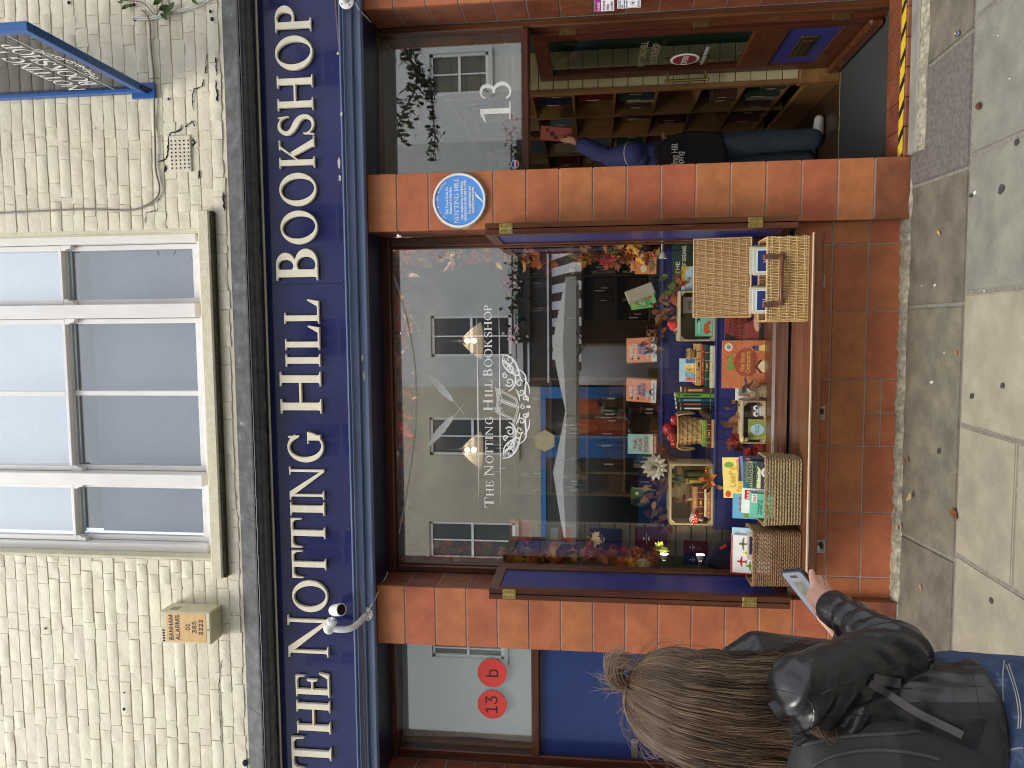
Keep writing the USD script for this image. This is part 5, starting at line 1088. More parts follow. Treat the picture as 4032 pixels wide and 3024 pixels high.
# ---- lowest step
bookpx('red and black novel with a dark figure on its cover, partly behind the wicker hamper', 2858, 3026, 1200, 1340, .47, C('deepred', 140, 45, 35), [('r', -.5, .5, .0, .22, c_black), ('e', .1, .25, .35, .09, C('glow', 225, 170, 140)), ('t', 'THE', -.1, .84, .06, .3, C('dk', 70, 20, 18)), ('t', 'HUNGER', 0, .70, .10, .8, C('dk', 70, 20, 18)), ('t', 'GAMES', 0, .54, .10, .7, C('dk', 70, 20, 18)), ('p', [(.0, .5), (.08, .36), (.2, .3), (.14, .46), (.24, .52), (.1, .5)], c_black), ('p', [(-.5, 1), (-.3, .98), (-.38, .8), (-.46, .7), (-.5, .75)], c_black)], t=.03, lean=8)
so = bookpx('orange speckled picture book with a brick red oval in the lowest row', 2846, 3028, 1340, 1530, .44, M('speckled_orange_cover', srgb(195, 85, 50), srgb(215, 120, 70), scale=220, rough=.45, c3=srgb(235, 190, 130), lo=.4, hi=.55, detail=2), [('e', .04, .48, .30, .26, C('brickred', 175, 75, 45)), ('t', 'The Story', .05, .52, .085, .40, c_gold), ('t', 'Orchestra', .05, .40, .085, .44, c_gold), ('t', 'HANSEL AND GRETEL', .05, .30, .04, .44, C('brn', 120, 50, 35)), ('e', .36, .86, .085, .085, c_whitec), ('e', .36, .86, .05, .05, c_gold), ('p', [(-.12, .80), (-.05, .70), (.06, .82), (.16, .72), (.2, .84), (-.1, .88)], c_green), ('p', [(.26, .02), (.44, .02), (.38, .22), (.30, .22)], c_yel), ('e', .34, .26, .06, .05, C('violet', 90, 60, 140)), ('p', [(.30, .30), (.40, .30), (.36, .38)], c_black), ('p', [(-.16, .0), (.08, .0), (.08, .14), (-.04, .24), (-.16, .14)], C('ltyellow', 240, 220, 170)), ('p', [(-.18, .14), (-.04, .26), (.1, .14), (.1, .18), (-.04, .30), (-.18, .18)], c_black)], t=.016, lean=6)
bookpx('black and white patterned picture book behind the jute sack', 2898, 3028, 1494, 1580, .50, c_whitec, [('p', [(-.5, .2), (.0, .45), (.3, .3), (.5, .5), (.5, .35), (.2, .2)], c_black), ('p', [(-.3, .9), (-.1, .6), (.2, .8), (.1, .9)], c_grey), ('e', -.3, .5, .08, .05, c_black), ('e', .25, .65, .1, .06, c_black)], t=.012, lean=8)
sk = thing('jute_sack', 'small jute sack of dried leaves and a pine cone in the lowest row', 'sack', A(3030, 1540, .42)); c_ = A(3010, 1540, .42)
m_jute = M('jute', (.34, .25, .14), (.26, .185, .10), scale=200, rough=.95); part(sk, 'bag', xf(lathe([(.001, -.03), (.034, -.03), (.045, -.012), (.040, .015), (.030, .030), (.038, .048), (.034, .050), (.026, .032)], 20), mat4(RY(-12), c_)), m_jute, smooth=True); part(sk, 'cord', xf(tube(ringp(.031, .031, .030), .0025, 5, cap=False), mat4(RY(-12), c_)), m_crate)
for i in range(11): leafat(sk, R.choice(['pointed', 'oval']), A(2965 + R.uniform(-28, 12), 1532 + R.uniform(-30, 28), .41), R.uniform(.045, .065), R.choice([leaf_brown[2], leaf_cols[6], leaf_cols[4]]))
crate('wooden_crate', 'smallest pale wooden crate holding a toy owl in the lowest row', ax(3000, 1748, .38), ax(3000, 1578, .38), .38, .52, zT1, az(2922, 1660, .38), .010)
oc_ = A(2995, 1617, .42); ow = thing('toy_owl', 'white and brown toy owl with big round eyes in the smallest crate', 'toy owl', oc_)
part(ow, 'body', ball(oc_ + [0, .01, -.006], .048, 2, (.85, .7, 1.05)), M('owl_white', (.70, .66, .60), (.60, .55, .48), scale=90, rough=.8, bump=.002), smooth=True); part(ow, 'head', ball(oc_ + [0, .012, .030], .038, 2, (1.05, .7, .75)), flat('owl_brown', (.17, .075, .04), .8), smooth=True)
for s in (-1, 1):
    part(ow, 'eye_disc', ball(oc_ + [s * .019, -.016, .030], .017, 2, (1, .4, 1)), m_plast, smooth=True); part(ow, 'pupil', ball(oc_ + [s * .018, -.0235, .030], .0065, 1), m_black); part(ow, 'wing', ball(oc_ + [s * .038, .0, -.006], .026, 2, (.35, .7, 1.2)), flat('owl_brown', (.17, .075, .04), .8), smooth=True); part(ow, 'ear_tuft', lathe([(.009, 0), (.001, .02)], 7).apply_transform(mat4(RY(s * 25), oc_ + [s * .028, .01, .05])), flat('owl_brown', (.17, .075, .04), .8))
part(ow, 'beak', ball(oc_ + [0, -.022, .020], .005, 1, (.8, 1, 1.4)), m_gold)
bookpx('small leafy green book with a pale oval title in the smallest crate', 2948, 3022, 1652, 1732, .375, M('speckled_green_cover', srgb(110, 130, 60), srgb(190, 185, 110), scale=260, rough=.4, lo=.4, hi=.6), [('e', 0, .52, .26, .36, c_ltblue), ('t', 'EACH PEACH', .0, .56, .07, .40, C('olv', 110, 120, 60)), ('t', 'PEAR PLUM', .0, .44, .07, .38, C('olv', 110, 120, 60)), ('e', -.36, .14, .08, .07, c_gold)], t=.014, lean=8)
mushroom('small yellow toadstool on a pale stick left of the small crate', A(2945, 1730, .365), .04, .020, flat('pale_yellow_cap', (.70, .50, .16), .6), False, RY(5))
# ---- garlands
garland('leaf_garland', 'colourful artificial autumn leaf garland down the left side of the shop window', 1640, 2590, 2172, 2192, .375, 110, s=(.05, .092), berries=9)
garland('leaf_garland', 'colourful artificial autumn leaf garland down the right side of the shop window', 1580, 2600, 1008, 1008, .375, 104, s=(.05, .09), berries=8, green=.05)
garland('leaf_garland', 'autumn leaf garland across the top of the shop window behind the glass', 1585, 1585, 985, 2200, .44, 96, berries=6, along='Z', green=.25)
cable('cable', 'thin white wire sagging across the top of the shop window', [A(1531, 1040, .29), A(1600, 1250, .288), A(1637, 1500, .287), A(1622, 1800, .287), A(1590, 2000, .288), A(1558, 2170, .289)], .0022, m_cablew)
# ---- spot lamps
def spot(label, X, Y, s, lit):
    c = A(X, Y, .38); t = thing('spot_lamp', label, 'lamp', c)
    part(t, 'mount', cyl(c + [-s * .055, 0, 0], c + [-s * .03, 0, 0], .005, 8), m_black); part(t, 'body', cyl(c + [-s * .035, 0, 0], c + [s * .012, 0, 0], .0145, 16), m_steel)
    R3 = RY(90 * s); part(t, 'reflector', xf(lathe([(.010, 0), (.018, .010), (.026, .034), (.0265, .038)], 20), mat4(R3, c + [s * .0125, 0, 0])), m_plast2, smooth=40)
    part(t, 'bulb', xf(lathe([(.0255, .034), (.014, .037), (.001, .038)], 20), mat4(R3, c + [s * .0125, 0, 0])), flat('lit_bulb', (.9, .85, .7), .3, emis=((1, .78, .45), 9.0)) if lit else m_plast)
spot('lit chrome spot lamp on the left window jamb, the upper one', 2614, 2212, 1, True); spot('lit chrome spot lamp on the left window jamb, the lower one', 2757, 2215, 1, True); spot('chrome spot lamp on the right window jamb above the hamper', 2610, 985, -1, False)

# ================================================================ ON THE LEDGE OUTSIDE
# wicker hamper with lid standing open
zt2 = zt_ + .0015
hx0, hx1 = ax(3090, 1262, -.22), ax(3090, 934, -.22); hz1 = az(3018, 1100, -.22); hm = thing('wicker_hamper', 'pale wicker picnic hamper with its lid open and leather straps, full of gift packs', 'hamper', ((hx0 + hx1) / 2, -.1, zt2))
def weavepanel(P0, U, Vv, nrm, nw, ns, r=.0030, amp=.0042, jit=.0):
    """woven panel: nw weavers along Vv, ns stakes across along U"""
    P0, U, Vv, nrm = map(lambda q: np.asarray(q, float), (P0, U, Vv, nrm)); ms = []
    for i in range(nw):
        n = ns * 4 + 1; q = np.linspace(0, 1, n); u = (i + .5) / nw
        P = P0 + U * u + Vv * q[:, None] + nrm * (amp * np.sin(math.pi * (q * ns) + math.pi * (i % 2)))[:, None] + U / np.linalg.norm(U) * (np.array([R.uniform(-.0008, .0008) for _ in q]))[:, None]
        ms.append(tube(P, r * R.uniform(.85, 1.15), 5, cap=False))
    for k in range(ns):
        q = (k + .5) / ns; b = P0 + Vv * q
        for e in (-.004, .004): ms.append(tube([b + Vv / np.linalg.norm(Vv) * e, b + U + Vv / np.linalg.norm(Vv) * e], r * .9, 5))
    return cat(ms)
hy0, hy1 = -.235, -.045
part(hm, 'front_weave', weavepanel((hx0, hy0, zt2), (hx1 - hx0, 0, 0), (0, 0, hz1 - zt2), (0, -1, 0), 52, 5), m_straw, smooth=True)
part(hm, 'side_weave', weavepanel((hx0, hy0, zt2), (0, hy1 - hy0, 0), (0, 0, hz1 - zt2), (-1, 0, 0), 26, 5), m_straw, smooth=True); part(hm, 'side_weave', weavepanel((hx1, hy0, zt2), (0, hy1 - hy0, 0), (0, 0, hz1 - zt2), (1, 0, 0), 26, 5), m_straw, smooth=True)
part(hm, 'back_weave', weavepanel((hx0, hy1, zt2), (hx1 - hx0, 0, 0), (0, 0, hz1 - zt2), (0, 1, 0), 52, 5), m_straw, smooth=True)
part(hm, 'lining', cat([bx(hx0 + .004, hx1 - .004, hy0 + .004, hy0 + .006, zt2, hz1 - .01), bx(hx0 + .004, hx1 - .004, hy1 - .006, hy1 - .004, zt2, hz1 - .01)]), m_brownw)
part(hm, 'base', bx(hx0, hx1, hy0, hy1, zt2 + .001, zt2 + .008), m_straw)
rimP = [(hx0, hy0), (hx1, hy0), (hx1, hy1), (hx0, hy1), (hx0, hy0)]
rs = []
for (a, b), (c, d) in zip(rimP[:-1], rimP[1:]):
    n = max(6, int(math.hypot(c - a, d - b) / .008)); 
    for ph in (0, math.pi): rs.append(tube([[a + (c - a) * q, b + (d - b) * q + .0035 * math.cos(q * n * 1.4 + ph), hz1 + .0035 * math.sin(q * n * 1.4 + ph)] for q in np.linspace(0, 1, n * 2)], .0042, 5))
part(hm, 'rim', cat(rs), m_straw, smooth=True)
lzt = az(2733, 1100, -.03); lzb = az(2958, 1100, -.05) ; lx0, lx1 = ax(2840, 1248, -.03), ax(2840, 938, -.03)
lid = part(hm, 'lid', weavepanel((lx0, -.045, lzb), (lx1 - lx0, 0, 0), (0, .03, lzt - lzb), (0, -1, .08), 62, 7), m_straw, smooth=True)
part(lid, 'lid_frame', cat([tube([[lx0, -.046, lzb], [lx0, -.016, lzt], [lx1, -.016, lzt], [lx1, -.046, lzb], [lx0, -.046, lzb]], .006, 6), bx(lx0 + .003, lx1 - .003, -.040, -.039, lzb, lzb + .01)]), m_straw); part(lid, 'lid_lining', prism_x([(-.034, lzb), (-.032, lzb), (-.002, lzt - .01), (-.004, lzt - .01)], lx0 + .004, lx1 - .004), m_brownw)
for Y in (1012, 1200):
    x = ax(3030, Y, hy0); part(hm, 'strap', cat([bx(x - .012, x + .012, hy0 - .011, hy0 - .007, hz1 - .055, hz1 + .016, .001), bx(x - .012, x + .012, hy0 - .011, hy0 + .03, hz1 + .013, hz1 + .017, .001)]), m_leather); part(hm, 'buckle', cat([bx(x - .016, x + .016, hy0 - .0135, hy0 - .0115, hz1 - .005, hz1 - .002), bx(x - .016, x + .016, hy0 - .0135, hy0 - .0115, hz1 - .018, hz1 - .015), bx(x - .016, x - .013, hy0 - .0135, hy0 - .0115, hz1 - .018, hz1 - .002), bx(x + .013, x + .016, hy0 - .0135, hy0 - .0115, hz1 - .018, hz1 - .002)]), m_steel)
hpz = az(3078, 1100, hy0 - .01); xa_, xb_ = ax(3080, 1188, hy0), ax(3080, 1010, hy0)
part(hm, 'handle', tube(spline([[xa_, hy0 - .012, hpz], [xa_ + .03, hy0 - .022, hpz + .004], [(xa_ + xb_) / 2, hy0 - .030, hpz + .006], [xb_ - .03, hy0 - .022, hpz + .004], [xb_, hy0 - .012, hpz]], 24), .0105, 8), m_leather, smooth=True)
for x in (xa_, xb_): part(hm, 'handle_tab', cat([ball([x, hy0 - .008, hpz], .017, 2, (1.25, .3, 1)), ball([x - .006, hy0 - .013, hpz], .0035, 1), ball([x + .008, hy0 - .013, hpz], .0035, 1)]), m_leather, smooth=True)
m_card = M('buff_card', (.52, .46, .33), (.46, .40, .28), scale=40, rough=.8)
def pack(label, X, Y0, Y1, y, z0, h, group):
    x0, x1 = ax(X, Y1, y), ax(X, Y0, y); t = thing('gift_pack', label, 'gift pack', ((x0 + x1) / 2, y, z0), group); T = mat4(RX(-14), ((x0 + x1) / 2, y, z0)); w = x1 - x0
    part(t, 'pouch', xf(bx(-w / 2, w / 2, 0, .012, 0, h, .003), T), m_card); part(t, 'blue_label', xf(bx(-w * .36, w * .36, -.0012, -.0002, h * .45, h * .9), T), c_navyb); part(t, 'label_border', xf(bx(-w * .40, w * .40, -.0008, -.0001, h * .42, h * .93), T), c_ltblue)
    part(t, 'label_quill', xf(cat([tube([[-.006, -.0016, h * .60], [.008, -.0016, h * .78]], .0012, 4), tube([[.006, -.0016, h * .60], [-.008, -.0016, h * .78]], .0012, 4)]), T), m_plast)
for i, (Y0, Y1) in enumerate(((958, 1072), (1120, 1226))):
    for k in range(4):
        pack('buff card gift pack with blue label in the hamper, %s row, %s' % (('right', 'left')[i], ('backmost', 'third from the front', 'second from the front', 'foremost')[k]), 3000, Y0 + k * 3, Y1 + k * 3, -.065 - .032 * k, zt2 + .03, (hz1 - zt2) + .06 - .013 * k, 'gift packs in the hamper')
# seagrass basket with sale books
bx0, bx1 = ax(3070, 2064, -.16), ax(3070, 1798, -.16); bz_h = az(3012, 1930, -.19) - zt2
basket('seagrass_basket', 'low greenish seagrass basket full of sale books on the ledge', ((bx0 + bx1) / 2, -.115, zt2), bx1 - bx0, .17, bz_h, m_sea, rows=13, r=.0055, taper=.05)
tb_ = zt2 + .02
bookpx('pale yellow picture book with leaf drawings at the back of the seagrass basket', 2850, 3030, 1800, 1962, -.045, c_yel, [('t', "Leaf's", .02, .74, .12, .5, c_gold), ('t', 'favourite', .02, .60, .12, .75, c_gold), ('e', .32, .86, .07, .10, c_green), ('e', -.4, .9, .08, .06, c_orange), ('e', -.38, .5, .06, .05, c_olive), ('e', .40, .58, .08, .12, c_pink), ('e', -.3, .3, .1, .06, c_orange)], t=.008, lean=10, roll=-3)
bookpx('blue counting picture book at the back left of the seagrass basket', 2888, 3030, 1950, 2048, -.04, c_skyb, [('t', '123', .1, .66, .16, .6, c_orange), ('e', -.35, .6, .1, .1, c_green), ('r', -.5, .5, 0, .25, C('brickb', 160, 95, 70))], t=.008, lean=8)
bookpx('dark paperback with round red sticker in the seagrass basket', 2912, 3040, 1800, 1900, -.075, C('charcoal', 60, 62, 72), [('e', .34, .72, .09, .08, c_pink), ('p', [(-.5, .9), (.5, .98), (.5, .9), (-.5, .8)], C('iris', 120, 130, 190))], t=.018, lean=9)
bookpx('dark grey paperback with slanted yellow band in the seagrass basket', 2930, 3045, 1820, 1926, -.105, C('slate', 62, 66, 70), [('r', -.5, .5, .55, 1, c_teal), ('p', [(-.5, .42), (.2, .42), (.5, .7), (.5, .98), (-.2, .98), (-.5, .7)], C('paleyellow', 222, 222, 170)), ('t', 'THUNDER', 0, .72, .13, .86, C('ink', 40, 62, 62)), ('t', 'HEAD', .0, .52, .13, .55, C('ink', 40, 62, 62)), ('e', .1, .28, .17, .12, c_whitec), ('e', .1, .27, .11, .08, c_black)], t=.02, lean=10)
bookpx('white paperback with red sale sticker and blue title in the seagrass basket', 2924, 3045, 1930, 2030, -.085, c_whitec, [('t', 'MAGGIE', .0, .56, .13, .86, c_cobalt), ('r', .05, .42, .70, .92, c_red), ('t', 'SALE', .235, .75, .10, .32, c_whitec)], t=.02, lean=9, roll=2)
bookpx('mint green paperback with a sale sticker at the front of the seagrass basket', 2955, 3050, 1950, 2045, -.12, c_mint, [('t', 'THE SEQUEL TO', -.05, .62, .055, .6, C('pg', 60, 120, 110)), ('t', 'CATCH-22', -.05, .50, .08, .6, C('pg', 60, 120, 110)), ('t', 'CLOSING', .0, .26, .15, .9, c_whitec), ('r', .12, .48, .72, .94, c_whitec), ('t', 'SALE', .30, .77, .12, .30, c_red)], t=.022, lean=10, roll=2)
# brown basket with plane book
b2x0, b2x1 = ax(3040, 2296, -.14), ax(3040, 2084, -.14); b2h = az(2966, 2190, -.20) - zt2
basket('brown_basket', 'tall brown woven basket with the plane book on the ledge near the phone', ((b2x0 + b2x1) / 2, -.115, zt2), b2x1 - b2x0, .175, b2h, m_brownw, rows=22, r=.0046, taper=.03, stakes=40)
bookpx('white picture book of coloured aeroplanes in the tall brown basket', 2882, 3035, 2115, 2268, -.085, c_whitec, [('t', 'PLANES', -.02, .33, .15, .9, c_skyb), ('r', -.5, .5, .965, 1, c_red), ('r', -.5, -.47, 0, 1, c_red)] + [it for (cx, cz, s, mt) in ((.28, .70, .16, C('khaki', 120, 125, 85)), (.05, .60, .12, c_yel), (-.18, .74, .13, c_red), (-.28, .52, .12, c_green), (.32, .50, .10, c_cobalt)) for it in (('p', [(cx - s, cz), (cx, cz + .04), (cx + s, cz), (cx + s, cz - .03), (cx, cz - .02), (cx - s, cz - .03)], mt), ('p', [(cx - .025, cz + .10), (cx + .025, cz + .10), (cx + .02, cz - .13), (cx - .02, cz - .13)], mt), ('p', [(cx - s * .4, cz - .11), (cx + s * .4, cz - .11), (cx + s * .4, cz - .135), (cx - s * .4, cz - .135)], mt))], t=.012, lean=8)
bookpx('pale blue picture book behind the plane book in the tall brown basket', 2885, 3035, 2085, 2135, -.06, c_ltblue, [('e', .1, .7, .2, .1, c_whitec)], t=.01, lean=8)
bookpx('buff card pack with navy label in the tall brown basket', 2945, 3040, 2105, 2210, -.125, m_card, [('r', -.3, .38, .55, .92, c_navyb)], t=.014, lean=8, name='gift_pack', catg='gift pack')
# ================================================================ PEOPLE
def P3(X, Y, d): return CAM + ray(X, Y) * d
def man(m): return manifold3d.Manifold(manifold3d.Mesh(np.asarray(m.vertices, np.float32), np.asarray(m.faces, np.uint32)))
def tm(M_): q = M_.to_mesh(); return trimesh.Trimesh(q.vert_properties[:, :3], q.tri_verts, process=False)
def bones(bs, seg=20):
    out = []
    for p0, r0, p1, r1 in bs:
        s = [manifold3d.Manifold.sphere(float(r), seg).translate(tuple(map(float, p))) for p, r in ((p0, r0), (p1, r1))]
        out.append(manifold3d.Manifold.batch_hull(s))
    return manifold3d.Manifold.batch_boolean(out, manifold3d.OpType.Add)
def soft(M_, res, it=12):
    m = tm(M_.refine_to_length(res)); m.merge_vertices(); v0 = np.array(m.vertices); trimesh.smoothing.filter_taubin(m, lamb=.5, nu=.52, iterations=it)
    v1 = np.array(m.vertices); bad = np.linalg.norm(v1 - v0, axis=1) > 1.5 * res; v1[bad] = v0[bad]; m.vertices = v1; return m
def ell(c, r, R3=None, seg=28):
    T = np.eye(4)[:3]; T = T.copy(); T[:, :3] = (np.eye(3) if R3 is None else R3) * np.asarray(r); T[:, 3] = c
    return manifold3d.Manifold.sphere(1.0, seg).transform(T)
def hit(X, Y, m, off=.0):
    """the point where the sight line meets a mesh, moved off towards the viewer"""
    d = ray(X, Y); v, f = np.asarray(m.vertices), np.asarray(m.faces); a, b, c = v[f[:, 0]], v[f[:, 1]], v[f[:, 2]]
    e1, e2 = b - a, c - a; h = np.cross(d, e2); det = (e1 * h).sum(1); ok = np.abs(det) > 1e-12; inv = np.where(ok, 1 / np.where(ok, det, 1), 0)
    s = CAM - a; u = (s * h).sum(1) * inv; q = np.cross(s, e1); w = (q @ d) * inv; t = (e2 * q).sum(1) * inv
    k = ok & (u >= 0) & (w >= 0) & (u + w <= 1) & (t > .1)
    return None if not k.any() else CAM + d * (t[k].min() - off)
def onmesh(pts, m, off=.002, n=30):
    P = spline(np.array([(x, y, 0.) for x, y in pts]), n)[:, :2] if len(pts) > 2 else np.linspace(pts[0], pts[1], n)
    return np.array([p for p in (hit(x, y, m, off) for x, y in P) if p is not None])
def ribbon(P, w, th=.0022, nrm=None):
    """flat strap along points P"""
    P = np.asarray(P); t = np.gradient(P, axis=0); t /= np.linalg.norm(t, axis=1, keepdims=True); nn = -np.array([ray(2016, 1512)] * len(P)) if nrm is None else nrm
    s = np.cross(t, nn); s /= np.linalg.norm(s, axis=1, keepdims=True); n2 = np.cross(s, t); V = []
    for i in range(len(P)):
        for a, b in ((-1, 0), (1, 0), (1, 1), (-1, 1)): V.append(P[i] + s[i] * w / 2 * a + n2[i] * th * (b - .3))
    F_ = []
    for i in range(len(P) - 1):
        for j in range(4):
            k = (j + 1) % 4; q = i * 4; F_ += [[q + j, q + k, q + 4 + k], [q + j, q + 4 + k, q + 4 + j]]
    m = trimesh.Trimesh(V, F_, process=False); m.fix_normals(); return m
def wrinkle(m, amp, sc, seed, aniso=(1, 1, 1)):
    v = np.array(m.vertices); n = m.vertex_normals; k = meshkit.fbm(v * np.array(aniso) * sc, 3, seed); r = 1 - np.abs(2 * k - 1) * 2.2
    m.vertices = v + n * (np.clip(r, -1, 1) * amp)[:, None]; return m
def hand_bones(wr, pts, palm_r=.014):
    """wr wrist point; pts = dict finger -> list of joints; returns bones"""
    bs = []
    for nm, P in pts.items():
        r0 = .0105 if nm != 'thumb' else .0125
        rr = [r0, .0095, .0085, .0072] if nm != 'little' else [.009, .008, .0072, .0062]
        bs.append((wr, .020 if nm != 'thumb' else .017, P[0], palm_r))
        for i in range(len(P) - 1): bs.append((P[i], rr[min(i, 3)], P[i + 1], rr[min(i + 1, 3)]))
    ks = [P[0] for nm, P in pts.items() if nm != 'thumb']
    for a, b in zip(ks[:-1], ks[1:]): bs.append((a, palm_r, b, palm_r))
    return bs
# ---------------------------------------------------------------- the woman with the phone
bc_ = np.array([-.835, -2.60, 0.]); fw = np.array([.55, .835, 0]); rt = np.array([.835, -.55, 0])
V3 = lambda r, f, z: bc_ + rt * r + fw * f + np.array([0, 0, z])
hc = P3(2725, 2775, 1.53)                           # head centre
RS, LS = V3(.180, -.01, 1.298), V3(-.185, .02, 1.298); nk = V3(0, .0, 1.365)
RE, RWr = P3(3535, 2572, 1.43), P3(3222, 2352, 1.70)
LE, LWr = P3(3420, 2640, 1.66), P3(3330, 2492, 1.80)
hipL, hipR = V3(-.09, 0, .90), V3(.09, 0, .90)
face_dir = np.array([-.30, .85, -.25]); face_dir /= np.linalg.norm(face_dir)
hright = np.cross(face_dir, [0, 0, 1.]); hright /= np.linalg.norm(hright); hup = np.cross(hright, face_dir); hright = hright * .965 - hup * .26; hup = np.cross(hright, face_dir)
HR = np.stack([hright, face_dir, hup], 1) * 1.13
wm = thing('person', 'person with long brown hair in black leather jacket looking down at a phone', 'person', (bc_[0], bc_[1], 0))
hp = lambda a, b, c: hc + HR @ np.array([a, b, c])
# fingers of the right hand round the phone
rh = {'index': [P3(3214, 2318, 1.775), P3(3203, 2290, 1.79), P3(3198, 2268, 1.80), P3(3196, 2252, 1.805)],
      'middle': [P3(3228, 2318, 1.79), P3(3229, 2290, 1.81), P3(3226, 2278, 1.825), P3(3212, 2276, 1.85)],
      'ring': [P3(3243, 2326, 1.80), P3(3248, 2306, 1.82), P3(3244, 2296, 1.84), P3(3228, 2294, 1.86)],
      'little': [P3(3255, 2338, 1.80), P3(3262, 2322, 1.825), P3(3257, 2314, 1.84), P3(3243, 2312, 1.855)],
      'thumb': [P3(3218, 2388, 1.74), P3(3212, 2404, 1.755), P3(3217, 2412, 1.765)]}
lh = {'index': [P3(3236, 2430, 1.86), P3(3226, 2405, 1.875), P3(3215, 2385, 1.885), P3(3205, 2370, 1.89)],
      'middle': [P3(3250, 2425, 1.865), P3(3240, 2395, 1.885), P3(3228, 2372, 1.895), P3(3218, 2355, 1.90)],
      'ring': [P3(3266, 2424, 1.865), P3(3256, 2395, 1.885), P3(3246, 2375, 1.895), P3(3238, 2360, 1.90)],
      'little': [P3(3282, 2430, 1.86), P3(3276, 2405, 1.88), P3(3268, 2388, 1.89), P3(3262, 2376, 1.895)],
      'thumb': [P3(3274, 2470, 1.80), P3(3271, 2447, 1.805), P3(3274, 2430, 1.815)]}
hands = soft(bones(hand_bones(P3(3238, 2372, 1.735), rh) + [(P3(3238, 2372, 1.735), .020, RWr, .026), (RWr, .026, (RWr + RE) / 2, .032)], 16), .004, 8)
hands2 = soft(bones(hand_bones(P3(3300, 2486, 1.82), lh, .013) + [(P3(3300, 2486, 1.82), .021, LWr, .026), (LWr, .026, (LWr + LE) / 2, .032)], 16), .004, 8)
skull = [ell(hp(0, -.012, .02), (.074, .094, .088), HR), ell(hp(0, .03, -.035), (.060, .062, .075), HR), ell(hp(0, .090, -.028), (.012, .016, .026), HR), ell(hp(0, .083, -.072), (.022, .010, .010), HR), ell(hp(-.074, .0, -.02), (.008, .018, .030), HR), ell(hp(.074, .0, -.02), (.008, .018, .030), HR)]
headM = manifold3d.Manifold.batch_boolean(skull + [bones([(hp(0, -.03, -.05), .050, nk, .056), (nk, .050, V3(0, .01, 1.27), .055)])], manifold3d.OpType.Add)
core = bones([(V3(0, .01, 1.22), .08, V3(0, .02, 1.12), .09), (V3(0, .02, 1.12), .09, V3(0, 0, .93), .11), (V3(0, .0, 1.27), .055, RS, .042), (V3(0, 0, 1.27), .055, LS, .042), (RS, .045, RE, .036), (RE, .034, RWr, .026), (LS, .045, LE, .036), (LE, .034, LWr, .026), (hipL, .085, V3(-.10, .0, .48), .055), (V3(-.10, 0, .48), .055, V3(-.10, -.02, .09), .036), (hipR, .085, V3(.10, .02, .48), .055), (V3(.10, .02, .48), .055, V3(.10, 0, .09), .036), (V3(-.10, -.02, .10), .036, V3(-.10, .13, .065), .03), (V3(.10, 0, .10), .036, V3(.10, .15, .065), .03)])
bodyM = man(soft(headM + core, .014, 8))
skin = tm(bodyM + man(hands) + man(hands2))
part(wm, 'body', skin, m_skin, smooth=True)
for s in (-1, 1):
    e = part(wm, 'eye', ball(hp(s * .030, .083, -.012), .011, 2), m_plast, smooth=True); part(e, 'iris', ball(hp(s * .030, .0915, -.014), .0045, 1), m_brownfloor)
part(wm, 'lips', tm(ell(hp(0, .092, -.073), (.020, .006, .006), HR)), flat('lip', (.42, .13, .12), .4), smooth=True)
for (w_, P) in (('nail', rh['index'][-1]), ('nail', rh['thumb'][-1]), ('nail', lh['thumb'][-1])):
    part(wm, w_, ball(P + np.array([0, -.0045, .003]), .0048, 1, (1, .6, .8)), flat('nail', (.70, .42, .36), .25))
# jeans
m_denim = M('denim', (.022, .040, .095), (.040, .070, .15), scale=26, rough=.85, bump=.0012, bscale=400, c3=(.16, .22, .32), lo=.35, hi=.62)
jm = soft(bones([(V3(-.04, 0, .985), .128, V3(-.06, -.02, .86), .130), (V3(.075, 0, .985), .130, V3(.095, -.02, .86), .130), (V3(-.055, 0, .985), .125, V3(.055, 0, .985), .125), (V3(-.08, -.02, .86), .125, V3(.08, -.02, .86), .125), (V3(-.09, -.01, .85), .112, V3(-.10, .0, .46), .075), (V3(-.10, 0, .46), .075, V3(-.10, -.02, .10), .062), (V3(.09, -.01, .85), .112, V3(.10, .02, .46), .075), (V3(.10, .02, .46), .075, V3(.10, 0, .10), .062)]), .014, 8)
wrinkle(jm, .003, 16, 5); part(wm, 'jeans', jm, m_denim, smooth=True)
for s, f0 in ((-1, -.02), (1, 0)):
    part(wm, 'shoe', soft(bones([(V3(s * .10, f0, .073), .044, V3(s * .10, f0 + .14, .063), .034), (V3(s * .10, f0, .09), .05, V3(s * .10, f0, .073), .046)]), .01, 5), m_black, smooth=True)
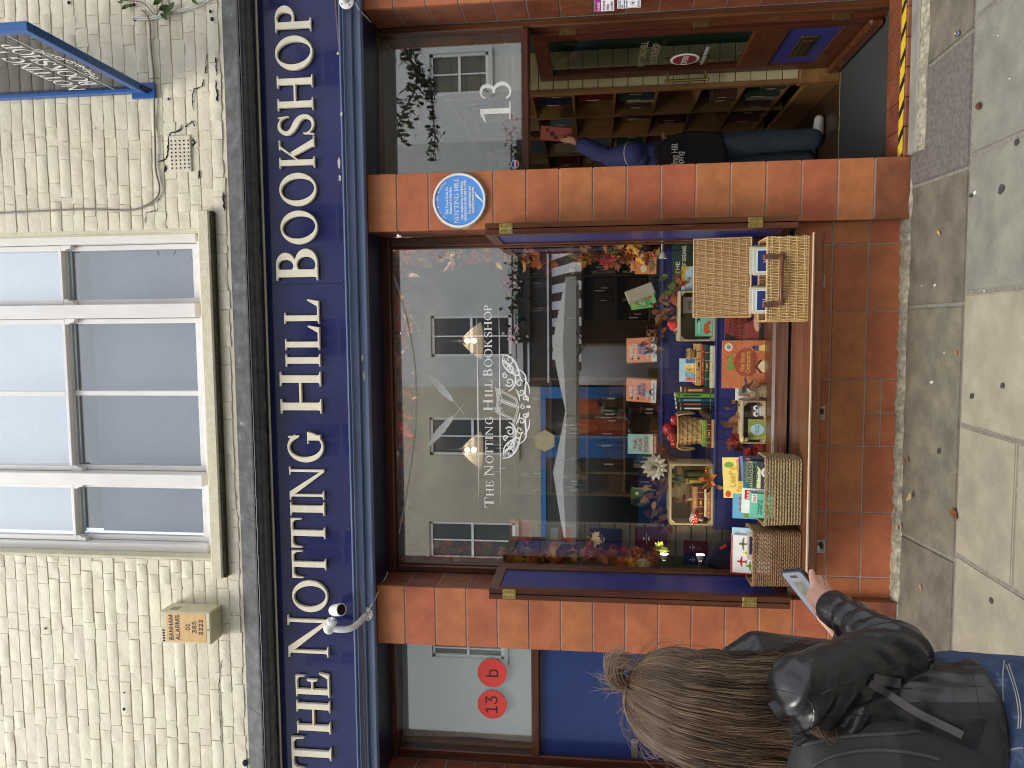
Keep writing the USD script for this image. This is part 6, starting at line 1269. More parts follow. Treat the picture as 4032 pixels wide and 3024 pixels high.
# leather jacket
m_lth = M('black_leather', (.009, .009, .010), (.014, .014, .015), scale=18, rough=.28, bump=.0009, bscale=30, rrough=.06, spec=.6)
def torso(r, f, z, wx, wf): return ell(V3(r, f, z), (wx, wf, .07), np.stack([rt, fw, [0, 0, 1.]], 1), 32)
T_ = [torso(0, .0, 1.345, .095, .082), torso(0, -.005, 1.285, .178, .110), torso(0, -.005, 1.22, .192, .128), torso(0, 0, 1.14, .182, .128), torso(.018, -.005, 1.05, .186, .128), torso(.030, -.012, .96, .200, .138)]
jk = [manifold3d.Manifold.batch_hull([a, b]) for a, b in zip(T_[:-1], T_[1:])]
jk.append(bones([(RS, .070, (RS + RE) / 2, .066), ((RS + RE) / 2, .066, RE, .062), (RE, .058, RE + (RWr - RE) * .45, .046), (RE + (RWr - RE) * .45, .046, RWr + (RE - RWr) * .26, .037), (LS, .078, LE, .062), (LE, .060, LWr + (LE - LWr) * .30, .043), (V3(0, .05, 1.32), .080, P3(2985, 2580, 1.62), .052), (P3(2985, 2580, 1.62), .052, LE, .058), (P3(2900, 2610, 1.60), .04, P3(2985, 2580, 1.62), .052), (V3(0, -.02, 1.285), .072, RS, .064), (V3(0, -.02, 1.285), .072, LS, .064), (nk + [0, 0, -.03], .070, V3(0, .0, 1.32), .080)]))
jmM = manifold3d.Manifold.batch_boolean(jk, manifold3d.OpType.Add).trim_by_plane((0, 0, 1), .972)
jk_m = soft(jmM, .0075, 16)
v = np.array(jk_m.vertices); n = jk_m.vertex_normals
# folds: along the sleeve bend, across the small of the back, and from the armhole
def foldring(p, axis, wl, rad, amp):
    d = v - p; a = d @ axis; w = np.exp(-(np.linalg.norm(d, axis=1) / rad) ** 2); return amp * w * np.sin(a * 2 * math.pi / wl + 2.2 * meshkit.noise(v * 16, 3))
disp = foldring(RE + [0, 0, .01], (RWr - RS) / np.linalg.norm(RWr - RS), .036, .085, .0055) + foldring((RE + RWr) / 2, (RWr - RE) / np.linalg.norm(RWr - RE), .045, .09, .004) + foldring(V3(.15, -.08, 1.27), np.array([.5, .2, .8]), .040, .10, .006) + foldring(V3(0, -.13, 1.12), np.array([.45, 0, .9]), .075, .20, .0042) + foldring(V3(.05, -.12, 1.30), np.array([.9, 0, -.3]), .06, .12, .003)
k = meshkit.fbm(v * np.array([13, 13, 20]), 4, 21); disp += (k - .5) * .006
jk_m.vertices = v + n * disp[:, None]; part(wm, 'jacket', jk_m, m_lth, smooth=True)
for r_, P in ((.0475, RWr + (RE - RWr) * .27), (.047, LWr + (LE - LWr) * .30)):
    ax_ = (RWr - RE) if r_ > .0472 else (LWr - LE); ax_ = ax_ / np.linalg.norm(ax_)
    part(wm, 'cuff', xf(lathe([(.026, .020), (.038, .024), (.0410, .018), (.0425, -.012), (.0415, -.022), (.036, -.024)], 28), mat4(trimesh.geometry.align_vectors([0, 0, 1], ax_)[:3, :3], P)), m_lth, smooth=60)
seams = ([(3030, 2650), (3090, 2690), (3190, 2735), (3300, 2735), (3420, 2690)], [(3235, 2735), (3300, 2700), (3420, 2655), (3560, 2610)], [(3190, 3000), (3205, 2820), (3200, 2780), (3150, 2740), (3040, 2705)], [(3240, 2745), (3330, 2810), (3430, 2815), (3560, 2780)], [(3560, 2770), (3700, 2765), (3830, 2770)], [(3590, 2620), (3700, 2590), (3835, 2575)], [(3800, 2585), (3838, 2690), (3860, 2830), (3858, 3010)])
for s in seams:
    P = onmesh(s, jk_m, -.0004, 40)
    if len(P) > 4: part(wm, 'seam', tube(P, .0011, 5), m_lth)
top_under = soft(manifold3d.Manifold.batch_hull([torso(.026, -.01, 1.02, .182, .126), torso(.028, -.015, .985, .192, .135)]).trim_by_plane((0, 0, 1), .945), .012, 4); part(wm, 'top', top_under, flat('black_jersey', (.014, .012, .012), .95), smooth=True)
stm = flat('pale_stitching', (.36, .36, .36), .8)
for s in ([(3955, 2600), (3948, 2700), (3952, 2760)], [(3962, 2618), (3990, 2700), (4010, 2800), (4008, 2870)], [(3972, 2614), (4000, 2700), (4020, 2800), (4018, 2868)], [(3960, 2960), (3985, 2950), (4028, 2945)], [(3870, 2510), (3900, 2535), (3925, 2545)], [(3890, 2560), (3950, 2525), (4028, 2505)]):
    P = onmesh(s, jm, .0005, 30)
    if len(P) > 4: part(wm, 'stitching', tube(P, .0011, 4), stm)
# hair: shaped under-volume, then thousands of strands
hm_dark = flat('hair_base', (.035, .022, .015), .8)
crown = hp(0, -.06, .10)
TIPZ = 1.262
base = soft(manifold3d.Manifold.batch_boolean([ell(hp(0, -.022, .018), (.088, .104, .098), HR), manifold3d.Manifold.batch_hull([ell(hp(0, -.055, -.01), (.082, .055, .06), HR), ell(hc + np.array([-.010, -.052, -.115]), (.092, .034, .03))])], manifold3d.OpType.Add), .012, 8)
part(wm, 'hair_volume', base, hm_dark, smooth=True)
def hairmat(name, root, tip):
    _mats[name] = usdkit.material(stage, '/World/Looks/' + name, {'h': ('hair_info', {}), 'r': ('rgb_ramp', {'ramp': [(0.0, root), (.38, root), (.85, tip)]}), 'p': ('principled_bsdf', {'roughness': .42, 'specular_ior_level': .45})}, [('h.intercept', 'r.fac'), ('r.color', 'p.base_color')], surface='p.BSDF'); return _mats[name]
hms = [hairmat('hair_dark', (.105, .062, .037), (.36, .21, .095)), hairmat('hair_mid', (.155, .095, .056), (.74, .50, .26)), hairmat('hair_blond', (.25, .165, .095), (.92, .70, .42)), hairmat('hair_deep', (.05, .031, .021), (.17, .10, .05))]
strands = [[], [], [], []]
rh_ = np.random.default_rng(11)
bc0 = hp(0, -.022, .018)
def scalp(th, ph, k=1.0):
    """point on the head: th angle from the crown axis, ph around"""
    d = np.array([math.sin(th) * math.cos(ph), math.sin(th) * math.sin(ph), math.cos(th)])
    return bc0 + HR @ (d * np.array([.089, .105, .099]) * k)
def outside(p, m=.010):
    z = p[2]; wx = np.interp(z, [1.24, 1.285, 1.345, 1.40], [.200, .190, .110, .07]) + m; wf = np.interp(z, [1.24, 1.285, 1.345, 1.40], [.132, .120, .092, .07]) + m; d = p - bc_; r, f = d @ rt, d @ fw; q = math.sqrt((r / wx) ** 2 + (f / wf) ** 2)
    if q < 1 and f < .02:
        f2 = -wf * math.sqrt(max(0, 1 - min(1, (r / wx) ** 2))); return p + fw * (f2 - f)
    return p
def clump(n_cl, ph_lo, ph_hi, th_lo, th_hi, drop, per=26):
    for c in range(n_cl):
        ph0, th0 = rh_.uniform(ph_lo, ph_hi), rh_.uniform(th_lo, th_hi); tone = rh_.choice(4, p=[.34, .33, .19, .14]); ln = drop + rh_.normal(0, .014); sw = rh_.normal(0, .010); wav = rh_.uniform(0, 6.28); out = rh_.uniform(.0, .012)
        for q in range(per):
            ph = ph0 + rh_.normal(0, .045); th = th0 + rh_.normal(0, .05); tt = int(tone if rh_.random() < .75 else rh_.choice(4)); lift = 1.0 + rh_.uniform(.0, .07) + out; P = []
            tEnd = 1.62
            for s in np.linspace(0, 1, 7): P.append(scalp(th + (tEnd - th) * s, ph, lift + .05 * s))
            e = P[-1]; dirn = P[-1] - P[-2]; dirn /= np.linalg.norm(dirn); L = max(.02, e[2] - TIPZ + rh_.normal(0, .018) + (ln - .2))
            lat = e - hc; lat[2] = 0; lat /= np.linalg.norm(lat) + 1e-9
            for s in (.16, .34, .52, .70, .86, 1.0):
                g = e + np.array([0, 0, -1.]) * L * s + dirn * np.array([1, 1, 0]) * .03 * s * (1 - s) * 2 + lat * (.012 * s - .028 * s * s + .010 * math.sin(s * 4.6 + wav)) + np.array([sw * s * s * 2 - .012 * s, -.016 * math.sin(math.pi * s), 0]) + rh_.normal(0, .0012, 3) * s * 2
                P.append(g)
            strands[tt].append([outside(p) if p[2] < 1.43 else p for p in P])
# in head axes ph=-90 deg is the back of the head; sides reach towards the temples
clump(170, math.radians(-158), math.radians(-8), .35, 1.35, .2); clump(30, math.radians(-25), math.radians(0), .5, 1.1, .2)
# hair drawn back from the brow to the knot
knot = hp(.0, -.062, .100)
for i in range(2400):
    ph = rh_.uniform(math.radians(-2), math.radians(206)); th = rh_.uniform(.45, 1.22); P = []
    a = scalp(th, ph, 1.02)
    for s in np.linspace(0, 1, 7):
        q = a * (1 - s) + knot * s - bc0; q2 = HR.T @ q; q2 = q2 / np.linalg.norm(q2 / np.array([.089, .105, .099])) * (1.03 + .05 * math.sin(math.pi * s) + rh_.uniform(0, .015)); P.append(bc0 + HR @ q2)
    P += [knot + hup * .012 + rh_.normal(0, .004, 3)]
    strands[int(rh_.choice(4, p=[.42, .36, .06, .16]))].append(P)
for i in range(420):                                    # the loose loop of the top knot
    o = rh_.normal(0, .009, 3); tipd = rh_.uniform(-1, 1)
    P = [knot + o * .4, knot + hup * .022 + o * .6, knot + hup * .040 + RGT * .012 + o, knot + hup * .046 + RGT * (.032 + .008 * tipd) + o * 1.1, knot + hup * (.034 + .01 * tipd) + RGT * .052 + o * 1.2, knot + hup * (.016 + .014 * tipd) + RGT * (.060 + .010 * tipd) + o * 1.3]
    if i % 9 == 0: P = [knot + o * .4, knot + hup * .024 + o, knot + hup * .050 - RGT * .004 + o * 1.6, knot + hup * .066 + RGT * .020 * tipd + o * 2.4]
    strands[2 if rh_.random() < .6 else 1].append(P)
for i in range(70):                                    # flyaways
    ph, th = rh_.uniform(-math.pi, 0.2), rh_.uniform(.2, 1.3); a = scalp(th, ph, 1.03); b = scalp(th + .35, ph + rh_.normal(0, .25), 1.12 + rh_.uniform(0, .14)); c = scalp(th + .8, ph + rh_.normal(0, .3), 1.10 + rh_.uniform(0, .25)); strands[1].append([a, (a + b) / 2, b, c])
for k_, S in enumerate(strands):
    cv = UsdGeom.BasisCurves.Define(stage, _path(str(wm.GetPath()), 'hair')); off = LOC[str(wm.GetPath())]
    cv.CreateTypeAttr('linear'); pts, cnt, wd = [], [], []
    for P in S:
        Q = spline(np.array(P) + rh_.normal(0, 1e-5, (len(P), 3)), 16) - off; pts.append(Q); cnt.append(16); wd.append(np.concatenate([np.full(13, .00085 if k_ != 1 else .0008), [.0006, .0004, .0002]]))
    cv.CreatePointsAttr(Vt.Vec3fArray.FromNumpy(np.concatenate(pts).astype(np.float32))); cv.CreateCurveVertexCountsAttr(Vt.IntArray(cnt))
    cv.CreateWidthsAttr(Vt.FloatArray.FromNumpy(np.concatenate(wd).astype(np.float32))); cv.SetWidthsInterpolation('vertex')
    UsdShade.MaterialBindingAPI.Apply(cv.GetPrim()).Bind(hms[k_])
part(wm, 'hair_tie', xf(tube(ringp(.016, .016, 0, 25), .004, 6, cap=False), mat4(HR, knot + hup * .012)), m_brownfloor)
# glasses
gp = []
for s in (-1, 1):
    o = hp(s * .043, .118, -.012); gp.append(xf(tube([[.032 * math.cos(a) * (1 if abs(math.cos(a)) < .8 else .95), .002 * math.cos(a), .021 * math.sin(a)] for a in np.linspace(0, 2 * math.pi, 25)], .0026, 6, cap=False), mat4(HR, o))); gp.append(tube([hp(s * .074, .117, -.002), hp(s * .092, .104, .0), hp(s * .094, .02, .0), hp(s * .088, -.02, -.006)], [.0055, .0055, .004, .003], 6))
gp.append(tube([hp(-.010, .122, -.006), hp(.010, .122, -.006)], .0024, 6)); part(wm, 'glasses', cat(gp), m_black, smooth=True)
# phone held in both hands
pc_ = P3(3188, 2340, 1.845); Lx = (145 * -UPV + 185 * -RGT) / 235; Lx /= np.linalg.norm(Lx)
best = None
for sg_ in (-1, 1):
    S_ = .041 * (-12 * -UPV + 62 * -RGT) / 63 + sg_ * .059 * FWD; S_ -= Lx * (S_ @ Lx); S_ /= np.linalg.norm(S_); N_ = np.cross(Lx, S_); N_ = N_ if N_ @ (hc - pc_) > 0 else -N_
    sc_ = (N_ @ (hc - pc_)) / np.linalg.norm(hc - pc_) + .5 * (N_ @ (CAM - pc_)) / np.linalg.norm(CAM - pc_)
    if best is None or sc_ > best[0]: best = (sc_, S_, N_)
S_, N_ = best[1], best[2]; RP = np.stack([-S_ if np.linalg.det(np.stack([S_, Lx, N_], 1)) < 0 else S_, Lx, N_], 1); TP = mat4(RP, pc_)
ph_ = thing('phone', 'dark blue cased phone with a grey screen held by the woman', 'phone', pc_)
rr_ = lambda w, h, r: sbox(-w / 2 + r, -h / 2 + r, w / 2 - r, h / 2 - r).buffer(r, quad_segs=6)
def slabp(g, z0, z1): m = extr(g, z1 - z0); m.apply_translation([0, 0, z0]); return xf(m, TP)
part(ph_, 'case', slabp(rr_(.078, .158, .013), -.006, .0045), flat('phone_case', (.018, .022, .032), .4)); part(ph_, 'screen', slabp(rr_(.070, .150, .010), .0046, .0052), flat('phone_screen', (.11, .11, .13), .12, emis=((.42, .42, .48), .10)))
part(ph_, 'picture', slabp(sbox(-.018, -.045, .018, .030), .0053, .0056), M('screen_picture', (.10, .11, .06), (.20, .18, .14), scale=60, rough=.2)); part(ph_, 'screen_bar', slabp(rr_(.022, .007, .0035).buffer(0), .0053, .0055), m_black) if False else None
for yy_ in (-.062, .058): part(ph_, 'screen_mark', slabp(sbox(-.012, yy_ - .004, .012, yy_ + .004), .0053, .0056), m_black)
# backpack slung on the far shoulder
bp = thing('backpack', 'black nylon backpack hanging off the left shoulder of the woman', 'backpack', V3(-.16, -.2, 1.1)); m_nyl = M('black_nylon', (.020, .020, .021), (.030, .030, .031), scale=300, rough=.6, bump=.0006, bscale=600); m_web = flat('grey_webbing', (.060, .056, .056), .8)
ca, cb = P3(3270, 3010, 1.33), P3(3720, 3050, 1.33)
bag = soft(manifold3d.Manifold.batch_hull([ell(P3(3215, 2965, 1.36), (.05, .06, .05)), ell(P3(3215, 3150, 1.33), (.06, .07, .05)), ell(P3(3500, 2935, 1.34), (.05, .06, .05)), ell(P3(3830, 2985, 1.33), (.05, .06, .05)), ell(P3(3860, 3150, 1.33), (.07, .07, .06)), ell(P3(3500, 3160, 1.30), (.08, .08, .06))]), .010, 8)
wrinkle(bag, .003, 14, 8); part(bp, 'bag', bag, m_nyl, smooth=True)
for s in ([(3160, 2935), (3200, 2925), (3330, 2900), (3480, 2890), (3620, 2880)], [(3200, 3020), (3260, 2985), (3330, 2965), (3560, 2960), (3700, 2990)]):
    P = onmesh(s, bag, .001, 40)
    if len(P) > 5: part(bp, 'zip', tube(P, .0028, 6), m_web)
allm = cat([jk_m, bag])
P = onmesh([(3425, 2690), (3500, 2735), (3600, 2800), (3700, 2850), (3790, 2895)], allm, .004, 30); part(bp, 'strap', ribbon(P, .0145), m_web)
P = onmesh([(3440, 2670), (3480, 2680), (3545, 2690)], allm, .006, 12); part(bp, 'strap_end', ribbon(P, .018), m_web)
P = onmesh([(3045, 2760), (3080, 2810), (3120, 2870), (3160, 2925)], allm, .004, 24); part(bp, 'strap', ribbon(P, .024), m_nyl) if len(P) > 4 else None

# ---------------------------------------------------------------- the person choosing a book inside the shop
W2 = lambda x, y, z: np.array([x, y, z])
px_, py_ = 1.30, 1.62
sp = thing('person', 'person in a blue sweater and jeans inside the shop reaching up for a pink book', 'person', (px_, py_, 0))
sh2 = W2(px_ + .02, py_ - .17, 1.42); wr2 = A(2268, 560, 1.62); el2 = A(2400, 620, 1.55)
hb = {'index': [A(2250, 549, 1.62), A(2236, 546, 1.625), A(2225, 545, 1.63), A(2214, 545, 1.632)], 'middle': [A(2250, 554, 1.63), A(2232, 552, 1.635), A(2219, 551, 1.64), A(2208, 551, 1.64)], 'ring': [A(2252, 558, 1.64), A(2236, 557, 1.645), A(2224, 556, 1.65), A(2214, 556, 1.65)], 'little': [A(2254, 561, 1.645), A(2242, 560, 1.65), A(2232, 560, 1.655), A(2224, 560, 1.655)], 'thumb': [A(2256, 545, 1.60), A(2245, 540, 1.60), A(2236, 537, 1.605)]}
hx = soft(bones(hand_bones(wr2, hb) + [(wr2, .022, (wr2 + el2) / 2, .032)], 14), .006, 6)
fe = A(2620, 560, 1.52); el2b = A(2560, 600, 1.5)
hc2 = W2(px_ - .02, py_, 1.60)
bM = bones([(W2(px_, py_, 1.40), .07, hc2 - [0, 0, .08], .055), (W2(px_, py_, 1.38), .11, W2(px_, py_, 1.0), .13), (sh2, .05, el2, .036), (el2, .034, wr2, .024), (W2(px_, py_ + .17, 1.40), .05, el2b, .036), (el2b, .034, fe, .022), (fe, .022, fe + [.06, 0, .02], .014), (W2(px_ + .06, py_ - .08, .88), .07, W2(px_ + .10, py_ - .08, .46), .05), (W2(px_ + .10, py_ - .08, .46), .05, W2(px_ + .10, py_ - .08, .1), .04), (W2(px_ + .02, py_ + .09, .88), .07, W2(px_, py_ + .10, .1), .04)])
heads = manifold3d.Manifold.batch_boolean([ell(hc2, (.095, .075, .115)), ell(hc2 + [.095, 0, -.02], (.018, .012, .022))], manifold3d.OpType.Add)
part(sp, 'body', tm(man(soft(bM + heads, .016, 6)) + man(hx)), m_skin, smooth=True)
part(sp, 'hair', tm(ell(hc2 + [-.02, 0, .025], (.10, .085, .11))), hm_dark, smooth=True)
m_swt = M('blue_sweater', (.050, .065, .22), (.065, .085, .28), scale=60, rough=.95, bump=.002, bscale=160); cfe = wr2 + (el2 - wr2) * .22
sm = soft(bones([(W2(px_, py_, 1.40), .13, W2(px_, py_, .98), .15), (W2(px_, py_ - .12, 1.38), .09, W2(px_, py_ + .12, 1.38), .09), (sh2, .085, el2, .066), (el2, .066, cfe, .060), (W2(px_, py_ + .15, 1.36), .08, el2b, .055), (el2b, .055, fe - [.02, 0, 0], .042)]), .012, 8); wrinkle(sm, .004, 14, 4); part(sp, 'sweater', sm, m_swt, smooth=True)
part(sp, 'sweater_stripe', xf(tube(ringp(.088, .088, 0), .004, 5, cap=False), mat4(trimesh.geometry.align_vectors([0, 0, 1], (el2 - sh2) / np.linalg.norm(el2 - sh2))[:3, :3], sh2 + (el2 - sh2) * .12)), m_plast)
jn = soft(bones([(W2(px_ + .03, py_, .98), .14, W2(px_ + .03, py_, .86), .15), (W2(px_ + .06, py_ - .08, .86), .115, W2(px_ + .10, py_ - .08, .46), .085), (W2(px_ + .10, py_ - .08, .46), .085, W2(px_ + .10, py_ - .08, .10), .075), (W2(px_ + .02, py_ + .09, .86), .115, W2(px_, py_ + .10, .10), .075)]), .014, 6); part(sp, 'jeans', jn, M('slate_denim', (.045, .070, .10), (.065, .095, .13), scale=20, rough=.9), smooth=True)
for dy_, dx_ in ((-.08, .10), (.10, 0)): part(sp, 'shoe', soft(bones([(W2(px_ + dx_, py_ + dy_, .07), .045, W2(px_ + dx_ + .14, py_ + dy_, .058), .034)]), .012, 4), m_plast2, smooth=True)
tb2 = thing('tote_bag', 'black tote bag with white lettering hanging at the side of the person inside the shop', 'bag', (px_ + .1, py_ - .2, 1.1))
t0, t1 = A(2590, 660, 1.40), A(2830, 545, 1.40); tbm = soft(manifold3d.Manifold.batch_hull([manifold3d.Manifold.sphere(.03, 12).translate(tuple(map(float, p))) for p in (A(2600, 665, 1.44), A(2590, 590, 1.45), A(2655, 545, 1.46), A(2720, 530, 1.46), A(2830, 535, 1.46), A(2850, 600, 1.45), A(2830, 690, 1.44))]), .012, 5); part(tb2, 'bag', tbm, flat('black_canvas', (.012, .012, .014), .9), smooth=True)
for s, X, hh_ in (('Notting Hill', 2668, .042), ('Shopping', 2690, .042), ('Bag', 2712, .042)):
    q = A(X, 640, 1.395); part(tb2, 'lettering', textat(s, q[0] - .10, 1.402, q[2], w=.24 if len(s) > 9 else (.18 if len(s) > 4 else .09), h=hh_, bold=True), m_plast2)
hbk = A(2187, 528, 1.66); book('pink clothbound book held up by the person inside the shop', A(2250, 533, 1.655), .105, az(2130, 525, 1.66) - az(2252, 525, 1.66), .03, C('dustypink', 170, 90, 80), RZ(-18) @ RY(7), [('e', .0, .15, .02, .02, c_maroon), ('e', -.025, .12, .015, .015, c_maroon), ('e', .025, .19, .015, .015, c_maroon)])
# ================================================================ SMALL THINGS ON THE FRONT
# blue plaque
pq = A(1810, 791, -.004); rp0 = abs(ax(1810, 684, 0) - ax(1810, 898, 0)) / 2
pl = thing('blue_plaque', 'round sky blue plaque with white rim on the tiled pier beside the door', 'plaque', pq)
m_pqb = flat('plaque_blue', srgb(90, 150, 225), .3)
part(pl, 'mortar_bed', up(extr(Polygon([((rp0 + .004 + R.uniform(0, .006)) * math.cos(a), (rp0 + .004 + R.uniform(0, .006)) * math.sin(a)) for a in np.linspace(0, 2 * math.pi, 60, endpoint=False)]), .004), pq + [0, .003, 0]), m_fillet)
part(pl, 'white_rim', xf(lathe([(rp0, 0), (rp0, .016), (rp0 - .003, .020), (rp0 - .011, .020), (rp0 - .013, .016), (rp0 - .013, 0)], 64), mat4(FACE, pq)), m_plast, smooth=40)
part(pl, 'blue_face', up(extr(Point(0, 0).buffer(rp0 - .0125, quad_segs=24), .013), pq), m_pqb)
yq = pq[1] - .0132
def arct(s, rad, a0, a1, h):
    out = []; n = len(s)
    for i, ch in enumerate(s):
        if ch == ' ': continue
        a = math.radians(a0 + (a1 - a0) * (i + .5) / n); w = rad * math.radians(abs(a1 - a0)) / n * .86; g = letter(ch, -w / 2, w / 2, 0, h); g = affinity.rotate(g, math.degrees(a) - 90, origin=(0, 0)); out.append(affinity.translate(g, rad * math.cos(a), rad * math.sin(a)))
    return unary_union(out)
part(pl, 'rim_lettering', up(extr(arct('THE NOTTING HILL BOOKSHOP', rp0 * .80, 143, 36, rp0 * .09), .0008), (pq[0], yq, pq[2])), m_plast)
def srf(s, cx, z, w, h):
    n = sum(glyph(c)[1] if c != ' ' else .45 for c in s); x = cx - w / 2; out = []
    for c in s:
        k = (glyph(c)[1] if c != ' ' else .45) / n * w
        if c != ' ': out.append(letter(c, x + k * .04, x + k * .96, z, z + h))
        x += k
    return unary_union(out)
part(pl, 'title_lettering', up(extr(srf('NOTTING HILL', 0, rp0 * .02, rp0 * 1.66, rp0 * .17), .0008), (pq[0], yq, pq[2])), m_plast)
for s, z, w in (('The Travel Book Co', .42, 1.0), ('featured in the film', .28, .98), ('was inspired by a bookshop', -.14, 1.40), ('established on this site in 1981', -.27, 1.50), ('The original interior and', -.44, 1.02), ('shopfront remain today', -.56, .96)):
    part(pl, 'small_lettering', textat(s, pq[0], yq, pq[2] + z * rp0, w=w * rp0, h=rp0 * .095, d=.0008, bold=True, center=True), m_plast)
part(pl, 'quill', up(extr(_stroke([(-.10 * rp0 - .01, -.93 * rp0), (.02 * rp0, -.80 * rp0), (.16 * rp0, -.66 * rp0), (.30 * rp0, -.60 * rp0)], [.002, .006, .012, .003]), .0008), (pq[0], yq, pq[2])), m_plast)
# air brick
ab0 = (A(660, 680, -.01), A(757, 530, -.01)); av = thing('air_brick', 'square cream air vent with rows of small holes below the cable', 'vent', ab0[0])
ax0, ax1 = ax(710, 677, -.012), ax(710, 533, -.012); az0, az1 = az(752, 600, -.012), az(668, 600, -.012)
part(av, 'plate', bx(ax0, ax1, -.016, .0, az0, az1, .004), m_cream); hxs = np.linspace(ax0 + .018, ax1 - .014, 9)[:-1]; hzs = np.linspace(az0 + .013, az1 - .015, 5)
for x in hxs:
    for z in hzs: part(av, 'vent_hole', bx(x, x + .0085, -.0172, -.0162, z - .004, z + .0045), m_crack)
# alarm box
al0, al1 = ax(735, 2536, -.14), ax(735, 2408, -.14); alz0, alz1 = az(830, 2470, -.14), az(632, 2470, -.14)
alb = thing('alarm_box', 'faded cream alarm box with orange label on the upper brick wall', 'alarm box', (al0, -.1, alz0))
m_albox = M('yellowed_plastic', (.68, .62, .44), (.58, .52, .35), scale=20, rough=.45)
part(alb, 'housing', bx(al0, al1, -.14, -.008, alz0, alz1, .008), m_albox); part(alb, 'label', bx(al0 + .014, al1 - .012, -.1415, -.1403, alz0 + .030, alz1 - .040), M('faded_orange_label', (.62, .36, .12), (.70, .45, .20), scale=50, rough=.5, stretch=(.2, 1, 1)))
hb_ = alz1 - alz0
for s, q, w in (('BANHAM', .83, .90), ('ALARMS', .70, .90), ('01', .50, .24), ('385', .37, .42), ('3322', .24, .56)):
    part(alb, 'lettering', textat(s, (al0 + al1) / 2 + (0 if q > .6 else .006), -.1416, alz0 + hb_ * (q - .085), w=(al1 - al0 - .03) * w, h=hb_ * .082, d=.0008, bold=True, center=True), m_black)
for i in range(7):
    part(alb, 'vent_slot', bx(al1 - .001, al1 + .0006, -.125, -.070, alz1 - .055 - i * .008, alz1 - .052 - i * .008), m_black)
    if i < 5: part(alb, 'vent_slot', bx(al0 + .012 + i * .016, al0 + .021 + i * .016, -.1412, -.1402, alz1 - .012, alz1 - .026), m_crack)
part(alb, 'keyhole', ball([(al0 + al1) / 2 - .008, -.14, alz0 + .018], .0045, 1), m_crack)
# hanging sign, square to the wall
hsx = ax(576, 345, -.02); HY = -.93; hz0 = az(585, 350, -.02); hs = thing('hanging_sign', 'blue framed projecting sign with white lettering on grey glass, cut off by the frame', 'hanging sign', (hsx, 0, hz0))
m_blf = flat('bright_blue_frame', (.022, .105, .34), .35)
xs_ = AX(560, 345, 0.0) if False else None
hsx = ax(560, 352, -.045); hz0 = az(573, 352, -.045); hz1 = 5.9
part(hs, 'frame_bar', bx(hsx - .022, hsx + .022, -.075, -.030, hz0, hz1, .003), m_blf); part(hs, 'frame_bar', bx(hsx - .022, hsx + .022, HY, HY + .045, hz0, hz1, .003), m_blf); part(hs, 'frame_bar', bx(hsx - .022, hsx + .022, HY + .046, -.076, hz0, hz0 + .040, .003), m_blf)
part(hs, 'wall_plate', bx(hsx - .045, hsx + .045, -.0295, -.010, hz0 - .045, hz0 + .10, .003), m_blf); part(hs, 'bracket_arm', cyl([hsx, -.09, hz0 - .001], [hsx, -.012, hz0 - .03], .008), m_black)
part(hs, 'glass_panel', bx(hsx - .004, hsx + .004, HY + .044, -.074, hz0 + .038, hz1), glassmat('tinted_sign_glass', .6, .04, (.36, .35, .38)))
def side(poly): m = extr(poly, .0008); v = np.array(m.vertices); return trimesh.Trimesh(np.stack([hsx - .0042 - v[:, 2], -v[:, 0], v[:, 1]], 1), m.faces, process=False)
for s, z0, h, y0 in (('NOTTING HILL', hz0 + .335, .10, .10), ('BOOKSHOP', hz0 + .205, .10, .17)):
    u = y0
    for ch in s:
        w = (glyph(ch)[1] if ch != ' ' else .5) * h * .86
        if ch != ' ': part(hs, 'sign_letter', side(letter(ch, u, u + w * .92, z0, z0 + h)), m_vinyl)
        u += w
part(hs, 'rule_line', side(sbox(.08, hz0 + .172, .86, hz0 + .176)), m_vinyl)
sc2 = unary_union([spiral(.28 + .055 * i, hz0 + .145 - .03 * math.sin(i * .55), .026, .006, i * 1.1, 1.15, .006, .003) for i in range(8)] + [_stroke([(.26, hz0 + .165), (.45, hz0 + .105), (.66, hz0 + .165)], [.003, .007, .003])]); part(hs, 'scroll_emblem', side(sc2), m_vinyl)
for z in (hz0 + .25, hz0 + .66): part(hs, 'screw', ball([hsx, -.076, z], .007, 1), m_black)
# cables on the wall and ivy
cable('cable', 'grey cable curving over the cream wall beside the upper window', [A(X, Y, -.016) for X, Y in ((556, 40), (584, 70), (592, 150), (602, 260), (607, 360), (608, 480), (611, 600), (617, 690), (628, 740), (622, 770), (590, 800), (535, 824), (450, 828), (330, 825), (200, 830), (90, 835), (-30, 842))], .0055, m_cable, n=160)
for X, off, lb in ((0, 0, 'upper'), (0, 7, 'lower')):
    cable('cable', 'cream twin cable clipped to the wall by the ivy, the %s strand' % lb, [A(X_ + off * .3, Y_ + off, -.014) for X_, Y_ in ((526, 68), (560, 70), (600, 68), (650, 54), (700, 40), (760, 24), (810, 0), (840, -20))], .004, m_cablew, n=50)
iv2 = thing('ivy', 'small sprig of green ivy leaves on the cream wall above the door', 'plant', A(560, 20, -.02)); part(iv2, 'stem', tube(spline([A(440, -30, -.02), A(480, 0, -.02), A(575, 20, -.02), A(600, 50, -.02), A(640, 10, -.03)], 30), .003, 5), m_cableb)
m_ivy = leafmat('ivy_leaf_green', (.10, .17, .035), (.06, .12, .025))
for X, Y, s in ((470, 12, .05), (485, 24, .055), (495, 22, .05), (462, 5, .04), (605, 18, .06), (625, 38, .07), (640, 42, .075), (655, 40, .07), (615, 8, .06), (632, 52, .05), (755, 0, .05), (480, 36, .045)):
    leafat(iv2, 'pointed', A(X, Y, -.035), s, m_ivy, az_=R.uniform(120, 240), tilt=R.uniform(-20, 40))
